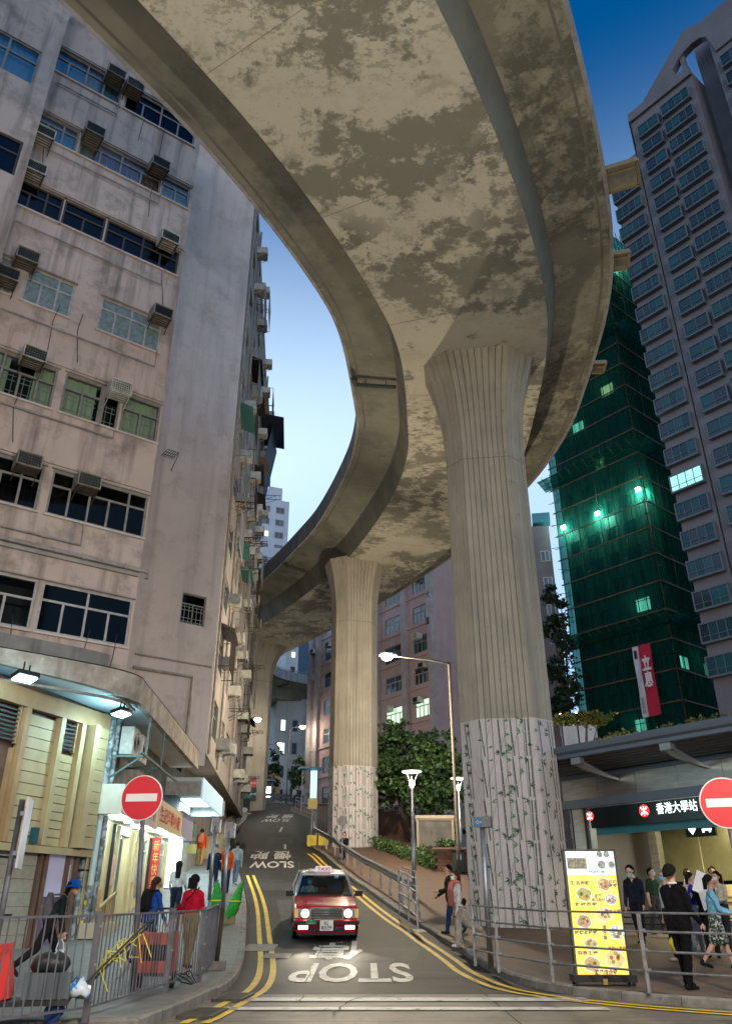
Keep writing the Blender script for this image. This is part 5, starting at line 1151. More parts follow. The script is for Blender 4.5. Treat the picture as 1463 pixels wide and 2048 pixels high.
# ================================================================== RIGHT: the scaffolded building
PN = Plane((29.1, 72.0), (.631, -.776)); PN2 = Plane((29.1, 72.0), (.776, .631)); LN = 11.4; HN = 79.0
sf = T('scaffolded_building', 'tall building wrapped in green netting and bamboo scaffolding beside the apartment tower', 'building', PN.p(-5, 1))
m_body = mat('scaffold_wall', (.30, .32, .30), .85, c2=(.22, .24, .22), sc=.6, streak=.4)
IN = -1.3
b = MB(); b.add([PN.p(-LN, 0, IN), PN.p(IN, 0, IN), PN.p(IN, HN - 1, IN), PN.p(-LN, HN - 1, IN)], [(0, 1, 2, 3)]); b.add([PN2.p(-IN, 0, IN), PN2.p(13, 0, IN), PN2.p(13, HN - 1, IN), PN2.p(-IN, HN - 1, IN)], [(0, 1, 2, 3)])
b.add([PN.p(-LN, 0, IN), PN.p(-LN, 0, -12), PN.p(-LN, HN - 1, -12), PN.p(-LN, HN - 1, IN)], [(3, 2, 1, 0)]); b.build('wall', m_body, sf)
def net_material():
    m = bpy.data.materials.new('green_net'); m.use_nodes = True; N = m.node_tree.nodes; L = m.node_tree.links; N.clear(); MATS['green_net'] = m
    o = N.new('ShaderNodeOutputMaterial'); mx = N.new('ShaderNodeMixShader'); t = N.new('ShaderNodeBsdfTransparent'); d = N.new('ShaderNodeBsdfDiffuse'); tr = N.new('ShaderNodeBsdfTranslucent'); m2 = N.new('ShaderNodeMixShader')
    t.inputs[0].default_value = (.28, .72, .6, 1); d.inputs[0].default_value = (.007, .055, .043, 1); tr.inputs[0].default_value = (.01, .11, .08, 1); m2.inputs[0].default_value = .45
    g = N.new('ShaderNodeNewGeometry'); mp = N.new('ShaderNodeMapping'); mp.inputs['Scale'].default_value = (1.5, 1.5, .16); n = N.new('ShaderNodeTexNoise'); n.inputs['Scale'].default_value = 1.2; n.inputs['Detail'].default_value = 6
    mr = N.new('ShaderNodeMapRange'); mr.inputs['From Min'].default_value = .3; mr.inputs['From Max'].default_value = .72; mr.inputs['To Min'].default_value = .62; mr.inputs['To Max'].default_value = .95
    L.new(g.outputs['Position'], mp.inputs['Vector']); L.new(mp.outputs[0], n.inputs['Vector']); L.new(n.outputs['Fac'], mr.inputs['Value']); L.new(mr.outputs[0], mx.inputs[0])
    L.new(d.outputs[0], m2.inputs[1]); L.new(tr.outputs[0], m2.inputs[2]); L.new(t.outputs[0], mx.inputs[1]); L.new(m2.outputs[0], mx.inputs[2]); L.new(mx.outputs[0], o.inputs['Surface']); return m
m_net = net_material()
def net_panel(pl, s0, s1, z0, z1):
    b = MB(); n, m_ = 7, 5; rr = []
    for i in range(m_ + 1):
        rr.append([pl.p(s0 + (s1 - s0) * j / n, z0 + (z1 - z0) * i / m_, .05 + .09 * math.sin(j * 2.1 + i * .9 + s0) + random.uniform(-.03, .03)) for j in range(n + 1)])
    b.loft(rr, False, closed=False); b.build('net_sheet', m_net, sf)
zz_ = [1.5, 13.5, 25.5, 33.5, 45.5, 57.5, 68, HN]
for z0, z1 in zip(zz_, zz_[1:]):
    for k in range(4): net_panel(PN, -LN + LN * k / 4, -LN + LN * (k + 1) / 4, z0, z1)
    for k in range(4): net_panel(PN2, 13 * k / 4, 13 * (k + 1) / 4, z0, z1)
m_bam = mat('bamboo_pole', (.10, .07, .035), .7, c2=(.07, .045, .025), sc=3)
b = MB()
for pl, s0, s1 in ((PN, -LN, 0), (PN2, 0, 13)):
    s_ = s0
    while s_ <= s1 + .01:
        b.tube([pl.p(s_, 1, -.12), pl.p(s_, HN + random.uniform(.3, 1.6), -.12)], .045, 4); s_ += .95
    z = 2.0
    while z < HN: b.tube([pl.p(s0 - random.uniform(.2, .9), z, -.2), pl.p(s1 + (.3 if pl is PN else 0), z, -.2)], .04, 4); z += 1.48
    for k in range(14): q = random.uniform(s0, s1 - 4); z = random.uniform(3, HN - 6); b.tube([pl.p(q, z, -.25), pl.p(q + 3.5, z + 5, -.25)], .04, 4)
for k in range(26): z = 4 + k * 2.8; b.tube([PN.p(-LN - random.uniform(.6, 1.3), z + .25, -.2), PN.p(-LN + .6, z - .1, -.2)], .035, 4)
kind(b.build('bamboo_scaffold', m_bam, sf), 'stuff')
z = 3.4
while z < HN - 2:
    b = MB(); b.box(PN.p(-LN / 2, z, .16), (LN + .3, .1, .14), PN.rz); b.build('walkway_board', m_bam, sf); b = MB(); b.box(PN2.p(6.5, z, .16), (13, .1, .14), PN2.rz); b.build('walkway_board', m_bam, sf); z += 2.95
for z in (25.4, 44.8, 60.8):     # catch fans
    b = MB()
    for pl, s0, s1 in ((PN, -LN - .8, .8), (PN2, -.8, 13)):
        b.add([pl.p(s0, z, .2), pl.p(s1, z, .2), pl.p(s1, z + .9, 1.7), pl.p(s0, z + .9, 1.7)], [(0, 1, 2, 3)])
    b.build('catch_net', m_net, sf); b = MB()
    for k in range(11): q = -LN + LN * k / 10; b.tube([PN.p(q, z - .05, 0), PN.p(q, z + 1.0, 1.9)], .045, 4)
    for o in (.5, 1.0, 1.6): b.tube([PN.p(-LN - .9, z + o * .55, o), PN.p(1, z + o * .55, o)], .04, 4)
    kind(b.build('catch_fan_poles', m_bam, sf), 'stuff')
# windows of the building behind the net
litm = [mat('lit_window_teal2', (.4, .6, .55), .5, emit=(.5, 1, .85), es=1.0), mat('lit_window_warm', (.6, .5, .3), .5, emit=(1, .8, .45), es=.9)]
z = 4.2; fl = 0
while z < HN - 3:
    for j, q in enumerate((-10.2, -7.6, -5.4, -3.0)):
        lm = None
        if (fl, j) in ((4, 2), (8, 3), (16, 1), (18, 0), (20, 2), (22, 1)): lm = litm[0]
        if (fl, j) in ((14, 2), (17, 3)): lm = litm[1]
        f = piece('window', lm or random.choice((m_paned, m_paneb)), PN.p(q, z + .8, IN + .04), (1.5 if j % 2 else 1.1, .06, 1.3), sf, PN.rz)
    for q in (4.0, 8.5): piece('window', random.choice((m_paned, m_paned, m_paned, litm[0])) if fl in (1, 5, 6, 14) else m_paned, PN2.p(q, z + .8, IN + .04), (1.3, .06, 1.2), sf, PN2.rz)
    z += 2.95; fl += 1
GFL = 'work floodlights on the scaffold'
for k, (u, v, lab, e) in enumerate(((1277, 980, 'bright green white floodlight near the scaffold corner, highest of the three in the band', 260), (1128, 1056, 'bright floodlight at the left edge of the green scaffold', 180), (1196, 1028, 'broad floodlight glow in the middle of the green scaffold', 260), (1246, 523, 'floodlight at the top of the green netting by the tower', 260))):
    pl = PN if k < 3 else PN2
    s_, z_ = pl.hit(u, v); t = T('scaffold_floodlight', lab, 'floodlight', pl.p(s_, z_, -.3), GFL)
    b = MB(); b.box(pl.p(s_, z_, .22), (.5, .1, .4), pl.rz); b.build('lens', mat('flood_glow', (.7, 1, .9), .5, emit=(.55, 1, .85), es=40), t); b = MB(); b.box(pl.p(s_, z_ + .28, .15), (.6, .3, .1), pl.rz); b.build('housing', m_black, t)
    lamp('flood_bulb', t, pl.p(s_, z_ - .4, -.55), 'POINT', e, (.55, 1.0, .85), .2); lamp('flood_spill', t, pl.p(s_, z_ - .3, .8), 'POINT', e * .35, (.5, 1.0, .8), .2)
# the banner
bn = T('banner', 'red and white vertical banner hanging on the green netting', 'banner', PN.p(-3, 10, .6))
q0 = PN.hit(1268, 1297); q1 = PN.hit(1303, 1290); q2 = PN.hit(1325, 1430); w = q1[0] - q0[0]; sx = q0[0]; zt = q0[1]; zb = PN.hit(1290, 1437)[1]
def cloth(s0, s1, m, name):
    b = MB(); b.loft([[PN.p(s0 + (s1 - s0) * j / 4, zt + (zb - zt) * i / 10, .45 + .06 * math.sin(i * .9 + j)) for j in range(5)] for i in range(11)], False, closed=False); b.build(name, m, bn)
cloth(sx, sx + w * .34, mat('banner_white', (.6, .58, .6), .7), 'white_strip'); cloth(sx + w * .345, sx + w, mat('banner_red', (.5, .015, .04), .7), 'red_strip')
PD = Vector((PN.d.x, PN.d.y, 0))
text('banner_lettering', '立\n息', mat('banner_letter', (.8, .75, .75), .7), bn, PN.p(sx + w * .68, zt - (zt - zb) * .38, .56), PD, U3, w * .5, (zt - zb) * .45, .03)
text('banner_lettering', 'I', mat('banner_ink', (.02, .02, .06), .7), bn, PN.p(sx + w * .17, zt - (zt - zb) * .12, .56), PD, U3, w * .16, (zt - zb) * .12, .01)
text('banner_lettering', '招\n租\n熱\n線', mat('banner_ink', (.02, .02, .06), .7), bn, PN.p(sx + w * .17, zb + (zt - zb) * .16, .56), PD, U3, w * .18, (zt - zb) * .22)

# ================================================================== BACKGROUND: pink block, far buildings, hill, trees
PP = Plane((5.8, 64.0), (.578, -.816)); PP2 = Plane((5.8, 64.0), (.816, .578))
m_pink = mat('pink_render', (.46, .33, .33), .85, c2=(.41, .295, .295), sc=.5, streak=.3, sdark=(.2, .12, .11)); m_pinkw = mat('pilaster_pale', (.40, .36, .37), .8, c2=(.33, .29, .3), sc=1.5)
pk = T('pink_apartment_block', 'pink apartment block with pale pilasters and window rows behind the trees', 'building', PP.p(-8, 6))
zp1 = PP.hit(868, 1060)[1]; zsill = [PP.hit(850, q)[1] for q in (1432, 1372, 1305, 1243, 1183, 1120)]
st_ = abs(zsill[0] - zsill[-1]) / 5
zk = [zsill[0] + st_ * i for i in range(-3, 8)]
pil = [PP.hit(u, v)[0] for u, v in ((869, 1300), (816, 1320), (760, 1340), (640, 1380))]; pil.append(PP.hit(623, 1380)[0] + .3)
hP = []
for i in range(4):
    a, c = pil[i + 1] + (.75 if i < 3 else .1), pil[i] - (.75 if i < 3 else .62)
    if i == 2: hP += [(a, a + (c - a) * .45, z, z + 1.5) for z in zk] + [(a + (c - a) * .55, c, z, z + 1.5) for z in zk]
    else: hP += [(a, c, z, z + 1.5) for z in zk]
PKL = pil[-1] - .5; PKZ = zk[-1] + 2.6
b = MB(); wall_holes(b, PP, PKL, 0, 2, PKZ, hP, .2); b.add([PP2.p(0, 2), PP2.p(5, 2), PP2.p(5, PKZ), PP2.p(0, PKZ)], [(0, 1, 2, 3)]); b.add([PP.p(PKL, PKZ), PP.p(0, PKZ), PP2.p(5, PKZ), PP.p(PKL, PKZ, -5)], [(0, 1, 2, 3)]); b.build('wall', m_pink, pk)
for a in pil: piece('pilaster', m_pinkw, PP.p(a - .25, (PKZ + 2) / 2, .12), (.62, .5, PKZ - 2), pk, PP.rz)
for z in zk: piece('string_course', m_pink, PP.p(PKL / 2, z - .35, .06), (-PKL - .3, .14, .12), pk, PP.rz)
m_litg = mat('lit_window_green', (.5, .6, .45), .5, emit=(.7, 1, .72), es=.45); rp = random.Random(3)
for h in hP:
    q = rp.random(); pm = [m_paned, m_paned, m_panet, m_paneb]
    if q < .15: pm = [m_litg]
    window(pk, PP, *h, 4, .62, rp.choice((m_alu, m_aluw, m_alu)), pm, out=-.1, bw=.07)
for k, (c_, v_) in enumerate((('富', 1140), ('大', 1190), ('廈', 1243))):
    s_, z_ = PP.hit(861, v_); text('wall_character', c_, m_black, pk, PP.p(s_, z_, .38), (PP.d.x, PP.d.y, 0), (0, 0, 1), .5, .7, .02)
GP = 'air conditioners on the pink apartment block'
nz = len(zk); used = [(c, k) for c in range(5) for k in range(nz)]; rp.shuffle(used)
BAYN = ['at the right end', 'in the second bay from the corner', 'in the third bay from the corner', 'in the split third bay', 'in the far left bay']
for (c, k) in used[:24]:
    h = hP[c * nz + k]; s_ = rp.uniform(h[0] + .3, h[1] - .3)
    place_ac(rp.choice((0, 2)), PP.p(s_, h[3] - .35, .02), PP.rz, 'air conditioner on the pink block %s, %s row up' % (BAYN[c], ORD[k]), GP, 1.0)

def block(name, label, pl, L_, z0, z1, m, D=12, rows=None, cols=None, wm=None, fm=None, w=1.4, h=1.4, fh=2.9, panes=2, lit=.08, zfirst=2.0, right=True):
    t = T(name, label, 'building', pl.p(L_ / 2, z0)); b = MB()
    b.add([pl.p(0, z0), pl.p(L_, z0), pl.p(L_, z1), pl.p(0, z1)], [(0, 1, 2, 3)]); b.add([pl.p(L_, z0), pl.p(L_, z0, -D), pl.p(L_, z1, -D), pl.p(L_, z1)], [(0, 1, 2, 3)]); b.add([pl.p(0, z0), pl.p(0, z0, -D), pl.p(0, z1, -D), pl.p(0, z1)], [(3, 2, 1, 0)]); b.add([pl.p(0, z1), pl.p(L_, z1), pl.p(L_, z1, -D), pl.p(0, z1, -D)], [(0, 1, 2, 3)])
    b.build('wall', m, t)
    r_ = random.Random(len(label)); z = z0 + zfirst
    while z + h < z1 - .6:
        for c in cols or []:
            a = c - w / 2; pm = wm or [m_paned, m_paneb]
            if r_.random() < lit: pm = [m_litw]
            f = window(t, pl, a, a + w, z, z + h, panes, 0, fm or m_aluw, pm, out=.02, bw=.09, dep=.12)
        z += fh
    return t
m_litw = mat('lit_window_cool', (.6, .65, .6), .5, emit=(.8, 1, .95), es=.6)
m_bluew = mat('blue_white_render', (.56, .62, .70), .8, c2=(.5, .56, .64), sc=.3, streak=.2)
def plane_at(u, v, Y, d): p = at(u, v, Y); return Plane((p.x, p.y), d)
zz1 = at(540, 985, 150).z
t = block('white_apartment_tower', 'distant pale blue white tower rising behind the flyover parapet', plane_at(484, 1000, 150, (.93, .36)), 10.6, 10, at(540, 988, 150).z, m_bluew, cols=(2.2, 5.4, 8.6), w=1.9, h=1.5, fh=3.0, lit=.2, zfirst=20)
pl = plane_at(540, 1000, 153, (.93, .36)); b = MB(); b.box(pl.p(1.2, at(540, 980, 150).z, -2), (3, 4, 5), pl.rz); b.build('roof_tank_house', m_bluew, t)
t = block('stepped_white_block', 'low pale block in front of the distant tower beside the flyover', plane_at(505, 1120, 128, (.93, .36)), 7, 8, at(560, 1098, 130).z, m_bluew, cols=(1.8, 4.6), w=1.7, h=1.4, fh=3.0, zfirst=12)
t = block('slab_tower', 'pale slab tower seen through the flyover loop with few small windows', plane_at(553, 1300, 150, (.95, .3)), 4.4, 8, at(580, 1262, 150).z, m_bluew, cols=(1.4, 3.4), w=1.0, h=1.3, fh=3.0, zfirst=16, panes=1)
t = block('blue_glass_tower', 'dark blue glazed tower seen through the flyover loop', plane_at(596, 1300, 170, (.97, .25)), 9, 8, at(600, 1180, 170).z, mat('blue_cladding', (.02, .09, .17), .25, c2=(.015, .07, .14), sc=.4, stretch=(1, 1, 8)), cols=(2, 4.5, 7), w=2.2, h=.5, fh=3.0, zfirst=4, lit=.01, wm=[m_paneb], fm=m_bay, panes=1)
t = block('blue_grey_block', 'plain dark blue grey block in the gap beside the distant pier', plane_at(512, 1400, 140, (1, .1)), 5.5, 8, at(540, 1395, 140).z, mat('dusk_blue_render', (.10, .16, .26), .8, c2=(.08, .13, .22), sc=.3), cols=(), lit=0)
# white house with stacked bays beyond the bend
PW = plane_at(549, 1500, 98, (.96, .28)); wz = at(580, 1395, 98).z
wh = block('white_tenement', 'white tenement with grilled windows at the top of the hill road', PW, 3.9, 9, wz, mat('white_render', (.55, .56, .6), .8, c2=(.46, .47, .5), sc=.5, streak=.3), cols=(.9, 2.4), w=.75, h=1.5, fh=2.75, zfirst=3.2, panes=1, lit=.15)
m_orange = mat('orange_balcony', (.5, .17, .08), .7)
for k in range(5):
    z = 15.5 + k * 2.75; bx = MB(); bx.box(PW.p(4.9, z, .5), (2.2, 1.5, 1.05), PW.rz); bx.build('balcony', m_orange if k in (0, 2) else mat('white_render', (0, 0, 0)), wh)
    for j in range(4): piece('balcony_pane', m_panet if j != 2 else m_paneb, PW.p(4.1 + j * .55, z + 1.1, 1.2), (.5, .06, 1.05), wh, PW.rz)
    piece('balcony_hood', mat('white_render', (0, 0, 0)), PW.p(4.9, z + 1.68, .5), (2.3, 1.6, .12), wh, PW.rz)
t = block('cream_house', 'small cream house at the bend beside the distant pier', plane_at(520, 1560, 88, (.97, .2)), 2.2, 9.5, at(530, 1537, 88).z, mat('cream_render', (.5, .36, .24), .8), cols=(1.1,), w=1.1, h=1.1, fh=2.8, zfirst=1.6, lit=.0)
ks = T('lit_kiosk', 'small kiosk with bright blue white light by the road bend', 'kiosk', at(533, 1600, 84)); p = at(530, 1592, 84)
b = MB(); b.box(p + Vector((0, 0, .3)), (1.5, 1.2, 2.0)); b.build('booth', m_dkwall, ks); b = MB(); b.box(p + Vector((0, -.62, .3)), (1.2, .05, 1.0)); b.build('lit_window', m_lightw, ks); b = MB(); b.box(p + Vector((0, -.3, 1.45)), (1.9, 2.0, .15)); b.build('roof', m_beam, ks)
k2 = T('bus_shelter', 'small shelter with a blue lit panel beside the hill road', 'shelter', at(627, 1600, 64)); p = at(627, 1572, 64)
b = MB(); b.box(p + Vector((0, 0, 0)), (.5, .12, 2.3)); b.build('light_panel', mat('panel_glow', (.6, .85, 1), .5, emit=(.45, .85, 1), es=.6), k2); b = MB(); b.box(p + Vector((-.3, 0, 1.3)), (1.8, 1.0, .14), .2); b.build('roof', mat('blue_roof', (.2, .35, .45), .5), k2); b = MB(); b.bar(p + Vector((-.9, 0, -2)), p + Vector((-.9, 0, 1.2)), .08); b.build('post', m_steel, k2)
b = MB(); b.bar(p + Vector((0, 0, -2.2)), p + Vector((0, 0, -1)), .1); b.build('foot', m_steel, k2)
# dim block behind the near pier and low building over the station
t = block('dim_apartment_block', 'dim mauve apartment block rising just behind the big bamboo pier', plane_at(985, 1300, 82, (.985, -.17)), 7.35, 1, at(1075, 1060, 82).z, mat('mauve_render', (.17, .135, .15), .85, c2=(.13, .105, .115), sc=.4), cols=(2.0, 6.6), w=1.0, h=1.3, fh=3.2, zfirst=6, lit=.0, D=10)
pl = plane_at(985, 1300, 82, (.985, -.17)); b = MB(); zt_ = at(1075, 1035, 82).z; b.box(pl.p(6.6, zt_ - .6, -.5), (2.0, 1.2, 1.2), pl.rz); b.build('roof_glass_rail', mat('roof_glass', (.05, .2, .25), .2), t)
t = block('low_white_house', 'low white house with a balcony above the station roof', plane_at(1122, 1470, 60, (.97, -.25)), 2.6, 1, at(1140, 1452, 60).z, mat('white_render', (0, 0, 0)), cols=(1.3,), w=1.6, h=1.0, fh=3, zfirst=9.5, lit=0, D=6)

# wooded hill far behind
b = MB(); hx = np.linspace(-400, 400, 41); rr_ = []
for j in range(7): rr_.append([(x, 330 + j * 60, 10 + (30 + 26 * math.sin(x * .013 + 1) + 9 * math.sin(x * .06)) * math.sin(j / 6 * 1.5) * (1 + j * .1)) for x in hx])
b.loft(rr_, False, closed=False); kind(b.build('hill', mat('hill_woods', (.02, .035, .02), .95, c2=(.035, .05, .03), sc=.15), None, True), 'structure')

m_bark = mat('tree_bark', (.07, .055, .04), .9, c2=(.11, .09, .065), sc=6, bump=.5, bsc=20)
m_leaf = [mat('leaf_green', (.045, .10, .025), .55, c2=(.08, .15, .035), sc=2), mat('leaf_dark', (.02, .045, .018), .6, c2=(.035, .07, .025), sc=2), mat('leaf_yellow', (.12, .13, .03), .55, c2=(.18, .15, .035), sc=3)]
def tree(name, label, base, blobs, n, size, m, trunk_r=.18, lean=(0, 0), group=None, seed=1, flat=False):
    base = Vector(base); t = T(name, label, 'tree', base, group); r_ = np.random.RandomState(seed); rr = random.Random(seed)
    cz = min(q[0][2] for q in blobs); topp = Vector((sum(q[0][0] for q in blobs) / len(blobs), sum(q[0][1] for q in blobs) / len(blobs), cz))
    b = MB(); mid = base.lerp(topp, .55) + Vector((rr.uniform(-.2, .2), rr.uniform(-.2, .2), 0)); b.tube([base - Vector((0, 0, .2)), base.lerp(mid, .5) + Vector((.06, .05, 0)), mid, topp], [trunk_r * 1.25, trunk_r, trunk_r * .85, trunk_r * .5], 8)
    for c, rad in blobs:
        c = Vector(c); s_ = mid.lerp(topp, rr.random()); k = s_.lerp(c, .5) + Vector((rr.uniform(-.3, .3), rr.uniform(-.3, .3), .15)); b.tube([s_, k, c], [trunk_r * .45, trunk_r * .28, trunk_r * .1], 6)
        for j in range(4): e = c + Vector((rr.uniform(-1, 1) * rad[0], rr.uniform(-1, 1) * rad[1], rr.uniform(-.6, .8) * rad[2])) * .8; b.tube([k.lerp(c, .6), e], [trunk_r * .14, .012], 4)
    b.build('trunk', m_bark, t, True)
    vol = np.array([q[1][0] * q[1][1] * q[1][2] for q in blobs]); idx = r_.choice(len(blobs), n, p=vol / vol.sum())
    C = np.array([q[0] for q in blobs])[idx]; Rr = np.array([q[1] for q in blobs])[idx]
    d = r_.normal(size=(n, 3)); d /= np.linalg.norm(d, axis=1)[:, None]; rad = r_.uniform(.2, 1.0, n) ** .6 * (1 + .22 * r_.normal(size=n))
    # clump: pull leaves toward random twig ends
    P = C + d * Rr * rad[:, None]; K = max(20, n // 40); tw_ = P[r_.choice(n, K)]; P = P * .45 + tw_[r_.choice(K, n)] * .55 if False else P
    near = tw_[np.argmin(((P[:, None, :] - tw_[None, :, :]) ** 2).sum(2), axis=1)] if n * K < 4e6 else P
    P = P + (near - P) * .55
    ax = r_.normal(size=(n, 3)); ax[:, 2] = ax[:, 2] * .5 - .25; ax /= np.linalg.norm(ax, axis=1)[:, None]
    sd = np.cross(ax, r_.normal(size=(n, 3))); sd /= np.linalg.norm(sd, axis=1)[:, None]
    L_ = size * r_.uniform(.6, 1.3, n)[:, None]; W = L_ * .34
    nrm = np.cross(ax, sd) * L_ * .12
    V = np.stack([P, P + ax * L_ * .5 + sd * W + nrm, P + ax * L_, P + ax * L_ * .5 - sd * W + nrm], 1).reshape(-1, 3) - np.array(base)
    me = bpy.data.meshes.new('crown'); me.vertices.add(len(V)); me.vertices.foreach_set('co', V.ravel()); nf = n * 2
    fi = np.arange(n)[:, None] * 4; F = np.concatenate([fi + [0, 1, 2], fi + [0, 2, 3]], 1).reshape(-1)
    me.loops.add(nf * 3); me.loops.foreach_set('vertex_index', F); me.polygons.add(nf); me.polygons.foreach_set('loop_start', np.arange(nf) * 3); me.polygons.foreach_set('loop_total', np.full(nf, 3))
    for q in (m if isinstance(m, list) else [m]): me.materials.append(q)
    if isinstance(m, list): me.polygons.foreach_set('material_index', np.repeat((r_.random(n) < .3).astype(int), 2))
    me.update(); me.validate(); link('crown', me, t); return t
def blob(u, v, Y, rx, ry, rz): p = at(u, v, Y); return ((p.x, p.y, p.z), (rx, ry, rz))
tree('street_tree', 'large leafy tree right beside the second flyover pier', (2.9, 50, 4.1), [blob(775, 1500, 50, 1.6, 1.5, 1.6), blob(800, 1545, 49, 1.9, 1.6, 1.5), blob(765, 1555, 50, 1.3, 1.4, 1.7), blob(815, 1490, 50, 1.2, 1.2, 1.2), blob(790, 1470, 51, 1.0, 1.0, .9)], 6500, .3, [m_leaf[1], m_leaf[0]], .22, seed=4)
tree('street_tree', 'leafy tree between the post top lamp and the tall lamp column', (5.0, 47, 3.7), [blob(865, 1500, 48, 1.4, 1.4, 1.3), blob(845, 1550, 47, 1.6, 1.4, 1.5), blob(890, 1545, 47, 1.5, 1.3, 1.5), blob(880, 1590, 46, 1.5, 1.3, 1.0), blob(838, 1600, 47, 1.0, 1.0, .8)], 6500, .29, [m_leaf[1], m_leaf[0]], .18, seed=5)
p = at(1125, 1440, 74); tree('tall_tree', 'tall dark tree in the gap between big pier and green scaffold', (p.x, p.y, 1), [blob(1100, 1190, 76, 1.3, 1.5, 1.1), blob(1122, 1215, 74, 1.2, 1.3, 1.0), blob(1104, 1255, 75, 2.0, 2, 1.3), blob(1130, 1290, 74, 1.3, 1.5, 1.5), blob(1108, 1335, 74, 1.6, 2, 1.2), blob(1134, 1370, 74, 1.6, 1.5, 1.5), blob(1115, 1410, 74, 2.2, 2, 1.6)], 5000, .4, [mat('leaf_night', (.012, .025, .012), .7), m_leaf[1]], .3, seed=6)
for k, (bl, lab, bx) in enumerate((([blob(1140, 1438, 31, 1.1, .9, .22), blob(1180, 1432, 31, .9, .8, .18), blob(1195, 1444, 31, .6, .5, .15)], 'flat layered tree lit yellow beside the big pier, above the station roof', at(1150, 1700, 31)),
        ([blob(1200, 1500, 31, 1.0, .8, .25), blob(1250, 1480, 31, 1.1, .9, .3), blob(1290, 1475, 31, 1.0, .8, .25), blob(1225, 1515, 31, 1.0, .8, .2)], 'layered tree glowing yellow around the disc lamp over the station roof', at(1255, 1700, 31.5)),
        ([blob(1350, 1465, 33, 1.2, .9, .3), blob(1400, 1450, 33, 1.1, .9, .3), blob(1430, 1440, 33, .9, .8, .25), blob(1330, 1490, 33, .9, .8, .25)], 'layered dim tree above the station roof toward the apartment tower', at(1390, 1700, 33.5)))):
    bx.z = zg(bx.x, bx.y) + .1; tree('terrace_tree', lab, bx, bl, 2600, .13, [m_leaf[2], m_leaf[0]], .09, seed=11 + k)
for k, (u, v, Y, s_, lab) in enumerate(((507, 1580, 86, 1.0, 'small dark conifer by the distant pier'), (543, 1578, 86, 1.4, 'dark rounded tree in front of the white tenement'), (592, 1570, 80, 1.1, 'dark slender tree by the road bend railing'))):
    p = at(u, v + 22, Y); p.z = zr(Y) + .1; tree('roadside_tree', lab, p, [((p.x, Y, p.z + 2.2 * s_), (.8 * s_, .8, 1.3 * s_)), ((p.x + .2, Y, p.z + 3.4 * s_), (.5 * s_, .6, 1.0 * s_))], 1200, .3, [m_leaf[1], m_leaf[0]], .1, seed=30 + k)
def shrub(name, label, u0, v0, u1, v1, Y0, Y1, n, h, seed):
    a = gp(u0, v0, KERB); c = gp(u1, v1, KERB); t = T(name, label, 'hedge', a.lerp(c, .5)); r_ = np.random.RandomState(seed); q = r_.random(n)[:, None]
    P = np.array(a)[None] * (1 - q) + np.array(c)[None] * q; P = P + r_.normal(size=(n, 3)) * np.array([.16, .25, .0]); P[:, 2] += r_.uniform(0.02, h, n); o = np.array(org(t))
    ax = r_.normal(size=(n, 3)); ax /= np.linalg.norm(ax, axis=1)[:, None]; sd = np.cross(ax, r_.normal(size=(n, 3))); sd /= np.linalg.norm(sd, axis=1)[:, None]; L_ = r_.uniform(.07, .16, n)[:, None]
    V = np.stack([P, P + ax * L_ * .5 + sd * L_ * .35, P + ax * L_, P + ax * L_ * .5 - sd * L_ * .35], 1).reshape(-1, 3) - o
    me = bpy.data.meshes.new('foliage'); me.from_pydata(V.tolist(), [], [(i * 4, i * 4 + 1, i * 4 + 2, i * 4 + 3) for i in range(n)]); me.materials.append(m_leaf[0]); link('foliage', me, t)
    b = MB()
    for k in range(10): p = a.lerp(c, k / 9); b.tube([p, p + Vector((0, 0, h * .7))], .02, 4)
    b.build('stems', m_bark, t)
shrub('hedge', 'low green hedge along the upper edge of the plaza', 748, 1693, 825, 1722, 44, 40, 1500, .55, 2)
shrub('hedge', 'bright green hedge beside the brick planter wall', 835, 1725, 872, 1742, 40, 38, 1200, .75, 3)
shrub('hedge', 'dark green clipped bush behind the brick planter', 872, 1718, 908, 1722, 42, 42, 1400, .95, 4)
# brick planter wall, bin, banked wall behind
pl0 = gp(872, 1745, KERB); m_plant = mat('planter_brick', (.22, .115, .08), .8, c2=(.16, .085, .06), sc=4)
wl = T('planter_wall', 'low brown brick planter wall at the foot of the lamp column', 'wall', pl0)
for k in range(7):
    for j in range(5): piece('brick', m_plant, pl0 + Vector((.13 + j * .32 + (k % 2) * .1, .3, .08 + k * .135)), (.31, .3, .125), wl)
piece('coping', mat('coping_pink', (.4, .25, .19), .8), pl0 + Vector((.85, .3, 1.0)), (1.9, .42, .08), wl)
bi = T('litter_bin', 'dark green litter bin standing against the brick planter', 'bin', pl0 + Vector((1.0, -.2, 0)))
c = pl0 + Vector((1.0, -.15, 0)); b = MB(); b.lathe([(.24, 0), (.27, .1), (.27, .75), (.22, .85)], c, 14); b.build('body', mat('bin_dark', (.04, .06, .06), .5), bi); b = MB(); b.lathe([(.29, .85), (.29, .92), (.1, .98)], c, 14); b.build('lid', m_black, bi); piece('label_plate', mat('paper_white', (.7, .68, .62), .7), c + Vector((0, -.28, .6)), (.2, .02, .2), bi)
rw = T('retaining_wall', 'rust brown retaining wall under the trees behind the plaza', 'wall', at(800, 1690, 52))
p0, p1 = at(745, 1690, 54), at(905, 1700, 47); b = MB()
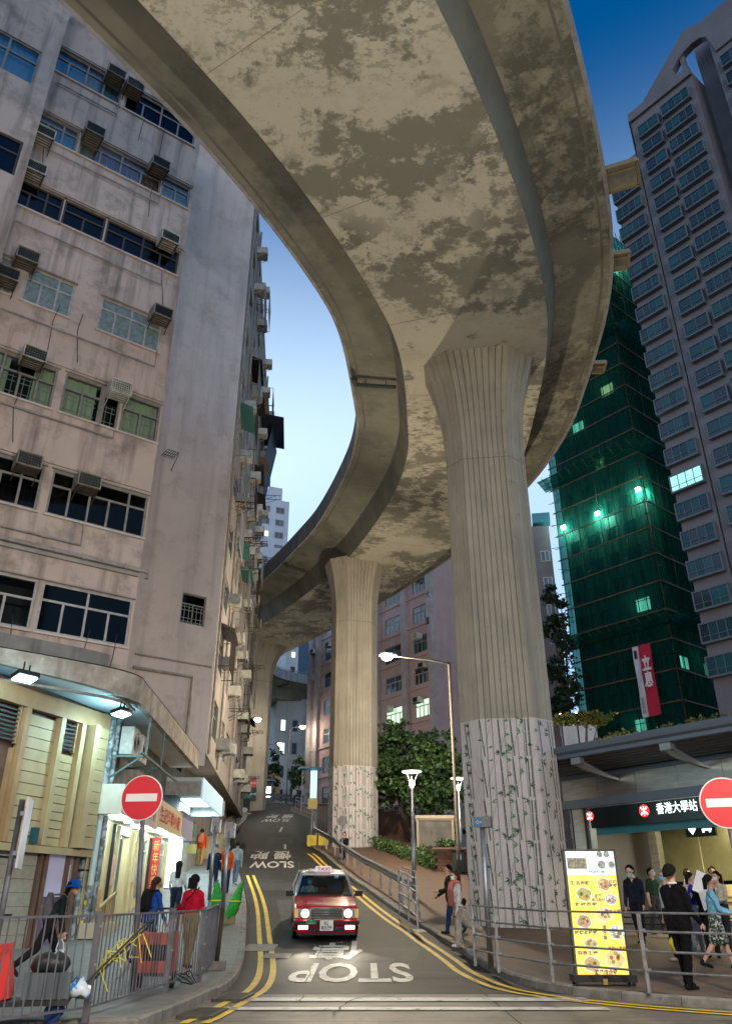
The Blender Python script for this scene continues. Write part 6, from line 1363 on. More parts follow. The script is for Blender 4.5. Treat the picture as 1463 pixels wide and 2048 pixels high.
for k in range(6):
    a = p0.lerp(p1, k / 6); c = p0.lerp(p1, (k + 1) / 6); a.z = c.z = 0
    q = MB(); zb = zg(a.x, a.y) - .5; q.loft([[(a.x, a.y, zb), (a.x, a.y, zb + 2.0), (a.x, a.y + .3, zb + 2.0), (a.x, a.y + .3, zb)], [(c.x - .02, c.y, zb), (c.x - .02, c.y, zb + 2.0), (c.x - .02, c.y + .3, zb + 2.0), (c.x - .02, c.y + .3, zb)]]); q.build('wall_panel', mat('rust_render', (.14, .065, .04), .85, c2=(.1, .05, .035), sc=2), rw)
b = MB(); q = p0.copy(); q.z = zg(q.x, q.y) + 1.5; e = p1.copy(); e.z = zg(e.x, e.y) + 1.5
for h in (.45, .9): b.tube([q + Vector((0, .1, h)), e + Vector((0, .1, h))], .025, 5)
for k in range(9): w_ = q.lerp(e, k / 8); b.tube([w_ + Vector((0, .1, -.2)), w_ + Vector((0, .1, .92))], .025, 5)
b.build('rail', m_steel, rw)
# map board and pavilion in the little park
pv = T('notice_board', 'glazed notice board under a small tiled roof in the park', 'notice board', gp(865, 1700, KERB)); c = at(870, 1668, 43)
b = MB(); b.box(c, (1.7, .1, 1.2)); b.build('board', mat('board_pale', (.13, .115, .105), .6, c2=(.08, .075, .07), sc=2), pv); b = MB(); b.tube([c + Vector((-1, .1, .75)), c + Vector((1, .1, .75))], .16, 8); b.build('roof_roll', mat('stone_beige', (.3, .25, .2), .8), pv)
for x in (-.9, .9): b = MB(); b.box(c + Vector((x, 0, -.5)), (.12, .12, 2.3)); b.build('post', mat('stone_beige', (0, 0, 0)), pv)
pp_ = T('park_pavilion', 'small dark roofed pavilion behind the lamp column', 'pavilion', gp(912, 1700, KERB)); c = at(914, 1650, 45)
b = MB(); b.lathe([(1.7, -.35), (1.75, -.25), (.5, .45), (.1, .6)], c, 6); b.build('roof', mat('tile_dark', (.03, .03, .03), .7), pp_)
for k in range(4): a = k * math.pi / 2 + .6; b = MB(); b.bar(c + Vector((1.2 * math.cos(a), 1.2 * math.sin(a), -2.4)), c + Vector((1.2 * math.cos(a), 1.2 * math.sin(a), -.3)), .12); b.build('post', m_brown, pp_)

# the other side of the cross street, at the photographer's back
for k, (x0, L_, hgt, lab, c_) in enumerate(((34, 30, 31, 'grey tenement across the cross street on the station side', (.26, .24, .22)), (2.5, 15, 34, 'beige tenement across the cross street on the restaurant side', (.32, .28, .23)))):
    block('opposite_tenement', lab, Plane((x0, -17.0), (-1, 0)), L_, -1.5, hgt, mat('opposite_render%d' % k, c_, .85, c2=tuple(q * .8 for q in c_), sc=.5, streak=.4), cols=[3 + i * 6.4 for i in range(int(L_ / 6.4))], w=2.6, h=1.6, fh=3.3, zfirst=5.5, lit=.2, panes=3)

# ================================================================== STREET FURNITURE
m_post = mat('post_purple_grey', (.14, .135, .155), .5, .4, c2=(.10, .095, .11), sc=5); m_rail = mat('rail_galvanised', (.25, .26, .285), .45, .6, c2=(.16, .165, .18), sc=6, patch=((.12, .1, .09), 7, .62, .72))
WARM = (1.0, .91, .76)
m_lampw = mat('warm_lamp_glow', (1, .9, .7), .5, emit=(1.0, .92, .75), es=90); m_lampy = mat('amber_lamp_glow', (1, .8, .5), .5, emit=(1.0, .75, .38), es=30)
def street_lamp(label, base, height, arm, energy, col=WARM, glow=m_lampw, size=.28, r=.085):
    """column, long arm and a flat lantern; arm = horizontal reach vector"""
    base = Vector(base); t = T('street_lamp', label, 'street lamp', base, 'tall arm street lamps'); tp = base + Vector((0, 0, height)); a = Vector((arm[0], arm[1], 0)); hd = tp + a + Vector((0, 0, .15))
    b = MB(); b.tube([base, base + Vector((0, 0, 1.2)), base + Vector((0, 0, 1.25)), tp], [r * 1.5, r * 1.45, r, r * .8], 10); b.build('column', mat('column_brown_grey', (.13, .11, .09), .6, .3, c2=(.09, .08, .065), sc=4), t, True)
    b = MB(); b.tube([tp - Vector((0, 0, .1)), tp + a * .3 + Vector((0, 0, .05)), hd - a.normalized() * .25], [r * .8, r * .6, r * .45], 8); b.build('arm', MATS['column_brown_grey'], t)
    d = a.normalized(); rz = math.atan2(d.y, d.x); b = MB(); b.box(hd + Vector((0, 0, .05)), (.75, .3, .1), rz); b.box(hd - d * .35 + Vector((0, 0, .06)), (.3, .16, .12), rz); b.build('lantern', m_post, t)
    b = MB(); b.lathe([(.08, -.24), (.22, -.18), (.29, -.05), (.28, .02)], hd, 14); b.build('bulb', glow, t, True)
    lamp('lamp_light', t, hd - Vector((0, 0, .35)), 'POINT', energy, col, size)
    return t
street_lamp('tall lamp column with a dazzling lantern beside the bamboo painted pier', (4.12, 38.0, zg(4.12, 38) + KERB), 9.55, (-3.1, -.6), 2700, (1, .83, .58))
def at_lamp(u, v, Y): return at(u, v, Y)
for (u, v, Y, ux, e, lab) in ((515, 1438, 66, 2.0, 220, 'distant amber street lamp in front of the far pier, upper one'), (490, 1458, 58, -1.2, 220, 'distant amber street lamp against the far pier, lower one'), (605, 1453, 78, -1.3, 110, 'distant street lamp on a thin column before the white tenement'), (560, 1487, 88, -1.6, 160, 'farthest street lamp with white light at the white tenement')):
    p = at(u, v, Y); zb = zr(Y) + KERB; street_lamp(lab, (p.x + ux * -1 if ux > 0 else p.x + ux * -1 * -1, Y, zb), p.z - zb - .15, (p.x - (p.x + ux * -1 if ux > 0 else p.x + ux), 0), e, WARM if v != 1487 else (.9, 1, 1), m_lampy if v != 1487 else m_lightw, .2, .06)
# the same lamps stand along the cross street behind the photographer
for (x, y, lab, en) in ((6.8, 2.6, 'street lamp at the junction kerb on the station side', 2600), (-9.5, -1.0, 'street lamp across the junction on the tenement side', 1000), (3.0, -9.0, 'street lamp behind the junction facing the hill road', 2300)):
    street_lamp(lab, (x, y, zr(y)), 8.2, (-2.2 if x > 0 else 2.2, 1.2), en)
def park_lamp(label, base, h, e):
    base = Vector(base); t = T('park_lamp', label, 'lamp', base, 'post top park lamps'); tp = base + Vector((0, 0, h))
    b = MB(); b.tube([base, base + Vector((0, 0, h * .45)), base + Vector((0, 0, h * .46)), tp - Vector((0, 0, .55))], [.09, .085, .06, .055], 9); b.build('post', m_steel, t, True)
    b = MB()
    for k in range(3): a = k * 2.1 + .3; b.bar(tp - Vector((0, 0, .55)), tp + Vector((.26 * math.cos(a), .26 * math.sin(a), 0)), .03)
    b.build('struts', m_steel, t); b = MB(); b.lathe([(.05, -.55), (.1, -.45), (.09, -.3)], tp, 10); b.build('bulb', mat('soft_lamp_glow', (1, .9, .7), .5, emit=(1, .85, .6), es=8), t, True)
    b = MB(); b.lathe([(.36, 0), (.38, .03), (.2, .06)], tp, 20); b.build('reflector', mat('reflector_glow', (.9, .9, .85), .4, emit=(1, .93, .8), es=1.2), t, True)
    lamp('lamp_light', t, tp - Vector((0, 0, .25)), 'POINT', e, (1, .86, .62), .12); return t
g = gp(829, 1795, KERB); park_lamp('post top park lamp standing by the guard rail end', g, 4.25, 160)
p = at(915, 1558, 41); park_lamp('post top park lamp half hidden behind the lamp column', (p.x, 41, zg(p.x, 41) + .1), p.z - zg(p.x, 41) - .1, 140)
p = at(1268, 1496, 29.5); park_lamp('disc shaped lamp glowing above the station roof among yellow leaves', (p.x, 29.5, zg(p.x, 29.5) + .1), p.z - zg(p.x, 29.5) - .1, 220)
for k, (u, v) in enumerate(((1120, 1430), (1151, 1427))):
    p = at(u, v, 50); t = T('small_lamp', ['tiny bright lamp beside the big pier, left of two', 'tiny bright lamp beside the big pier, right of two'][k], 'lamp', (p.x, 50, zg(p.x, 50))); b = MB(); b.tube([(p.x, 50, zg(p.x, 50)), p], .05, 6); b.build('post', m_black, t); b = MB(); b.lathe([(.02, -.1), (.1, 0), (.02, .1)], p, 8); b.build('bulb', m_lampy, t)

# W-beam guard rail
gr = T('guard_rail', 'galvanised crash barrier curving down the hill beside the pier and plaza', 'guard rail', (1, 28, 1))
G_ = [p for p in offset2(RK, .42) if 26.6 <= p.y <= 53]; G_ = [Vector((p.x, p.y, zg(p.x, p.y) + KERB)) for p in G_]
def beam(path, name='beam'):
    prof = [(0, .14), (.05, .1), (.05, .04), (0, 0), (.05, -.04), (.05, -.1), (0, -.14)]
    b = MB(); rr = []
    for i, p in enumerate(path):
        t_ = (path[min(i + 1, len(path) - 1)] - path[max(i - 1, 0)]); n = Vector((-t_.y, t_.x, 0)).normalized()
        rr.append([p + n * o + Vector((0, 0, z)) for o, z in prof] + [p + n * (o - .012) + Vector((0, 0, z)) for o, z in prof[::-1]])
    b.loft(rr); return b
zz_ = lambda p, h: Vector((p.x, p.y, p.z + h))
seg = [zz_(p, .72) for p in G_]; seg[0] = zz_(G_[0], .05); seg[1] = zz_(G_[1], .35) if len(seg) > 2 else seg[1]
for k in range(0, len(seg) - 1, 5): beam(seg[k:k + 6]).build('beam', m_rail, gr)
d_ = 0; last = G_[2]
for p in G_[2:]:
    if (p - last).length > 1.7 or p is G_[2]: b = MB(); b.box(p + Vector((.1, .02, .36)), (.09, .13, .74)); b.build('post', m_rail, gr); last = p
# far barrier round the bend
fb = T('bend_barrier', 'far crash barrier round the outside of the road bend', 'guard rail', (-8, 85, 11))
F_ = [Vector((p.x, p.y, zr(p.y) + KERB)) for p in offset2(LK, -.5) if p.y > 70]
beam([zz_(p, .75) for p in F_]).build('beam', m_rail, fb); beam([zz_(p, .4) for p in F_]).build('beam', m_rail, fb)
for p in F_[::3]: b = MB(); b.box(p + Vector((0, .1, .4)), (.1, .1, .9)); b.build('post', m_rail, fb)
# concrete parapet on the left where the pavement ends
cw = T('concrete_parapet', 'curved low concrete wall beside the road above the shops', 'wall', (-8, 48, 4.5))
Wp = [p for p in offset2(LK, -.25) if 43 <= p.y <= 63]; q_ = [Vector((-10.2, 45.2)), Vector((-9.2, 44.2))] 
Wp = smooth_path([Vector((-9.6, 43.2)), Vector((-8.6, 42.6)), Vector((-7.75, 44.5))] + [Wp[k] for k in range(6, len(Wp), 6)], 4)
b = MB(); Wi = offset2(Wp, -.28); b.loft([[(a.x, a.y, zr(a.y) - .1), (a.x, a.y, zr(a.y) + 1.05), (c.x, c.y, zr(c.y) + 1.05), (c.x, c.y, zr(c.y) - .1)] for a, c in zip(Wp, Wi)]); b.build('wall', mat('parapet_sandy', (.36, .31, .22), .85, c2=(.27, .23, .165), sc=1.5, streak=.4), cw)
b = MB(); b.loft([[(a.x, a.y, zr(a.y) + 1.05), (a.x, a.y, zr(a.y) + 1.12), (c.x, c.y, zr(c.y) + 1.12), (c.x, c.y, zr(c.y) + 1.05)] for a, c in zip(offset2(Wp, .03), offset2(Wp, -.31))]); b.build('coping', MATS['parapet_sandy'], cw)
# mural wall round the distant pier
mu = T('mural_wall', 'dark wall with green, red and white mural at the foot of the distant pier', 'wall', (-10.5, 66, 7.5)); c = at(490, 1600, 67)
for k, (x0, x1, col, z0, z1) in enumerate(((462, 500, (.02, .12, .085), 1562, 1597), (462, 500, (.012, .016, .018), 1597, 1640), (500, 513, (.35, .05, .07), 1556, 1575), (500, 513, (.03, .05, .05), 1575, 1602))):
    a = at(x0, z1, 67); e = at(x1, z0, 67); piece('mural_panel', mat('mural%d' % k, col, .7, c2=tuple(q * 1.6 + .01 for q in col), sc=1.5), ((a.x + e.x) / 2, 67, (a.z + e.z) / 2), (e.x - a.x, .2, e.z - a.z), mu)
for (u, v, w) in ((480, 1572, .9), (506, 1566, .5), (478, 1620, 1.4), (488, 1630, 1.2), (506, 1588, .55)): b = MB(); p = at(u, v, 66.85); b.loft([[p + Vector((w * .5 * math.cos(a), -.01 * s_, .3 * w * .5 * math.sin(a) + .06 * math.sin(3 * a))) for a in np.linspace(0, 6.28, 15)[:-1]] for s_ in (0, 1)]); b.build('mural_cloud', mat('mural_white', (.4, .42, .42), .7), mu)

# ---- pedestrian railings
def bar_fence(label, pts, h, group=None):
    """panels of upright bars between posts, each post and panel frame its own part"""
    t = T('pedestrian_fence', label, 'fence', pts[0], group)
    for i, p in enumerate(pts): b = MB(); b.box(p + Vector((0, 0, h / 2)), (.07, .07, h + .06)); b.build('post', m_post, t)
    for a, c in zip(pts, pts[1:]):
        d = (c - a); L_ = d.length; e = d.normalized(); a2 = a + e * .06; c2 = c - e * .06
        b = MB(); b.bar(a2 + Vector((0, 0, h - .02)), c2 + Vector((0, 0, h - .02)), .034, .026); b.build('top_rail', m_post, t); b = MB(); b.bar(a2 + Vector((0, 0, .12)), c2 + Vector((0, 0, .12)), .032, .024); b.build('bottom_rail', m_post, t)
        n = max(2, int(L_ / .125))
        for k in range(1, n):
            q = a2.lerp(c2, k / n); o = link('upright_bar', barmesh, t, q + Vector((0, 0, (h + .1) / 2)) - org(t), 0, (1, 1, h - .14))
    for p in pts[1:]:
        for z in (.2, .55, .95): piece('clamp_bolt', m_steel, p + Vector((.045, -.03, z)), (.03, .03, .03), t)
    return t
barmesh = MB().tube([(0, 0, -.5), (0, 0, .5)], .009, 6).mesh('upright_bar', m_post)
FP = [Vector(( -9.2, 8.9 + 1.1, 0)), gp(-120, 2085, KERB), gp(171, 2040, KERB), gp(331, 1986, KERB), gp(398, 1964, KERB), gp(430, 1932, KERB)]; FP[0].z = zr(FP[0].y) + KERB
bar_fence('grey barred pedestrian fence curving along the left pavement edge', FP, 1.08)
def rail_fence(label, pts, h, heights, r=.018):
    t = T('pedestrian_railing', label, 'railing', pts[0])
    for p in pts: b = MB(); b.box(p + Vector((0, 0, h / 2)), (.05, .05, h)); b.build('post', m_rail, t)
    for a, c in zip(pts, pts[1:]):
        for z in heights: b = MB(); b.tube([a + Vector((0, 0, z)), c + Vector((0, 0, z))], r, 6); b.build('rail', m_rail, t)
    return t
RP = [gp(u, v, KERB) for u, v in ((950, 1932), (997, 1945), (1105, 1966), (1297, 1987), (1500, 2003), (1760, 2030))]
rf = rail_fence('galvanised four bar railing along the right kerb in front of the menu board', RP, 1.05, (.28, .54, .8, 1.05))
b = MB(); q = RP[0]; b.tube([q + Vector((-.02, .02, .8)), q + Vector((-.1, .1, 1.0)), q + Vector((-.22, .35, 1.05)), q + Vector((-.22, .35, .45)), q + Vector((-.1, .15, .2)), q + Vector((0, 0, .16))], .024, 6); b.build('end_loop', m_rail, rf)
for p in RP[1:]:
    for z in (.3, .56, .82): piece('clamp_bolt', m_steel, p + Vector((.045, -.03, z)), (.035, .035, .035), rf)
RP2 = [gp(u, v, KERB) for u, v in ((798, 1828), (817, 1842), (835, 1858))]
rail_fence('short galvanised railing where the crash barrier ends', RP2, 1.25, (.3, .6, .9, 1.22))
RP3 = [gp(u, v, KERB) for u, v in ((806, 1815), (818, 1820), (833, 1828))]
rail_fence('short second railing behind the one at the crash barrier end', RP3, 1.2, (.3, .75, 1.18))
yb = T('yellow_barrier', 'stack of yellow water filled barriers beside the second pier', 'barrier', gp(634, 1690, KERB)); q = gp(634, 1692, KERB)
for k in range(3): b = MB(); b.prism([(q.x - .6 + k * .65, q.y + .3), (q.x - .02 + k * .65, q.y + .3), (q.x - .02 + k * .65, q.y + .8), (q.x - .6 + k * .65, q.y + .8)], q.z, q.z + .6 + .08 * (k % 2)); b.build('block', mat('barrier_yellow', (.6, .45, .04), .5, c2=(.45, .33, .03), sc=3), yb)
# hill road pedestrian fence far right
hf = [gp(u, v, KERB) for u, v in ((600, 1655), (612, 1650))]
FR_ = [Vector((p.x, p.y, zg(p.x, p.y) + KERB)) for p in offset2(RK, .3) if 54 <= p.y <= 70][::7]
rail_fence('distant railing along the upper right pavement of the hill road', FR_, 1.05, (.2, .5, .8, 1.05), .02)

# ---- signs
m_sred = mat('sign_red_sheet', (.55, .008, .018), .4, c2=(.5, .01, .02), sc=3, patch=((.6, .45, .42), 14, .74, .76)); m_swhite = mat('sign_white_sheet', (.72, .66, .68), .4, c2=(.66, .6, .62), sc=4); m_sback = mat('sign_back_lilac', (.42, .40, .46), .5, .3)
def no_entry(label, c, base, nrm, r=.35):
    c = Vector(c); base = Vector(base); n = Vector(nrm).normalized(); t = T('no_entry_sign', label, 'road sign', base, 'no entry signs'); x = Vector((-n.y, n.x, 0)) * 1.0
    b = MB(); b.disc(c + n * .045, n, r, 40, 0, .012); b.build('white_rim', m_swhite, t); b = MB(); b.disc(c + n * .054, n, r * .955, 40, 0, .01); b.build('red_disc', m_sred, t)
    b = MB(); b.box(c + n * .062, (r * 1.5, .008, r * .34), math.atan2(x.y, x.x)); b.build('white_bar', m_swhite, t)
    b = MB(); b.disc(c + n * .032, n, r * .98, 40, 0, .008); b.build('back_plate', m_sback, t)
    b = MB(); b.tube([base, Vector((c.x, c.y, c.z + r * .8)) - n * 0], .04, 10); b.build('post', m_post, t, True); b = MB()
    for dz in (-.18, .18): b.box(c + n * .015 + Vector((0, 0, dz)), (.16, .06, .05), math.atan2(x.y, x.x))
    b.build('clamp', m_steel, t); return t
g = gp(266, 1985, KERB); c = at(286, 1596, g.y); no_entry('red no entry sign on a post by the left pavement fence', (c.x, g.y, c.z), g, (-.12, -1, .0))
c = at(1449, 1606, 12.4); no_entry('red no entry sign cut by the right picture edge before the station', (c.x, 12.4, c.z), (c.x, 12.4, zr(12.4) + KERB), (-.35, -1, 0), .36)
# back of a sign at the far left, seen edge on
p = at(42, 1620, 12.6); sg = T('edge_on_sign', 'road sign seen edge on at the left picture edge with its post', 'road sign', (p.x, 12.6, zr(12.6) + KERB))
b = MB(); b.tube([(p.x, 12.6, zr(12.6)), (p.x, 12.6, p.z + .15)], .045, 10); b.build('post', m_post, sg, True); b = MB(); b.box((p.x + .09, 12.68, p.z - .32), (.03, .6, .98), .27); b.build('plate', m_sback, sg)
for z in (-.05, -.6): piece('clamp', m_steel, (p.x + .05, 12.62, p.z + z), (.1, .12, .06), sg)
# two slim posts with small plates on the left pavement, one with a rusty leaning foot
def slim_post(label, base, topz, plate, lower=None, lean=0.0):
    base = Vector(base); t = T('sign_post', label, 'post', base); tp = Vector((base.x, base.y, topz)); h = topz - base.z
    k = base + Vector((0, 0, h * .42)); f = base + Vector((lean, 0, 0))
    b = MB(); b.tube([k, tp], .04, 9); b.build('upper_tube', m_steel, t, True); b = MB(); b.tube([f, k], .043, 9); b.build('lower_tube', lower or m_steel, t, True)
    b = MB(); b.box(tp + Vector((.0, .03, .02)), (.16, .12, .3), .3); b.build('head_box', m_post, t); b = MB(); b.box(tp + Vector((.11, .05, .0)), (.02, .26, .26), .25); b.build('plate', plate, t); return t
g = gp(409, 1915, KERB); slim_post('slim grey post with a small plate behind the red shirted woman', g, at(419, 1652, g.y).z, m_sback)
g = gp(437, 1938, KERB); slim_post('slim post with a rusty leaning foot near the left kerb', g, at(460, 1662, g.y).z, m_sback, mat('rust_black', (.045, .03, .025), .7, .3), -.05)
pb = T('post_base_block', 'concrete base block of the rusty leaning post', 'block', g); b = MB(); b.box(g + Vector((-.08, 0, .06)), (.42, .3, .14), .2); b.build('block', m_kerb, pb)
g = gp(981, 1935, KERB); tz = at(971, 1640, g.y).z; t = T('street_sign_post', 'pole with a small blue street plate in front of the bamboo pier', 'post', g)
b = MB(); b.tube([g, Vector((g.x, g.y, tz))], .055, 10); b.build('post', m_steel, t, True); b = MB(); b.box((g.x - .08, g.y - .08, tz - .05), (.2, .05, .2), .2); b.build('plate', mat('plate_blue', (.04, .12, .22), .4), t); b = MB(); b.box((g.x + .1, g.y - .02, tz - .04), (.18, .22, .2), -.3); b.build('side_plate', m_post, t); text('plate_lettering', '⇦', m_swhite, t, (g.x - .085, g.y - .112, tz - .05), (1, .2, 0), (0, 0, 1), .12, .08)
for (u, v, Y, w, h, lab, m_, rnd) in ((486, 1605, 62, 0, 0, '', None, 0),):
    pass
p = at(625, 1607, 49); t = T('yellow_road_sign', 'weathered yellow road sign back near the second pier', 'road sign', (p.x, 49, zr(49))); b = MB(); b.box(p, (.55, .04, .6)); b.build('plate', mat('dull_yellow', (.33, .27, .10), .6), t); b = MB(); b.tube([(p.x - .03, 49.06, zg(p.x, 49)), (p.x - .03, 49.06, p.z + .3)], .04, 8); b.build('post', m_steel, t)
p = at(684, 1642, 41.5); t = T('round_sign_back', 'round grey sign back on a post in front of the second pier', 'road sign', (p.x, 41.5, zr(41.5))); b = MB(); b.disc(p, (0, 1, 0), .24, 24, 0, .02); b.build('disc', m_post, t); b = MB(); b.tube([(p.x, 41.56, zr(41.5)), (p.x, 41.56, p.z + .2)], .035, 8); b.build('post', m_steel, t)
p = at(438, 1628, 40); t = T('pavement_sign_post', 'thin yellowish post with a plate below the white canopy', 'post', (p.x, 40, zr(40))); b = MB(); b.tube([(p.x, 40, zr(40)), (p.x, 40, p.z)], .03, 8); b.build('post', mat('ochre_post', (.3, .24, .12), .6), t); b = MB(); b.box(p, (.35, .04, .2)); b.build('plate', m_sback, t)

# ---- illuminated menu board
Y0 = 14.55; xl, xr = at(1152, 1950, Y0).x, at(1256, 1950, Y0).x; zb, zt_ = at(1200, 1956, Y0).z, at(1170, 1702, Y0).z
mb_ = T('menu_light_box', 'tall glowing yellow seafood menu board on a black wheeled base', 'advertising board', ((xl + xr) / 2, Y0, zg(3.7, Y0) + KERB))
def emi(name, c, e=1.0, c2=None, sc=8): return mat(name, (.03, .03, .03), .5, emit=c, es=e, spec=.15) if not c2 else emi2(name, c, c2, sc, e)
def emi2(name, c, c2, sc, e):
    if name in MATS: return MATS[name]
    m = bpy.data.materials.new(name); m.use_nodes = True; MATS[name] = m; N = m.node_tree.nodes; L = m.node_tree.links; b = N['Principled BSDF']; g = N.new('ShaderNodeNewGeometry'); n = N.new('ShaderNodeTexNoise'); n.inputs['Scale'].default_value = sc; n.inputs['Detail'].default_value = 5
    r = N.new('ShaderNodeMapRange'); r.inputs['From Min'].default_value = .38; r.inputs['From Max'].default_value = .62; mx = N.new('ShaderNodeMix'); mx.data_type = 'RGBA'; mx.inputs[6].default_value = (*c, 1); mx.inputs[7].default_value = (*c2, 1)
    L.new(g.outputs['Position'], n.inputs['Vector']); L.new(n.outputs['Fac'], r.inputs['Value']); L.new(r.outputs[0], mx.inputs[0]); b.inputs['Base Color'].default_value = (.03, .03, .03, 1); b.inputs['Specular IOR Level'].default_value = .15; L.new(mx.outputs[2], b.inputs['Emission Color']); b.inputs['Emission Strength'].default_value = e; b.inputs['Roughness'].default_value = .3; return m
W_, H_ = xr - xl, zt_ - zb
def mpos(fx, fy, o=0): return Vector((xl + W_ * fx, Y0 - .062 - o, zt_ - H_ * fy))   # fy from the top
b = MB(); b.box(((xl + xr) / 2, Y0, (zb + zt_) / 2), (W_ + .05, .11, H_ + .05)); b.build('case', m_black, mb_)
def panel(name, fx0, fx1, fy0, fy1, m, o=0.0): a = mpos(fx0, fy1, o); c = mpos(fx1, fy0, o); return MB().add([a, (c.x, a.y, a.z), c, (a.x, a.y, c.z)], [(0, 1, 2, 3)]).build(name, m, mb_)
panel('header_print', .01, .99, .005, .2, emi('menu_paleblue', (.68, .88, .97), .7)); panel('menu_print', .01, .99, .2, .995, emi2('menu_yellow', (.95, .66, .02), (1.0, .82, .16), 5, .62))
panel('photo_print', .03, .42, .06, .15, emi2('menu_photo', (.02, .03, .06), (.5, .4, .2), 26, .3), .004); panel('banner_print', .03, .42, .015, .05, emi('menu_white', (.95, .97, 1), .36), .004)
for (fx, fy, r) in ((.7, .03, .045), (.84, .03, .045), (.72, .115, .06), (.92, .115, .05)): b = MB(); b.disc(mpos(fx, fy, .004), (0, 1, 0), r * 1.1, 20, 0, .004); d = b.build('round_photo', emi2('menu_photo2', (.05, .08, .06), (.45, .5, .45), 30, .3), mb_)
dishes = [(.3, .355, .115, (.75, .3, .05), (.15, .4, .08)), (.72, .275, .105, (.5, .16, .05), (.85, .5, .2)), (.82, .395, .09, (.4, .1, .6), (.7, .75, .6)), (.24, .57, .11, (.7, .45, .25), (.3, .12, .06)), (.66, .515, .12, (.85, .5, .12), (.95, .75, .35)), (.85, .655, .115, (.1, .25, .25), (.85, .85, .8)), (.33, .745, .1, (.75, .55, .3), (.5, .3, .15)), (.3, .895, .12, (.2, .4, .1), (.75, .3, .1)), (.76, .855, .14, (.85, .42, .08), (.95, .65, .2))]
for k, (fx, fy, r, c1, c2) in enumerate(dishes):
    b = MB(); p = mpos(fx, fy, .005); b.loft([[p + Vector((1.32 * r * W_ * math.cos(a), -.002 * q, 1.12 * r * W_ * math.sin(a))) for a in np.linspace(0, 2 * math.pi, 25)[:-1]] for q in (0, 1)]); pr_ = b.build('plate_print', emi('menu_white', (1, 1, 1), .8), mb_)
    b = MB(); p = mpos(fx, fy, .009); rr = random.Random(k); b.loft([[p + Vector((r * W_ * 1.2 * math.cos(a) * (1 + .1 * math.sin(5 * a + k)), -.002 * q, r * W_ * math.sin(a) * (1 + .1 * math.sin(4 * a)))) for a in np.linspace(0, 2 * math.pi, 25)[:-1]] for q in (0, 1)]); b.build('dish_print', emi2('dish%d' % k, c1, c2, 28, .45), pr_)
    for j in range(6):
        a = rr.uniform(0, 6.28); q = rr.uniform(.3, .8) * r * W_; b = MB(); b.disc(p + Vector((q * math.cos(a), -.004, q * math.sin(a) * .85)), (0, 1, 0), r * W_ * .26, 9, 0, .003); b.build('food_print', emi('food%d' % (j % 3), [(.7, .36, .08), (.2, .34, .05), (.42, .1, .03)][j % 3], .28), pr_)
ink = mat('menu_ink_blue', (.002, .02, .06), .6, spec=.1); inkr = mat('menu_ink_red', (.12, .004, .004), .6, spec=.1); inkp = mat('menu_ink_purple', (.05, .004, .06), .6, spec=.1)
for (s_, fx, fy, w, h, m_) in (('生活海鮮', .24, .265, .36, .035, ink), ('豉椒蒸蝦', .32, .435, .4, .03, ink), ('白灼\n時蝦', .9, .27, .14, .06, ink), ('避風\n南瓜粉絲', .57, .385, .24, .06, ink), ('黃金大蝦', .83, .49, .3, .03, inkp), ('椒鹽瀨尿蝦', .25, .655, .4, .032, ink), ('清\n水\n魚', .62, .655, .08, .11, ink), ('蒜蓉生蠔', .24, .81, .36, .03, inkp), ('香煎小黃魚', .82, .775, .32, .028, inkr), ('避風塘虎蝦', .55, .955, .4, .04, inkp), ('歡迎訂座', .6, .175, .3, .02, ink)):
    text('menu_lettering', s_, m_, mb_, mpos(fx, fy, .013), (1, 0, 0), (0, 0, 1), w * W_ * 1.1, h * H_ * 1.05, .02)
zb0 = zg(3.7, Y0) + KERB
b = MB(); b.box(((xl + xr) / 2, Y0, zb0 + .1), (W_ + .16, .36, .1)); b.prism([(xl - .02, Y0 - .12), (xr + .02, Y0 - .12), (xr + .02, Y0 + .12), (xl - .02, Y0 + .12)], zb0 + .14, zb - .01); b.build('base', m_black, mb_)
for x in (xl - .03, xr + .03):
    for y in (-.13, .13): b = MB(); b.tube([(x - .02, Y0 + y, zb0 + .035), (x + .02, Y0 + y, zb0 + .035)], .035, 10); b.build('caster', m_black, mb_)
b = MB(); b.box(((xl + xr) / 2 - .02, Y0 - .2, zb0 + .06), (.07, .03, .08)); b.build('padlock', mat('brass', (.45, .3, .1), .4, .8), mb_)
l = lamp('menu_light', mb_, ((xl + xr) / 2, Y0 - .12, (zb + zt_) / 2), 'AREA', 9, (1, .93, .68), (W_, H_)); l.rotation_euler = (R(90), 0, 0); l.scale = (1, 1, 1)

# tactile paving at the crossing point
tp_ = [gp(*q, KERB) for q in ((872, 1868), (925, 1898), (948, 1890), (890, 1862))]
for i in range(4):
    for j in range(3):
        f = lambda a, c: tp_[0].lerp(tp_[1], a).lerp(tp_[3].lerp(tp_[2], a), c)
        Q = [f(i / 4 + .01, j / 3 + .01), f((i + 1) / 4 - .01, j / 3 + .01), f((i + 1) / 4 - .01, (j + 1) / 3 - .01), f(i / 4 + .01, (j + 1) / 3 - .01)]
        MB().add([(q.x, q.y, zg(q.x, q.y) + KERB + .006) for q in Q], [(0, 1, 2, 3)]).build('tactile_slab', mat('tactile_yellow', (.26, .18, .07), .7, c2=(.2, .14, .06), sc=6, bump=.6, bsc=50), paveR)

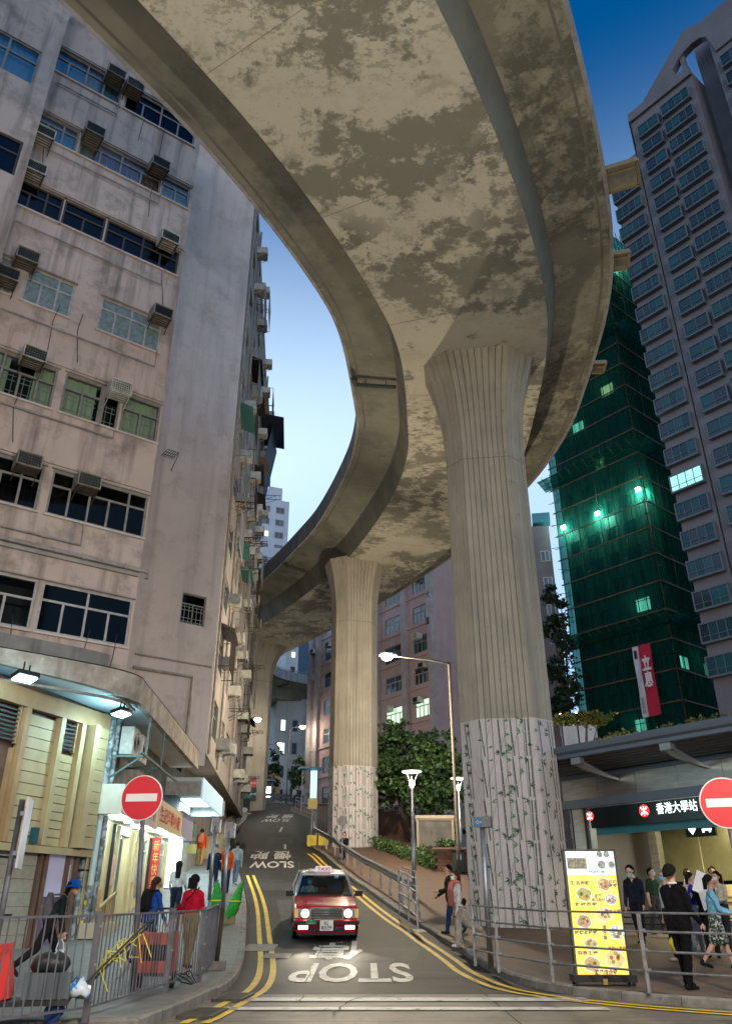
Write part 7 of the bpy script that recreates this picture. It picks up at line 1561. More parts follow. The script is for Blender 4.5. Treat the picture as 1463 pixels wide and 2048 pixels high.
# ================================================================== THE TAXI
m_carred = mat('taxi_red', (.45, .006, .01), .3, .0, coat=.5, spec=.4); m_carsil = mat('taxi_silver', (.52, .52, .54), .3, .6, coat=.6); m_chrome = mat('chrome', (.75, .76, .78), .12, 1.0); m_rub = mat('rubber', (.02, .02, .02), .7)
m_carglass = glass('car_glass', (.42, .55, .52), .08); m_head = mat('headlight_glow', (1, 1, .9), .3, emit=(1, .95, .8), es=6); m_fog = mat('fog_glow', (1, .9, .8), .3, emit=(1, .82, .66), es=2)
tx = T('taxi', 'red taxi with silver roof and lit headlights coming down the hill road', 'taxi', (0, 0, 0))
def cring(y, w, zb, zt, sh=.05, rnd=.06, crown=.015):
    h = [(w * .88, zb), (w - .01, zb + .06), (w, zb + .2), (w, zt - .2), (w - .012, zt - rnd), (w - sh, zt), (w * .5, zt + crown), (0, zt + crown * 1.2)]
    return [Vector((x, y, z)) for x, z in h] + [Vector((-x, y, z)) for x, z in h[-2::-1]]
b = MB(); b.loft([cring(*q) for q in ((.07, .76, .24, .80), (.10, .80, .22, .815), (.3, .835, .2, .84), (.8, .845, .2, .885), (1.3, .848, .2, .93), (1.45, .848, .2, .935), (3.6, .848, .2, .95), (4.3, .84, .22, .945), (4.6, .81, .24, .92), (4.66, .77, .26, .86))]); body = b.build('body', m_carred, tx, True)
body.data.polygons.foreach_set('use_smooth', [True] * len(body.data.polygons))
# hood crease panel and bumper
b = MB(); b.loft([[Vector((x, y, z)) for x, z in ((-.58, zt + .012), (-.5, zt + .03), (.5, zt + .03), (.58, zt + .012))] for y, zt in ((.12, .805), (.5, .855), (1.28, .925))], False, closed=False); b.build('hood', m_carred, tx, True)
b = MB(); b.loft([cring(*q) for q in ((-.03, .74, .25, .50, .03, .03, 0), (.02, .82, .2, .52, .03, .03, 0), (.25, .852, .2, .52, .02, .03, 0), (.5, .855, .24, .50, .02, .03, 0))]); b.build('front_bumper', m_carred, tx, True)
b = MB(); b.box((0, -.035, .46), (1.56, .03, .075)); b.box((-.83, .22, .46), (.03, .5, .075), .0); b.box((.83, .22, .46), (.03, .5, .075)); b.build('bumper_strip', m_rub, tx)
b = MB(); b.box((0, -.02, .29), (.95, .04, .08)); b.build('air_intake', m_black, tx); b = MB(); b.box((0, .02, .2), (1.5, .06, .06)); b.build('valance', m_rub, tx)
# grille
gl_ = MB(); gl_.box((0, .05, .665), (.80, .04, .255)); g0 = gl_.build('grille', m_black, tx)
b = MB(); b.box((0, .03, .795), (.84, .05, .022)); b.box((0, .03, .535), (.84, .05, .018)); b.box((-.41, .03, .665), (.02, .05, .26)); b.box((.41, .03, .665), (.02, .05, .26)); b.build('grille_frame', m_chrome, g0)
for k in range(6): b = MB(); b.box((0, .028, .57 + k * .038), (.78, .03, .009)); b.build('grille_slat', m_chrome, g0)
b = MB(); b.tube([Vector((.05 * math.cos(a), .015, .67 + .035 * math.sin(a))) for a in np.linspace(0, 6.28, 17)], .006, 5); b.tube([Vector((.022 * math.cos(a), .013, .67 + .034 * math.sin(a))) for a in np.linspace(0, 6.28, 13)], .005, 5); b.build('badge', m_chrome, g0)
for s_ in (-1, 1):
    b = MB(); b.box((s_ * .575, .06, .665), (.30, .04, .215)); hl = b.build('headlight', m_chrome, tx); b = MB(); b.disc((s_ * .555, .03, .665), (0, 1, 0), .095, 20, 0, .02); b.build('lens', m_head, hl)
    b = MB(); b.box((s_ * .77, .10, .665), (.09, .10, .2), s_ * .35); b.build('indicator', mat('amber_lens', (.5, .25, .08), .2, emit=(1, .6, .3), es=.15), tx)
    b = MB(); b.box((s_ * .60, -.045, .355), (.24, .03, .085)); b.build('fog_lamp', m_fog, tx)
    l = lamp('headlight_beam', tx, (s_ * .555, -.05, .64), 'SPOT', 90, (1, .88, .68), .06, spot=34, world=False); aim(l, (0, -1, -.02))
    b = MB(); b.box((s_ * .96, 1.42, 1.0), (.2, .1, .14)); mr_ = b.build('door_mirror', m_black, tx); b = MB(); b.bar((s_ * .84, 1.46, .96), (s_ * .9, 1.44, .98), .05); b.build('mirror_arm', m_black, mr_)
    for yy in (.86, 3.55):
        wh_ = MB(); wh_.tube([(s_ * .66, yy, .31), (s_ * .84, yy, .31)], .31, 24); w = wh_.build('wheel', m_rub, tx); b = MB(); b.disc((s_ * .846, yy, .31), (1, 0, 0), .2, 20, 0, .02); b.build('rim', m_chrome, w)
        b = MB(); b.tube([(s_ * .838, yy, .33), (s_ * .853, yy, .33)], .36, 24); b.build('wheel_arch', m_black, tx)
# glasshouse
ws = [(-.74, 1.34, .93), (.74, 1.34, .93), (.60, 1.98, 1.42), (-.60, 1.98, 1.42)]; rw_ = [(-.72, 3.95, .95), (.72, 3.95, .95), (.59, 3.42, 1.42), (-.59, 3.42, 1.42)]
MB().add(ws, [(0, 1, 2, 3)]).build('windscreen', m_carglass, tx); MB().add(rw_, [(1, 0, 3, 2)]).build('rear_window', m_carglass, tx)
for s_ in (-1, 1):
    for (y0, y1, y2, y3) in ((1.5, 2.5, 2.5, 2.06), (2.58, 3.7, 3.36, 2.58)):
        MB().add([(s_ * .80, y0, .95), (s_ * .80, y1, .95), (s_ * .635, y2, 1.40), (s_ * .635, y3, 1.40)], [(0, 1, 2, 3) if s_ > 0 else (3, 2, 1, 0)]).build('side_window', m_carglass, tx)
    b = MB(); b.bar((s_ * .79, 1.36, .93), (s_ * .635, 2.0, 1.42), .075, .05); b.bar((s_ * .8, 2.54, .94), (s_ * .635, 2.54, 1.42), .07, .05); b.bar((s_ * .78, 3.92, .95), (s_ * .62, 3.42, 1.42), .12, .05); b.build('pillar', m_carsil, tx)
b = MB(); b.loft([[Vector((x, y, z)) for x, z in ((-w, zt - .06), (-w + .05, zt - .015), (-w * .5, zt + .02), (w * .5, zt + .02), (w - .05, zt - .015), (w, zt - .06))] for y, w, zt in ((1.93, .62, 1.43), (2.1, .645, 1.465), (2.7, .65, 1.48), (3.3, .64, 1.465), (3.47, .61, 1.43))], False, closed=False); b.build('roof', m_carsil, tx, True)
b = MB(); b.bar((-.62, 1.955, 1.43), (.62, 1.955, 1.43), .06, .04); b.build('roof_header', m_carsil, tx)
# cabin
b = MB(); b.box((0, 1.55, .93), (1.5, .45, .1)); b.box((0, 2.7, .62), (1.5, 2.5, .1)); b.build('dashboard', m_black, tx)
m_seat = mat('seat_blue', (.03, .05, .12), .8)
for x in (-.38, .38): b = MB(); b.box((x, 2.55, .98), (.5, .14, .62), 0, 0, -.15); b.box((x, 2.58, 1.33), (.26, .1, .16)); b.build('front_seat', m_seat, tx)
b = MB(); b.box((0, 3.55, .95), (1.35, .2, .6)); b.build('rear_seat', m_seat, tx)
b = MB(); b.tube([Vector((-.38 + .18 * math.cos(a), 1.85 + .05 * math.sin(a), 1.0 + .17 * math.sin(a))) for a in np.linspace(0, 6.28, 19)], .014, 6); b.build('steering_wheel', m_black, tx)
for x0, x1 in ((-.55, -.02), (.05, .55)): b = MB(); b.bar((x0, 1.36, .945), (x1, 1.40, .965), .014); b.build('wiper', m_black, tx)
b = MB(); b.box((.36, 1.93, 1.365), (.12, .01, .08)); b.build('permit_sticker', mat('sticker_cyan', (.3, .6, .65), .5), tx)
b = MB(); b.box((0, 1.9, 1.36), (.22, .03, .06)); b.build('rear_view_mirror', m_black, tx)
b = MB(); b.tube([(-.8, 1.25, .93), (-.72, 1.7, 1.75)], .006, 5); b.build('aerial', m_chrome, tx)
# plates and signs
b = MB(); b.box((.0, -.065, .40), (.34, .015, .24)); np_ = b.build('number_plate', mat('plate_white', (.75, .75, .73), .5), tx)
text('plate_number', 'KL', m_black, np_, (0, -.076, .452), (1, 0, 0), (0, 0, 1), .12, .085, .012); text('plate_number', '8339', m_black, np_, (0, -.076, .35), (1, 0, 0), (0, 0, 1), .27, .085, .012)
b = MB(); P_ = [(-.54, .43), (-.26, .43), (-.27, .5), (-.33, .545), (-.47, .545), (-.53, .5)]; b.loft([[Vector((x, y, z)) for x, z in P_] for y in (-.06, -.072)]); sp = b.build('seat_badge', mat('badge_green', (.015, .2, .12), .5), tx)
text('badge_lettering', '4', m_swhite, sp, (-.40, -.0745, .512), (1, 0, 0), (0, 0, 1), .04, .045, .01); text('badge_lettering', 'SEATS', m_swhite, sp, (-.40, -.0745, .452), (1, 0, 0), (0, 0, 1), .17, .028, .01)
b = MB(); b.loft([[Vector((x, y, z)) for x, z in ((-.26, 1.49), (.26, 1.49), (.215, 1.615), (-.215, 1.615))] for y in (2.2, 2.4)]); rs_ = b.build('roof_sign', mat('roof_sign_lit', (.7, .6, .62), .5, emit=(1, .8, .85), es=.14), tx)
text('roof_sign_lettering', 'TAXI', mat('taxi_letter_red', (.55, .02, .15), .5), rs_, (0, 2.196, 1.552), (1, 0, 0), (0, 0, 1), .36, .085, .02)
tx.location = (-1.02, 22.75, zr(23.9) - .13 * 1.0); 
tx.rotation_euler = (math.atan((zr(26.3) - zr(23.6)) / 2.7), 0, .10)
tx.location.z = zr(23.6) - .86 * (zr(26.3) - zr(23.6)) / 2.7

# ================================================================== PEOPLE
def col_m(name, c, rough=.85, c2=None): return mat(name, c, rough, c2=c2 or tuple(q * .72 for q in c), sc=9, bump=.5, bsc=28, spec=.08)
SKIN = mat('skin', (.50, .30, .215), .55, c2=(.44, .25, .18), sc=20); HAIR = mat('hair_black', (.01, .009, .008), .8, spec=.12, bump=.8, bsc=90); HAIRB = mat('hair_brown', (.045, .022, .012), .75, spec=.15, bump=.8, bsc=90)
def capsule(mb, p, q, r0, r1, n=10):
    p = Vector(p); q = Vector(q); d = q - p
    if d.length < 1e-5: d = Vector((0, 0, .001))
    e = d.normalized(); pts = [p - e * r0 * .95, p - e * r0 * .6, p, q, q + e * r1 * .6, q + e * r1 * .95]; rr = [r0 * .3, r0 * .8, r0, r1, r1 * .8, r1 * .3]
    mb.tube(pts, rr, n)
def person(label, pos, face, H=1.68, top=(.3, .3, .3), bottom=(.05, .05, .07), shoes=(.03, .03, .03), hair='short', hairm=None, lean=.03, th=(.25, -.25), kn=(.1, .35), arm=((.25, .3), (-.25, .3)), ab=(.12, .12),
           sleeve='long', leg='trousers', mask=None, hat=None, head_pitch=0.0, head_turn=0.0, girth=1.0, hem=0.0, feminine=False, bare=0.0, legcol=None, seated=False):
    f = Vector((face[0], face[1], 0)).normalized(); rz = math.atan2(f.y, f.x) - math.pi / 2
    t = T('person', label, 'person', pos); t.rotation_euler = (0, 0, rz)
    g = girth; B = []     # bones: p, q, r0, r1, region   0 skin 1 top 2 bottom 3 shoes
    hipz = .525
    def rot(v, a): return Vector((v.x, v.y * math.cos(a) - v.z * math.sin(a), v.y * math.sin(a) + v.z * math.cos(a)))   # about x, + tips +y up
    legs = []
    for i, s_ in enumerate((-1, 1)):
        h = Vector((s_ * .052, 0, hipz)); k = h + Vector((s_ * .004, math.sin(th[i]), -math.cos(th[i]))) * .245; a2 = th[i] - kn[i]; an = k + Vector((0, math.sin(a2), -math.cos(a2))) * .235
        legs.append((h, k, an, a2))
    low = min(l[2].z for l in legs) - .035; sh_ = Vector((0, 0, -low))
    UP = Vector((0, math.sin(lean), math.cos(lean)))
    pel = Vector((0, 0, hipz + .02)) + sh_; chest = pel + UP * .20; shd = pel + UP * .285; nk = pel + UP * .325; hd = pel + Vector((0, math.sin(lean + head_pitch * .3), math.cos(lean))) * .40
    wr = .052 if leg == 'wide' else .0
    for i, (h, k, an, a2) in enumerate(legs):
        h, k, an = h + sh_, k + sh_, an + sh_; s_ = (-1, 1)[i]
        rg = 2
        if leg == 'skirt':
            km = h.lerp(k, .85); B.append((h, km, .066 * g, .062, 2)); B.append((km, k, .036, .034, 0)); B.append((k, an, .034, .02, 0)); 
        else:
            B.append((h, k, .056 * g, max(.043, wr), 2)); B.append((k, an - Vector((0, 0, .0)), max(.042, wr), max(.032, wr), 2))
        tip = Vector((s_ * .008, math.cos(a2 * .55) * .09, math.sin(a2 * .55) * .09 * (1 if a2 > 0 else 1.0)))
        if an.z > .06 + .02 and a2 < -.2: tip = Vector((0, .05, -.075))
        B.append((an + Vector((0, -.02, -.018)), an + Vector((0, 0, -.02)) + tip, .024, .019, 3)); B.append((an + Vector((0, 0, .01)), an + Vector((0, -.015, -.02)), .023, .024, 3 if leg != 'skirt' else 3))
    B.append((pel + Vector((-.035, 0, .01)), pel + Vector((.035, 0, .01)), .068 * g, .068 * g, 2 if hem <= 0 else 1))
    if hem > 0: B.append((pel + Vector((-.035, 0, -hem)), pel + Vector((-.035, 0, .05)), .072 * g, .07 * g, 1)); B.append((pel + Vector((.035, 0, -hem)), pel + Vector((.035, 0, .05)), .072 * g, .07 * g, 1))
    if leg == 'skirt':
        for k in range(4): B.append((pel + Vector((0, 0, .02)), pel + Vector((.045 * math.cos(k * 1.57 + .8), .05 * math.sin(k * 1.57 + .8), -.22)), .07, .055, 2))
    wst = .062 if feminine else .07
    for s_ in (-1, 1):
        B.append((pel + Vector((s_ * .03, 0, .06)), chest + Vector((s_ * .042, .005, 0)), wst * g, .066 * g, 1)); B.append((chest + Vector((s_ * .042, .005, 0)), shd + Vector((s_ * .07, -.005, -.025)), .066 * g, .042, 1)); B.append((shd + Vector((s_ * .03, -.005, -.01)), shd + Vector((s_ * .1, -.005, -.025)), .038, .035, 1))
    B.append((shd, nk + Vector((0, .01, .02)), .032, .03, 0))
    hands = []
    for i, s_ in enumerate((-1, 1)):
        S = shd + Vector((s_ * .112, -.005, -.03)); a, e = arm[i]; o = ab[i]
        d1 = Vector((s_ * math.sin(o), math.sin(a) * math.cos(o), -math.cos(a) * math.cos(o))); E = S + d1 * .165; d2 = Vector((s_ * math.sin(o) * .4, math.sin(a + e), -math.cos(a + e))).normalized(); Wp_ = E + d2 * .145
        B.append((S, E, .034, .029, 1)); B.append((E, Wp_, .028, .022, 1 if sleeve == 'long' else 0))
        hd2 = (d2 + Vector((0, .12, 0))).normalized(); B.append((Wp_, Wp_ + hd2 * .045, .014, .017, 0)); side = Vector((s_, 0, 0)).cross(hd2).normalized(); fr = Wp_ + hd2 * .05
        for j in range(4):
            o2 = side * ((j - 1.5) * .0105); Lf = (.033, .038, .036, .028)[j]; m1 = fr + o2 + hd2 * Lf * .55; B.append((fr + o2, m1, .0062, .0058, 0)); B.append((m1, m1 + (hd2 + Vector((-s_ * .55, .1, 0))).normalized() * Lf * .5, .0058, .005, 0))
        tb = Wp_ + hd2 * .018 + side * -.014; B.append((tb, tb + (hd2 * .7 - side * .7).normalized() * .034, .007, .0058, 0))
        hands.append(fr + hd2 * .02)
    # head
    tu = math.sin(head_turn); tf = math.cos(head_turn); fw = Vector((tu, tf, -head_pitch)).normalized(); rt = Vector((tf, -tu, 0))
    B.append((hd + Vector((0, -.006, .012)) - fw * .008, hd + Vector((0, 0, .012)) + fw * .012, .054, .05, 0)); B.append((hd + fw * .012 - Vector((0, 0, .03)), hd + fw * .028 - Vector((0, 0, .048)), .038, .026, 0))
    B.append((hd + fw * .055 - Vector((0, 0, .002)), hd + fw * .068 - Vector((0, 0, .018)), .006, .009, 0))
    for s_ in (-1, 1): B.append((hd + rt * (s_ * .052) + Vector((0, 0, .006)), hd + rt * (s_ * .054) - Vector((0, 0, .014)), .009, .007, 0))
    mb = MB()
    for p, q, r0, r1, rg in B: capsule(mb, p, q, r0, r1, 10)
    me = mb.mesh('body', SKIN); o = bpy.data.objects.new('body', me); COL.objects.link(o)
    md = o.modifiers.new('r', 'REMESH'); md.mode = 'VOXEL'; md.voxel_size = .0066; md2 = o.modifiers.new('s', 'SMOOTH'); md2.iterations = 2; md2.factor = .5
    bpy.context.view_layer.update(); m2 = bpy.data.meshes.new_from_object(o.evaluated_get(bpy.context.evaluated_depsgraph_get())); bpy.data.objects.remove(o); bpy.data.meshes.remove(me)
    n = len(m2.vertices); co = np.empty(n * 3); m2.vertices.foreach_get('co', co); co = co.reshape(-1, 3); nr = np.empty(n * 3); m2.vertices.foreach_get('normal', nr); nr = nr.reshape(-1, 3)
    best = np.full(n, 1e9); reg = np.zeros(n, int)
    for p, q, r0, r1, rg in B:
        p_, q_ = np.array(p), np.array(q); d = q_ - p_; tt = np.clip(((co - p_) @ d) / max(d @ d, 1e-9), 0, 1); ds = np.linalg.norm(co - p_ - tt[:, None] * d, axis=1) - (r0 + (r1 - r0) * tt); m_ = ds < best; best[m_] = ds[m_]; reg[m_] = rg
    if sleeve == 'short':
        for i, s_ in enumerate((-1, 1)): pass
    wv = np.sin(co[:, 2] * 95 + np.sin(co[:, 0] * 60) * 2 + co[:, 1] * 40) * .0016 + np.sin(co[:, 2] * 41 + co[:, 0] * 70) * .0014; wv[(reg == 0) | (reg == 3)] = 0; co = (co + nr * wv[:, None]) * H
    m2.vertices.foreach_set('co', co.ravel()); m2.materials.clear()
    tag_ = str(len(bpy.data.meshes))
    def cm(pref, c): return c if not isinstance(c, tuple) else col_m('%s_%d_%d_%d' % (pref, c[0] * 999, c[1] * 999, c[2] * 999), c)
    for q in (SKIN, cm('cloth', top), cm('cloth', bottom), cm('shoe', shoes)): m2.materials.append(q)
    nf = len(m2.polygons); ls_ = np.empty(nf, int); m2.polygons.foreach_get('loop_start', ls_); lv = np.empty(len(m2.loops), int); m2.loops.foreach_get('vertex_index', lv); m2.polygons.foreach_set('material_index', reg[lv[ls_]]); m2.polygons.foreach_set('use_smooth', [True] * nf); m2.update(); m2.name = 'body'
    link('body', m2, t)
    hm = hairm or HAIR; hb = MB(); hc = hd + Vector((0, 0, .016)); cap_lo = {'short': -.005, 'long': -.02, 'bob': -.05, 'cut': -.01}.get(hair, -.01)
    if hair:
        rings = []
        for i in range(8):
            ph = i / 7 * 1.75; z = .064 * math.cos(ph); rr = .062 * math.sin(ph) + .002; ring = []
            for j in range(18):
                a = j / 18 * 2 * math.pi; dv = rt * math.cos(a) + Vector((fw.x, fw.y, 0)).normalized() * math.sin(a); frontness = math.sin(a); zz = z
                if frontness > .35 and z < .03: zz = max(z, .028)
                zz -= .036 * max(0, .25 - frontness) * (i / 7) ** 2; wob = 1 + .03 * math.sin(j * 2.7 + i * 1.9); ring.append(((hc + dv * rr * wob * (1.02 if frontness < .3 else .96) + Vector((0, 0, zz)) - fw * .008)) * H)
            rings.append(ring)
        hb.loft(rings, True)
        if hair in ('long', 'bob'):
            Lh = .2 if hair == 'long' else .075; rr_ = []
            for i in range(7):
                q = i / 6; w = (.063 if hair == 'long' else .066) * (1 - .35 * q * (hair == 'long')) ; c = hc - fw * (.042 + .014 * q) + Vector((0, 0, .02 - (Lh + .05) * q)) - UP * 0
                if hair == 'long': c = c - Vector((0, math.sin(lean) * .1 * q, 0)) - fw * .012 * q
                rr_.append([(c + rt * (w * math.cos(a)) - fw * (.032 * math.sin(a) * (1 - .4 * q))) * H * (1 + .006 * math.sin(7 * a + i)) for a in np.linspace(0, 2 * math.pi, 15)[:-1]])
            hb.loft(rr_, True)
        hb.build('hair', hm, t, True).data.transform(Matrix.Translation(org(t)))
    if mask:
        b = MB(); rr_ = []
        for i in range(6):
            z = -.005 - .05 * i / 5; rr_.append([(hd + Vector((0, 0, z)) + rt * (.048 * math.cos(a)) * (1 - .25 * (i / 5)) + fw * (.02 + (.054 + .006 * math.sin(i / 5 * 3.1)) * math.sin(a) * (1 - .12 * i / 5))) * H for a in np.linspace(.25, math.pi - .25, 9)])
        b.loft(rr_, False, closed=False); b.build('face_mask', cm('mask', mask), t, True).data.transform(Matrix.Translation(org(t)))
    else:
        b = MB()
        b.disc((hd + fw * .060 - Vector((0, 0, .034))) * H, fw, .012 * H, 8, 0, .004); b.build('mouth', mat('lips', (.3, .1, .08), .5), t).data.transform(Matrix.Translation(org(t)))
    b = MB()
    for s_ in (-1, 1): b.disc((hd + fw * .0585 + rt * (s_ * .021) + Vector((0, 0, .006))) * H, fw, .0065 * H, 8, 0, .004)
    b.build('eyes', m_black, t).data.transform(Matrix.Translation(org(t)))
    if hat:
        b = MB(); kindh, colh = hat; hc2 = (hd + Vector((0, 0, .02))) * H
        if kindh == 'bucket': b.lathe([(.0, .068 * H), (.05 * H, .066 * H), (.062 * H, .04 * H), (.066 * H, .01 * H), (.1 * H, -.018 * H), (.098 * H, -.022 * H), (.06 * H, .005 * H)], hc2, 18)
        else:
            b.lathe([(.0, .062 * H), (.05 * H, .055 * H), (.062 * H, .03 * H), (.063 * H, .008 * H)], hc2, 16); a = hc2 + fw * .05 * H + Vector((0, 0, .008 * H)); b.loft([[a + rt * (.05 * H * math.cos(q)) + fw * (.06 * H * math.sin(q)) + Vector((0, 0, dz)) for q in np.linspace(0, math.pi, 9)] for dz in (0, .006)], True)
        b.build('hat', cm('hat', colh), t, True).data.transform(Matrix.Translation(org(t)))
    M_ = Matrix.Translation(Vector(pos)) @ Matrix.Rotation(rz, 4, 'Z')
    return t, {'hands': [M_ @ (q * H) for q in hands], 'back': M_ @ ((chest - Vector((0, .085, 0))) * H), 'M': M_, 'H': H, 'f': f, 'r': Vector((f.y, -f.x, 0)), 'pel': M_ @ (pel * H), 'shoulder': [M_ @ ((shd + Vector((s_ * .07, 0, .01))) * H) for s_ in (-1, 1)], 'chest': M_ @ (chest * H), 'neck': M_ @ (nk * H), 'head': M_ @ (hd * H)}
def sack(name, label, cat, c, w, d, h, m, handle=None, lump=.08, seed=0):
    c = Vector(c); t = T(name, label, cat, c - Vector((0, 0, h))); r_ = random.Random(seed); rings = []
    for i in range(9):
        q = i / 8; k = math.sin(min(1, (q + .08) * 1.25) * math.pi * .62) * (1 - .55 * max(0, q - .72) / .28); rings.append([c + Vector((w / 2 * k * math.cos(a) * (1 + r_.uniform(-lump, lump)), d / 2 * k * math.sin(a) * (1 + r_.uniform(-lump, lump)), -h + h * q)) for a in np.linspace(0, 2 * math.pi, 15)[:-1]])
    b = MB(); b.loft(rings); b.build('bag', m, t, True)
    if handle:
        hnd = Vector(handle)
        for s_ in (-1, 1): b = MB(); b.tube([c + Vector((s_ * w * .28, 0, -.05 * h)), c.lerp(hnd, .6) + Vector((s_ * w * .18, 0, 0)), hnd, ], .012, 6); b.build('handle', m, t)
    return t
def backpack(label, info, m, w=.3, h=.42, d=.16, drop=.02):
    bk = info['back']; f = info['f']; r = info['r']; t = T('backpack', label, 'backpack', bk - Vector((0, 0, h / 2))); c = bk - f * d * .25 - Vector((0, 0, drop)); rings = []
    for i in range(8):
        q = i / 7; z = -h / 2 + h * q; k = (math.sin(math.pi * (.12 + .78 * q)) ** .45); rings.append([c + r * (w / 2 * k * math.copysign(abs(math.cos(a)) ** .6, math.cos(a))) - f * (d / 2 * k * math.copysign(abs(math.sin(a)) ** .6, math.sin(a)) * (1.15 - .4 * q)) + Vector((0, 0, z)) for a in np.linspace(0, 2 * math.pi, 17)[:-1]])
    b = MB(); b.loft(rings); b.build('pack', m, t, True); b = MB(); b.box(c - f * (d * .56) - Vector((0, 0, h * .14)), (w * .62, .05, h * .4), math.atan2(r.y, r.x)); b.build('pocket', m, t)
    for s_, sp in zip((-1, 1), info['shoulder']):
        b = MB(); p0 = c + r * (s_ * w * .3) + f * d * .3 + Vector((0, 0, h * .42)); fr = sp + f * .09 - Vector((0, 0, .06)); b.tube([p0, sp + Vector((0, 0, .035)), fr, fr - Vector((0, 0, .2)) + r * s_ * .03, c + r * (s_ * w * .45) + f * d * .3 - Vector((0, 0, h * .3))], .018, 6); b.build('strap', m, t)
    return t
def gk(u, v): return gp(u, v, KERB)
# ---- left pavement
P, I = person('person in a blue bucket hat and dark clothes walking past the tiled restaurant wall', gk(82, 1953), (1, .35), 1.62, (.02, .028, .03), (.018, .018, .02), (.02, .018, .016), 'long', lean=.42, th=(.45, -.42), kn=(.15, .5), arm=((.1, .1), (.0, .15)), hat=('bucket', (.01, .10, .42)), head_pitch=.35, bare=1)
backpack('grey backpack worn by the person in the blue bucket hat', I, col_m('canvas_grey', (.13, .12, .13)), .32, .46, .2)
h = I['hands'][1]; sack('plastic_bag', 'white plastic carrier bag held by the person in the blue bucket hat', 'bag', h - Vector((0, 0, .16)), .26, .18, .34, mat('plastic_white', (.62, .65, .66), .35), h, .12, 3)
P, I = person('long haired woman in a bright blue jacket and jeans striding up the left pavement', gk(292, 1922), (.75, .65), 1.62, (.015, .07, .32), (.012, .03, .085), (.02, .02, .02), 'long', HAIRB, .1, (.5, -.42), (.1, .4), ((-.3, .2), (.25, .2)), feminine=True, hem=.05, girth=1.12, mask=(.5, .25, .28))
backpack('black rucksack worn by the woman in the blue jacket', I, col_m('nylon_black', (.015, .015, .017)), .3, .45, .18)
P, I = person('woman in a red short sleeved shirt and khaki trousers walking up the left pavement', gk(374, 1935), (.35, .95), 1.6, (.42, .008, .03), (.22, .15, .05), (.09, .015, .02), 'bob', None, .03, (.16, -.12), (.1, .15), ((-.1, .2), (.1, .3)), sleeve='short', leg='trousers', feminine=True, girth=1.12, hem=.0)
sb_ = I['pel'] - I['r'] * .2 + Vector((0, 0, .12)); t = sack('shoulder_bag', 'round crimson shoulder bag at the hip of the woman in red', 'bag', sb_ + Vector((0, 0, .12)), .3, .14, .24, col_m('leather_crimson', (.22, .005, .015)), None, .04)
b = MB(); b.tube([sb_ + Vector((0, 0, .1)), I['chest'] - I['f'] * .13 - I['r'] * .05, I['shoulder'][1] + Vector((0, 0, .05)), I['chest'] + I['f'] * .13, sb_ + I['f'] * .1 + Vector((0, 0, .1))], .013, 6); b.build('strap', col_m('leather_dark', (.06, .01, .012)), t)
P, I = person('long haired woman in a white sweater walking away past the lit shops', gk(347, 1846), (-.1, 1), 1.62, (.55, .56, .55), (.02, .025, .04), (.35, .35, .35), 'long', None, .05, (.2, -.3), (.1, .6), ((.2, .9), (.2, .9)), feminine=True, girth=1.05)
P, I = person('person in black top and khaki trousers walking away by the lit sign box', gk(371, 1727), (0, 1), 1.66, (.015, .015, .018), (.16, .13, .08), (.03, .03, .03), 'short', None, .03, (.2, -.2), (.05, .3), ((.2, .2), (-.2, .2)))
P, I = person('person in an orange jacket and tan trousers walking away uphill', gk(399, 1731), (.05, 1), 1.62, (.60, .07, .01), (.40, .22, .07), (.3, .16, .05), 'short', HAIRB, .03, (.08, -.08), (.03, .1), ((.05, .2), (.05, .2)), hem=.03)
backpack('coral backpack worn by the walker in the orange jacket', I, col_m('nylon_coral', (.65, .2, .12)), .28, .42, .18)
P, I = person('man in navy with a blue cap and face mask facing downhill', gk(424, 1788), (.15, -1), 1.66, (.015, .035, .07), (.015, .03, .075), (.02, .02, .02), 'short', None, .02, (.1, -.1), (.05, .1), ((.0, .1), (.0, .1)), mask=(.5, .62, .68), hat=('cap', (.02, .14, .24)), hem=.04)
P, I = person('man in an orange jacket, jeans and white mask facing downhill', gk(449, 1786), (.2, -1), 1.68, (.62, .10, .02), (.015, .04, .10), (.03, .03, .03), 'short', None, .02, (.12, -.1), (.05, .1), ((.05, .3), (.35, 1.2)), mask=(.62, .66, .68), hem=.03)
P, I = person('person in pale blue jeans half hidden behind the slim post by the kerb', gk(470, 1770), (.1, 1), 1.6, (.3, .36, .4), (.12, .2, .3), (.5, .5, .5), 'short', None, .02, (.2, -.2), (.05, .3), ((.2, .2), (-.2, .2)))
# ---- right pavement
P, I = person('woman in white sweater, pink scarf and beige wide trousers walking toward the road', gk(917, 1894), (-1, -.25), 1.6, (.60, .57, .54), (.36, .32, .26), (.7, .7, .7), 'long', HAIRB, .02, (.05, -.62), (.0, .55), ((.1, .12), (-.05, .1)), leg='wide', feminine=True, mask=(.75, .76, .76))
b = MB(); nk_ = I['neck']; f_ = I['f']; r_2 = I['r']
b.tube([nk_ + Vector((.085 * math.cos(a), .085 * math.sin(a), -.02 + .012 * math.sin(3 * a))) for a in np.linspace(0, 6.28, 15)], .045, 8)
for s_ in (-1, 1): b.tube([nk_ + f_ * .1 + r_2 * s_ * .04 - Vector((0, 0, .02)), nk_ + f_ * .15 + r_2 * s_ * .05 - Vector((0, 0, .22)), nk_ + f_ * .13 + r_2 * s_ * .055 - Vector((0, 0, .52))], [.05, .05, .06], 8)
sc_ = b.mesh('scarf', col_m('scarf_pink', (.60, .18, .15)), True); sc_.transform(I['M'].inverted()); link('scarf', sc_, P)
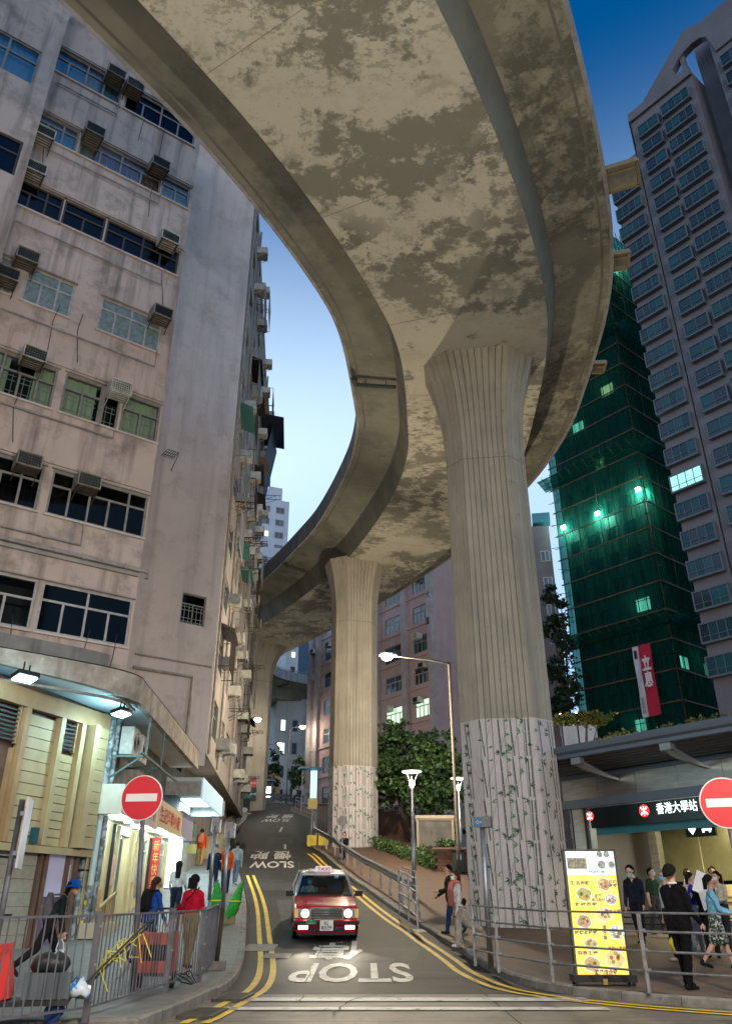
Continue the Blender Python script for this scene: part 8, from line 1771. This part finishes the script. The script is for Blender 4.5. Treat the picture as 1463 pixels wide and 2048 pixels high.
sack('hand_bag', 'small black bag at the hip of the woman with the pink scarf', 'bag', I['pel'] - I['f'] * .18 + Vector((0, 0, .16)), .12, .2, .16, col_m('nylon_black', (.015, .015, .017)), None, .03)
P, I = person('person in dark jacket and jeans walking behind the pink scarf woman', gk(903, 1868), (-1, -.15), 1.66, (.022, .026, .018), (.015, .045, .11), (.02, .02, .02), 'short', None, .05, (.2, -.3), (.05, .4), ((.4, 1.0), (.2, .8)), hem=.03)
P, I = person('man in navy sweater and mask looking down, walking past the station wall', gk(1282, 1888), (-.6, -.8), 1.7, (.012, .016, .03), (.012, .014, .024), (.015, .015, .015), 'cut', None, .05, (.16, -.22), (.05, .2), ((.1, .35), (.0, .2)), mask=(.28, .5, .5), head_pitch=.5)
b = MB(); b.tube([I['neck'] + Vector((.062 * math.cos(a), .062 * math.sin(a), -.03 - .03 * math.sin(a))) for a in np.linspace(0, 6.28, 13)], .022, 6); sc_ = b.mesh('shirt_collar', mat('shirt_white', (.6, .62, .68), .8), True); sc_.transform(I['M'].inverted()); link('shirt_collar', sc_, P)
backpack('black backpack worn by the man in the navy sweater', I, col_m('nylon_black', (.015, .015, .017)), .3, .5, .2, .08)
P, I = person('man in a black suit standing with his back half turned behind the railing', gk(1378, 1978), (.75, .45), 1.74, (.006, .006, .008), (.006, .006, .008), (.01, .01, .012), 'cut', None, -.04, (.12, -.1), (.02, .05), ((.3, .7), (.15, .6)), girth=1.14, hem=.05)
b = MB(); b.tube([I['neck'] + Vector((.064 * math.cos(a), .064 * math.sin(a), -.028)) for a in np.linspace(0, 6.28, 13)], .016, 6); sc_ = b.mesh('shirt_collar', MATS['shirt_white'], True); sc_.transform(I['M'].inverted()); link('shirt_collar', sc_, P)
P, I = person('grey haired man in pale blue shirt and mask holding a yellow bag', gk(1352, 1921), (-.95, -.25), 1.68, (.36, .44, .52), (.016, .018, .022), (.3, .27, .22), 'short', mat('hair_grey', (.16, .15, .14), .6), -.02, (.06, -.08), (.02, .05), ((.05, .1), (-.05, .15)), mask=(.12, .42, .62))
h = I['hands'][0] if I['hands'][0].y < I['hands'][1].y else I['hands'][1]; sack('tote_bag', 'bright yellow tote bag held by the grey haired man', 'bag', h - Vector((0, 0, .2)), .36, .2, .42, mat('tote_yellow', (.62, .56, .02), .5, c2=(.52, .46, .02), sc=7), h, .1, 5)
P, I = person('woman with short black hair in a vivid blue top behind the suited man', gk(1400, 1905), (.8, -.3), 1.6, (.02, .03, .38), (.3, .3, .32), (.3, .27, .24), 'bob', None, .06, (.1, -.1), (.05, .1), ((.5, 1.0), (.4, 1.0)), sleeve='short', feminine=True, mask=(.3, .5, .62))
P, I = person('taller man in a grey shirt beyond the crowd in the station entrance', gk(1392, 1862), (.6, -.7), 1.74, (.16, .155, .18), (.02, .02, .025), (.02, .02, .02), 'short', None, .0, (.05, -.05), (.0, .0), ((.1, .3), (.1, .3)), sleeve='short')
P, I = person('person in black reading white papers beside the woman in light blue', gk(1428, 1915), (-.4, -.9), 1.63, (.012, .012, .014), (.012, .012, .014), (.02, .02, .02), 'short', None, .04, (.05, -.05), (.0, .0), ((.7, 1.2), (.7, 1.2)), mask=None)
c = (I['hands'][0] + I['hands'][1]) / 2
for k, (dx, dz, rx, ry, lab) in enumerate(((-.02, .22, .5, .35, 'upright white sheet of paper held up by the reading person'), (.04, -.08, .9, -.5, 'lower white sheet of paper held by the reading person'))):
    t = T('paper_sheet', lab, 'paper', c + Vector((dx, -.05, dz))); b = MB(); b.box(c + Vector((dx, -.06, dz)), (.3, .004, .42), .3, 0, rx * .4, ry); b.build('sheet', mat('paper_bright', (.75, .75, .78), .8), t)
P, I = person('curly haired woman in light blue cardigan and patterned skirt at the right edge', gk(1446, 1938), (.9, -.2), 1.62, (.20, .45, .66), mat('skirt_print', (.012, .03, .04), .8, c2=(.4, .42, .34), sc=22, lo=.52, hi=.56), (.015, .015, .015), 'bob', None, .02, (.3, -.3), (.05, .35), ((.5, .8), (.3, .9)), leg='skirt', feminine=True, bare=1, girth=1.05)
P, I = person('man in a dark green polo shirt at the back of the station crowd', gk(1318, 1868), (.5, -.8), 1.7, (.02, .045, .03), (.05, .05, .06), (.03, .03, .03), 'short', None, .02, (.15, -.15), (.05, .2), ((.2, .3), (-.1, .2)), sleeve='short', mask=(.4, .55, .6))
P, I = person('woman in a cream blouse at the right edge of the station crowd', gk(1458, 1898), (-.8, -.4), 1.6, (.5, .45, .36), (.03, .03, .04), (.03, .03, .03), 'long', None, .02, (.1, -.1), (.05, .1), ((.3, 1.2), (.1, .2)), feminine=True, mask=(.6, .65, .68))
P, I = person('young man in a grey hooded top between the station crowd and the map board', gk(1445, 1868), (-.3, -1), 1.72, (.10, .10, .11), (.02, .025, .05), (.4, .4, .4), 'short', None, .02, (.1, -.1), (.05, .1), ((.5, 1.3), (.05, .1)), hem=.04)
# ---- far figures
P, I = person('person in dark clothes sitting at the foot of the second pier', gk(689, 1718), (-.3, -1), 1.62, (.015, .015, .018), (.012, .012, .015), (.02, .02, .02), 'short', None, .15, (1.5, 1.45), (1.75, 1.7), ((.5, .6), (.5, .6)))
for k, (u, v, c1, lab) in enumerate(((590, 1606, (.5, .5, .52), 'tiny distant walker in white by the bend railing'), (596, 1607, (.05, .05, .06), 'tiny distant walker in black beside the white one'))):
    p = at(u, v, 72); p.z = zr(72) + KERB; person(lab, p, (.2, -1), 1.65, c1, (.05, .06, .1), (.03, .03, .03), 'short', None, .02, (.1, -.1), (.05, .1), ((.1, .1), (.1, .1)))
# taxi driver and passenger
dm = person('taxi driver in white shirt and mask behind the windscreen', (0, 0, 0), (0, -1), 1.62, (.5, .52, .55), (.03, .03, .04), (.02, .02, .02), 'short', None, -.05, (1.4, 1.4), (1.0, 1.0), ((.9, .5), (.9, .5)), mask=(.3, .55, .65))
TM = Matrix.Translation(tx.location) @ tx.rotation_euler.to_matrix().to_4x4()
dm[0].location = TM @ Vector((-.38, 2.40, .10)); dm[0].rotation_euler = (tx.rotation_euler.x * -1, 0, math.pi + tx.rotation_euler.z)

# ================================================================== THINGS ON THE PAVEMENT
def wheel_thing(mb, c, ax, r, w): c = Vector(c); a = Vector(ax).normalized(); mb.tube([c - a * w / 2, c + a * w / 2], r, 16)
m_crate = mat('crate_orange_red', (.45, .06, .03), .55, c2=(.36, .045, .025), sc=4); m_blk2 = mat('black_plastic', (.02, .02, .022), .45)
g = gk(305, 1978); t = T('hand_trolley', 'orange red crate trolley with black handle parked behind the left fence', 'trolley', g)
b = MB(); b.box(g + Vector((0, .05, .2)), (.62, .42, .05)); b.build('platform', m_rust, t)
for (x, y, sx, sy) in ((-.24, .05, .05, .4), (.26, .05, .05, .4)): b = MB(); b.box(g + Vector((x, y, .5)), (sx, sy, .55)); b.build('crate_side', m_crate, t)
for y in (-.13, .23):
    for z in (.3, .68): b = MB(); b.box(g + Vector((.01, y, z)), (.46, .04, .16)); b.build('crate_rail', m_crate, t)
b = MB(); b.lathe([(.0, .25), (.16, .26), (.17, .62), (.12, .72), (0, .74)], g + Vector((0, .05, 0)), 12); b.build('black_bundle', m_blk2, t, True)
b = MB(); b.tube([g + Vector((-.2, .28, .2)), g + Vector((-.2, .32, 1.0)), g + Vector((-.12, .33, 1.1)), g + Vector((.14, .33, 1.1)), g + Vector((.22, .32, 1.0)), g + Vector((.22, .28, .2))], .018, 7); b.build('handle', m_blk2, t)
for x in (-.25, .25):
    for y in (-.12, .2): b = MB(); wheel_thing(b, g + Vector((x, y, .09)), (1, 0, 0), .09, .05); b.build('wheel', m_rub, t)
b = MB(); [b.tube([g + Vector((.3 + .05 * k, 0, .2)), g + Vector((.45 + .04 * k, -.1, .1 + .05 * k)), g + Vector((.6, .1 * k, .06))], .01, 4) for k in range(4)]; b.build('loose_cables', m_black, t)
b = MB(); [b.tube([g + Vector((-.3 - .02 * k, -.1, .15 + .06 * k)), g + Vector((-.45, .0, .4 - .05 * k)), g + Vector((-.5 - .03 * k, .1, .12))], .008, 4) for k in range(5)]; b.build('wire_bundle', m_alu, t)
g = gk(52, 2046); t = T('loaded_cart', 'low cart with red box, black bags and yellow straps at the left picture corner', 'trolley', g)
b = MB(); b.box(g + Vector((-.05, .0, .2)), (.95, .5, .05), .25); b.build('platform', m_blk2, t); b = MB(); b.box(g + Vector((-.36, -.02, .5)), (.2, .4, .55), .25, 0, 0, -.18); b.build('red_box', mat('box_red', (.5, .02, .02), .5), t)
b = MB(); b.box(g + Vector((.16, .06, .36)), (.5, .36, .26), .25); b.build('grey_crate', mat('crate_grey', (.07, .085, .1), .5), t)
b = MB(); b.loft([[g + Vector((.16 + .22 * k * math.cos(a), .05 + .17 * k * math.sin(a), z + .02 * math.sin(3 * a))) for a in np.linspace(0, 6.28, 13)[:-1]] for k, z in ((.8, .48), (1.05, .56), (.9, .64), (.3, .68))]); b.build('black_bag', m_blk2, t, True)
b = MB(); b.loft([[g + Vector(((.50 + .13 * k * math.cos(a)), .1 + .11 * k * math.sin(a), z + .03 * math.sin(2 * a + k * 5) + .02 * math.sin(5 * a))) for a in np.linspace(0, 6.28, 13)[:-1]] for k, z in ((.8, .23), (1.15, .27), (1.1, .33), (.7, .38), (.3, .42))]); b.build('clear_bag', mat('plastic_blue_white', (.45, .5, .55), .25, c2=(.02, .18, .5), sc=7, lo=.5, hi=.55), t, True)
b = MB(); hp0 = g + Vector((.42, .2, .22)); hp1 = g + Vector((1.12, .55, .98))
for y in (-.12, .12): b.tube([hp0 + Vector((0, y, 0)), hp1 + Vector((0, y, 0))], .014, 7)
b.tube([hp1 + Vector((0, -.12, 0)), hp1 + Vector((.05, 0, .03)), hp1 + Vector((0, .12, 0))], .02, 7); b.build('handle', m_blk2, t)
b = MB(); rj = random.Random(8)
for k in range(16): p = hp0.lerp(hp1, rj.uniform(.45, .98)) + Vector((rj.uniform(-.08, .04), rj.uniform(-.14, .14), rj.uniform(-.02, .04))); b.tube([p, p + Vector((rj.uniform(-.15, .1), rj.uniform(-.1, .1), rj.uniform(-.22, .02))), p + Vector((rj.uniform(-.25, .2), rj.uniform(-.1, .1), rj.uniform(-.36, -.1)))], .006, 4)
b.build('yellow_straps', mat('strap_yellow', (.7, .58, .02), .5), t)
for (x, y) in ((-.42, -.18), (.3, -.05), (.22, .28)): b = MB(); wheel_thing(b, g + Vector((x, y, .1)), (.25, 1, 0), .1, .05); b.build('wheel', mat('wheel_blue', (.02, .05, .2), .5), t)
# green bundles on the kerb side
m_grn = mat('net_bright_green', (.02, .32, .03), .6, c2=(.01, .2, .02), sc=14, bump=.8, bsc=30)
for k, (u, v, w, h, tilt, lab) in enumerate(((432, 1845, .42, .92, -.05, 'bright green wrapped bundle standing behind the end of the left fence'), (457, 1848, .36, .95, .3, 'bright green wrapped bundle leaning toward the kerb'))):
    g = gk(u, v); t = T('green_bundle', lab, 'bundle', g); r_ = random.Random(k); rings = []
    for i in range(12):
        q = i / 11; kk = (.55 + .45 * math.sin(math.pi * min(1, q * 1.15 + .12))) * (1 if q < .9 else .7); rings.append([g + Vector((tilt * q + w / 2 * kk * math.cos(a) * (1 + r_.uniform(-.08, .08)), .14 * kk * math.sin(a) * (1 + r_.uniform(-.1, .1)), .1 + h * q)) for a in np.linspace(0, 6.28, 17)[:-1]])
    b = MB(); b.loft(rings); b.build('wrapping', m_grn, t, True)
    b = MB(); b.tube([g + Vector((tilt * .5 + w * .48 * math.cos(a), .15 * math.sin(a), .1 + h * .5)) for a in np.linspace(0, 6.28, 15)], .02, 6); b.build('yellow_tie', mat('strap_yellow', (.7, .58, .02), .5), t)
    b = MB(); b.box(g + Vector((.02, .02, .1)), (w * .8, .24, .2)); b.build('cardboard_foot', mat('cardboard', (.25, .17, .09), .8), t)
g = gk(421, 1838); t = T('green_cage_trolley', 'small green tubular cage leaning by the green bundles', 'trolley', g); b = MB(); b.tube([g + Vector((0, 0, .05)), g + Vector((.05, .1, 1.0)), g + Vector((.12, .12, 1.05)), g + Vector((.1, .4, .05))], .018, 6); b.tube([g + Vector((.02, .04, .4)), g + Vector((.1, .3, .4))], .015, 6); b.tube([g + Vector((.04, .08, .75)), g + Vector((.11, .22, .75))], .015, 6); b.build('frame', mat('tube_green', (.02, .2, .05), .5), t)
g = gk(433, 1872); sack('refuse_bag', 'small pale plastic refuse bag by the green bundles', 'bag', g + Vector((0, 0, .3)), .25, .2, .3, mat('plastic_pale', (.4, .42, .46), .4), None, .12, 9)
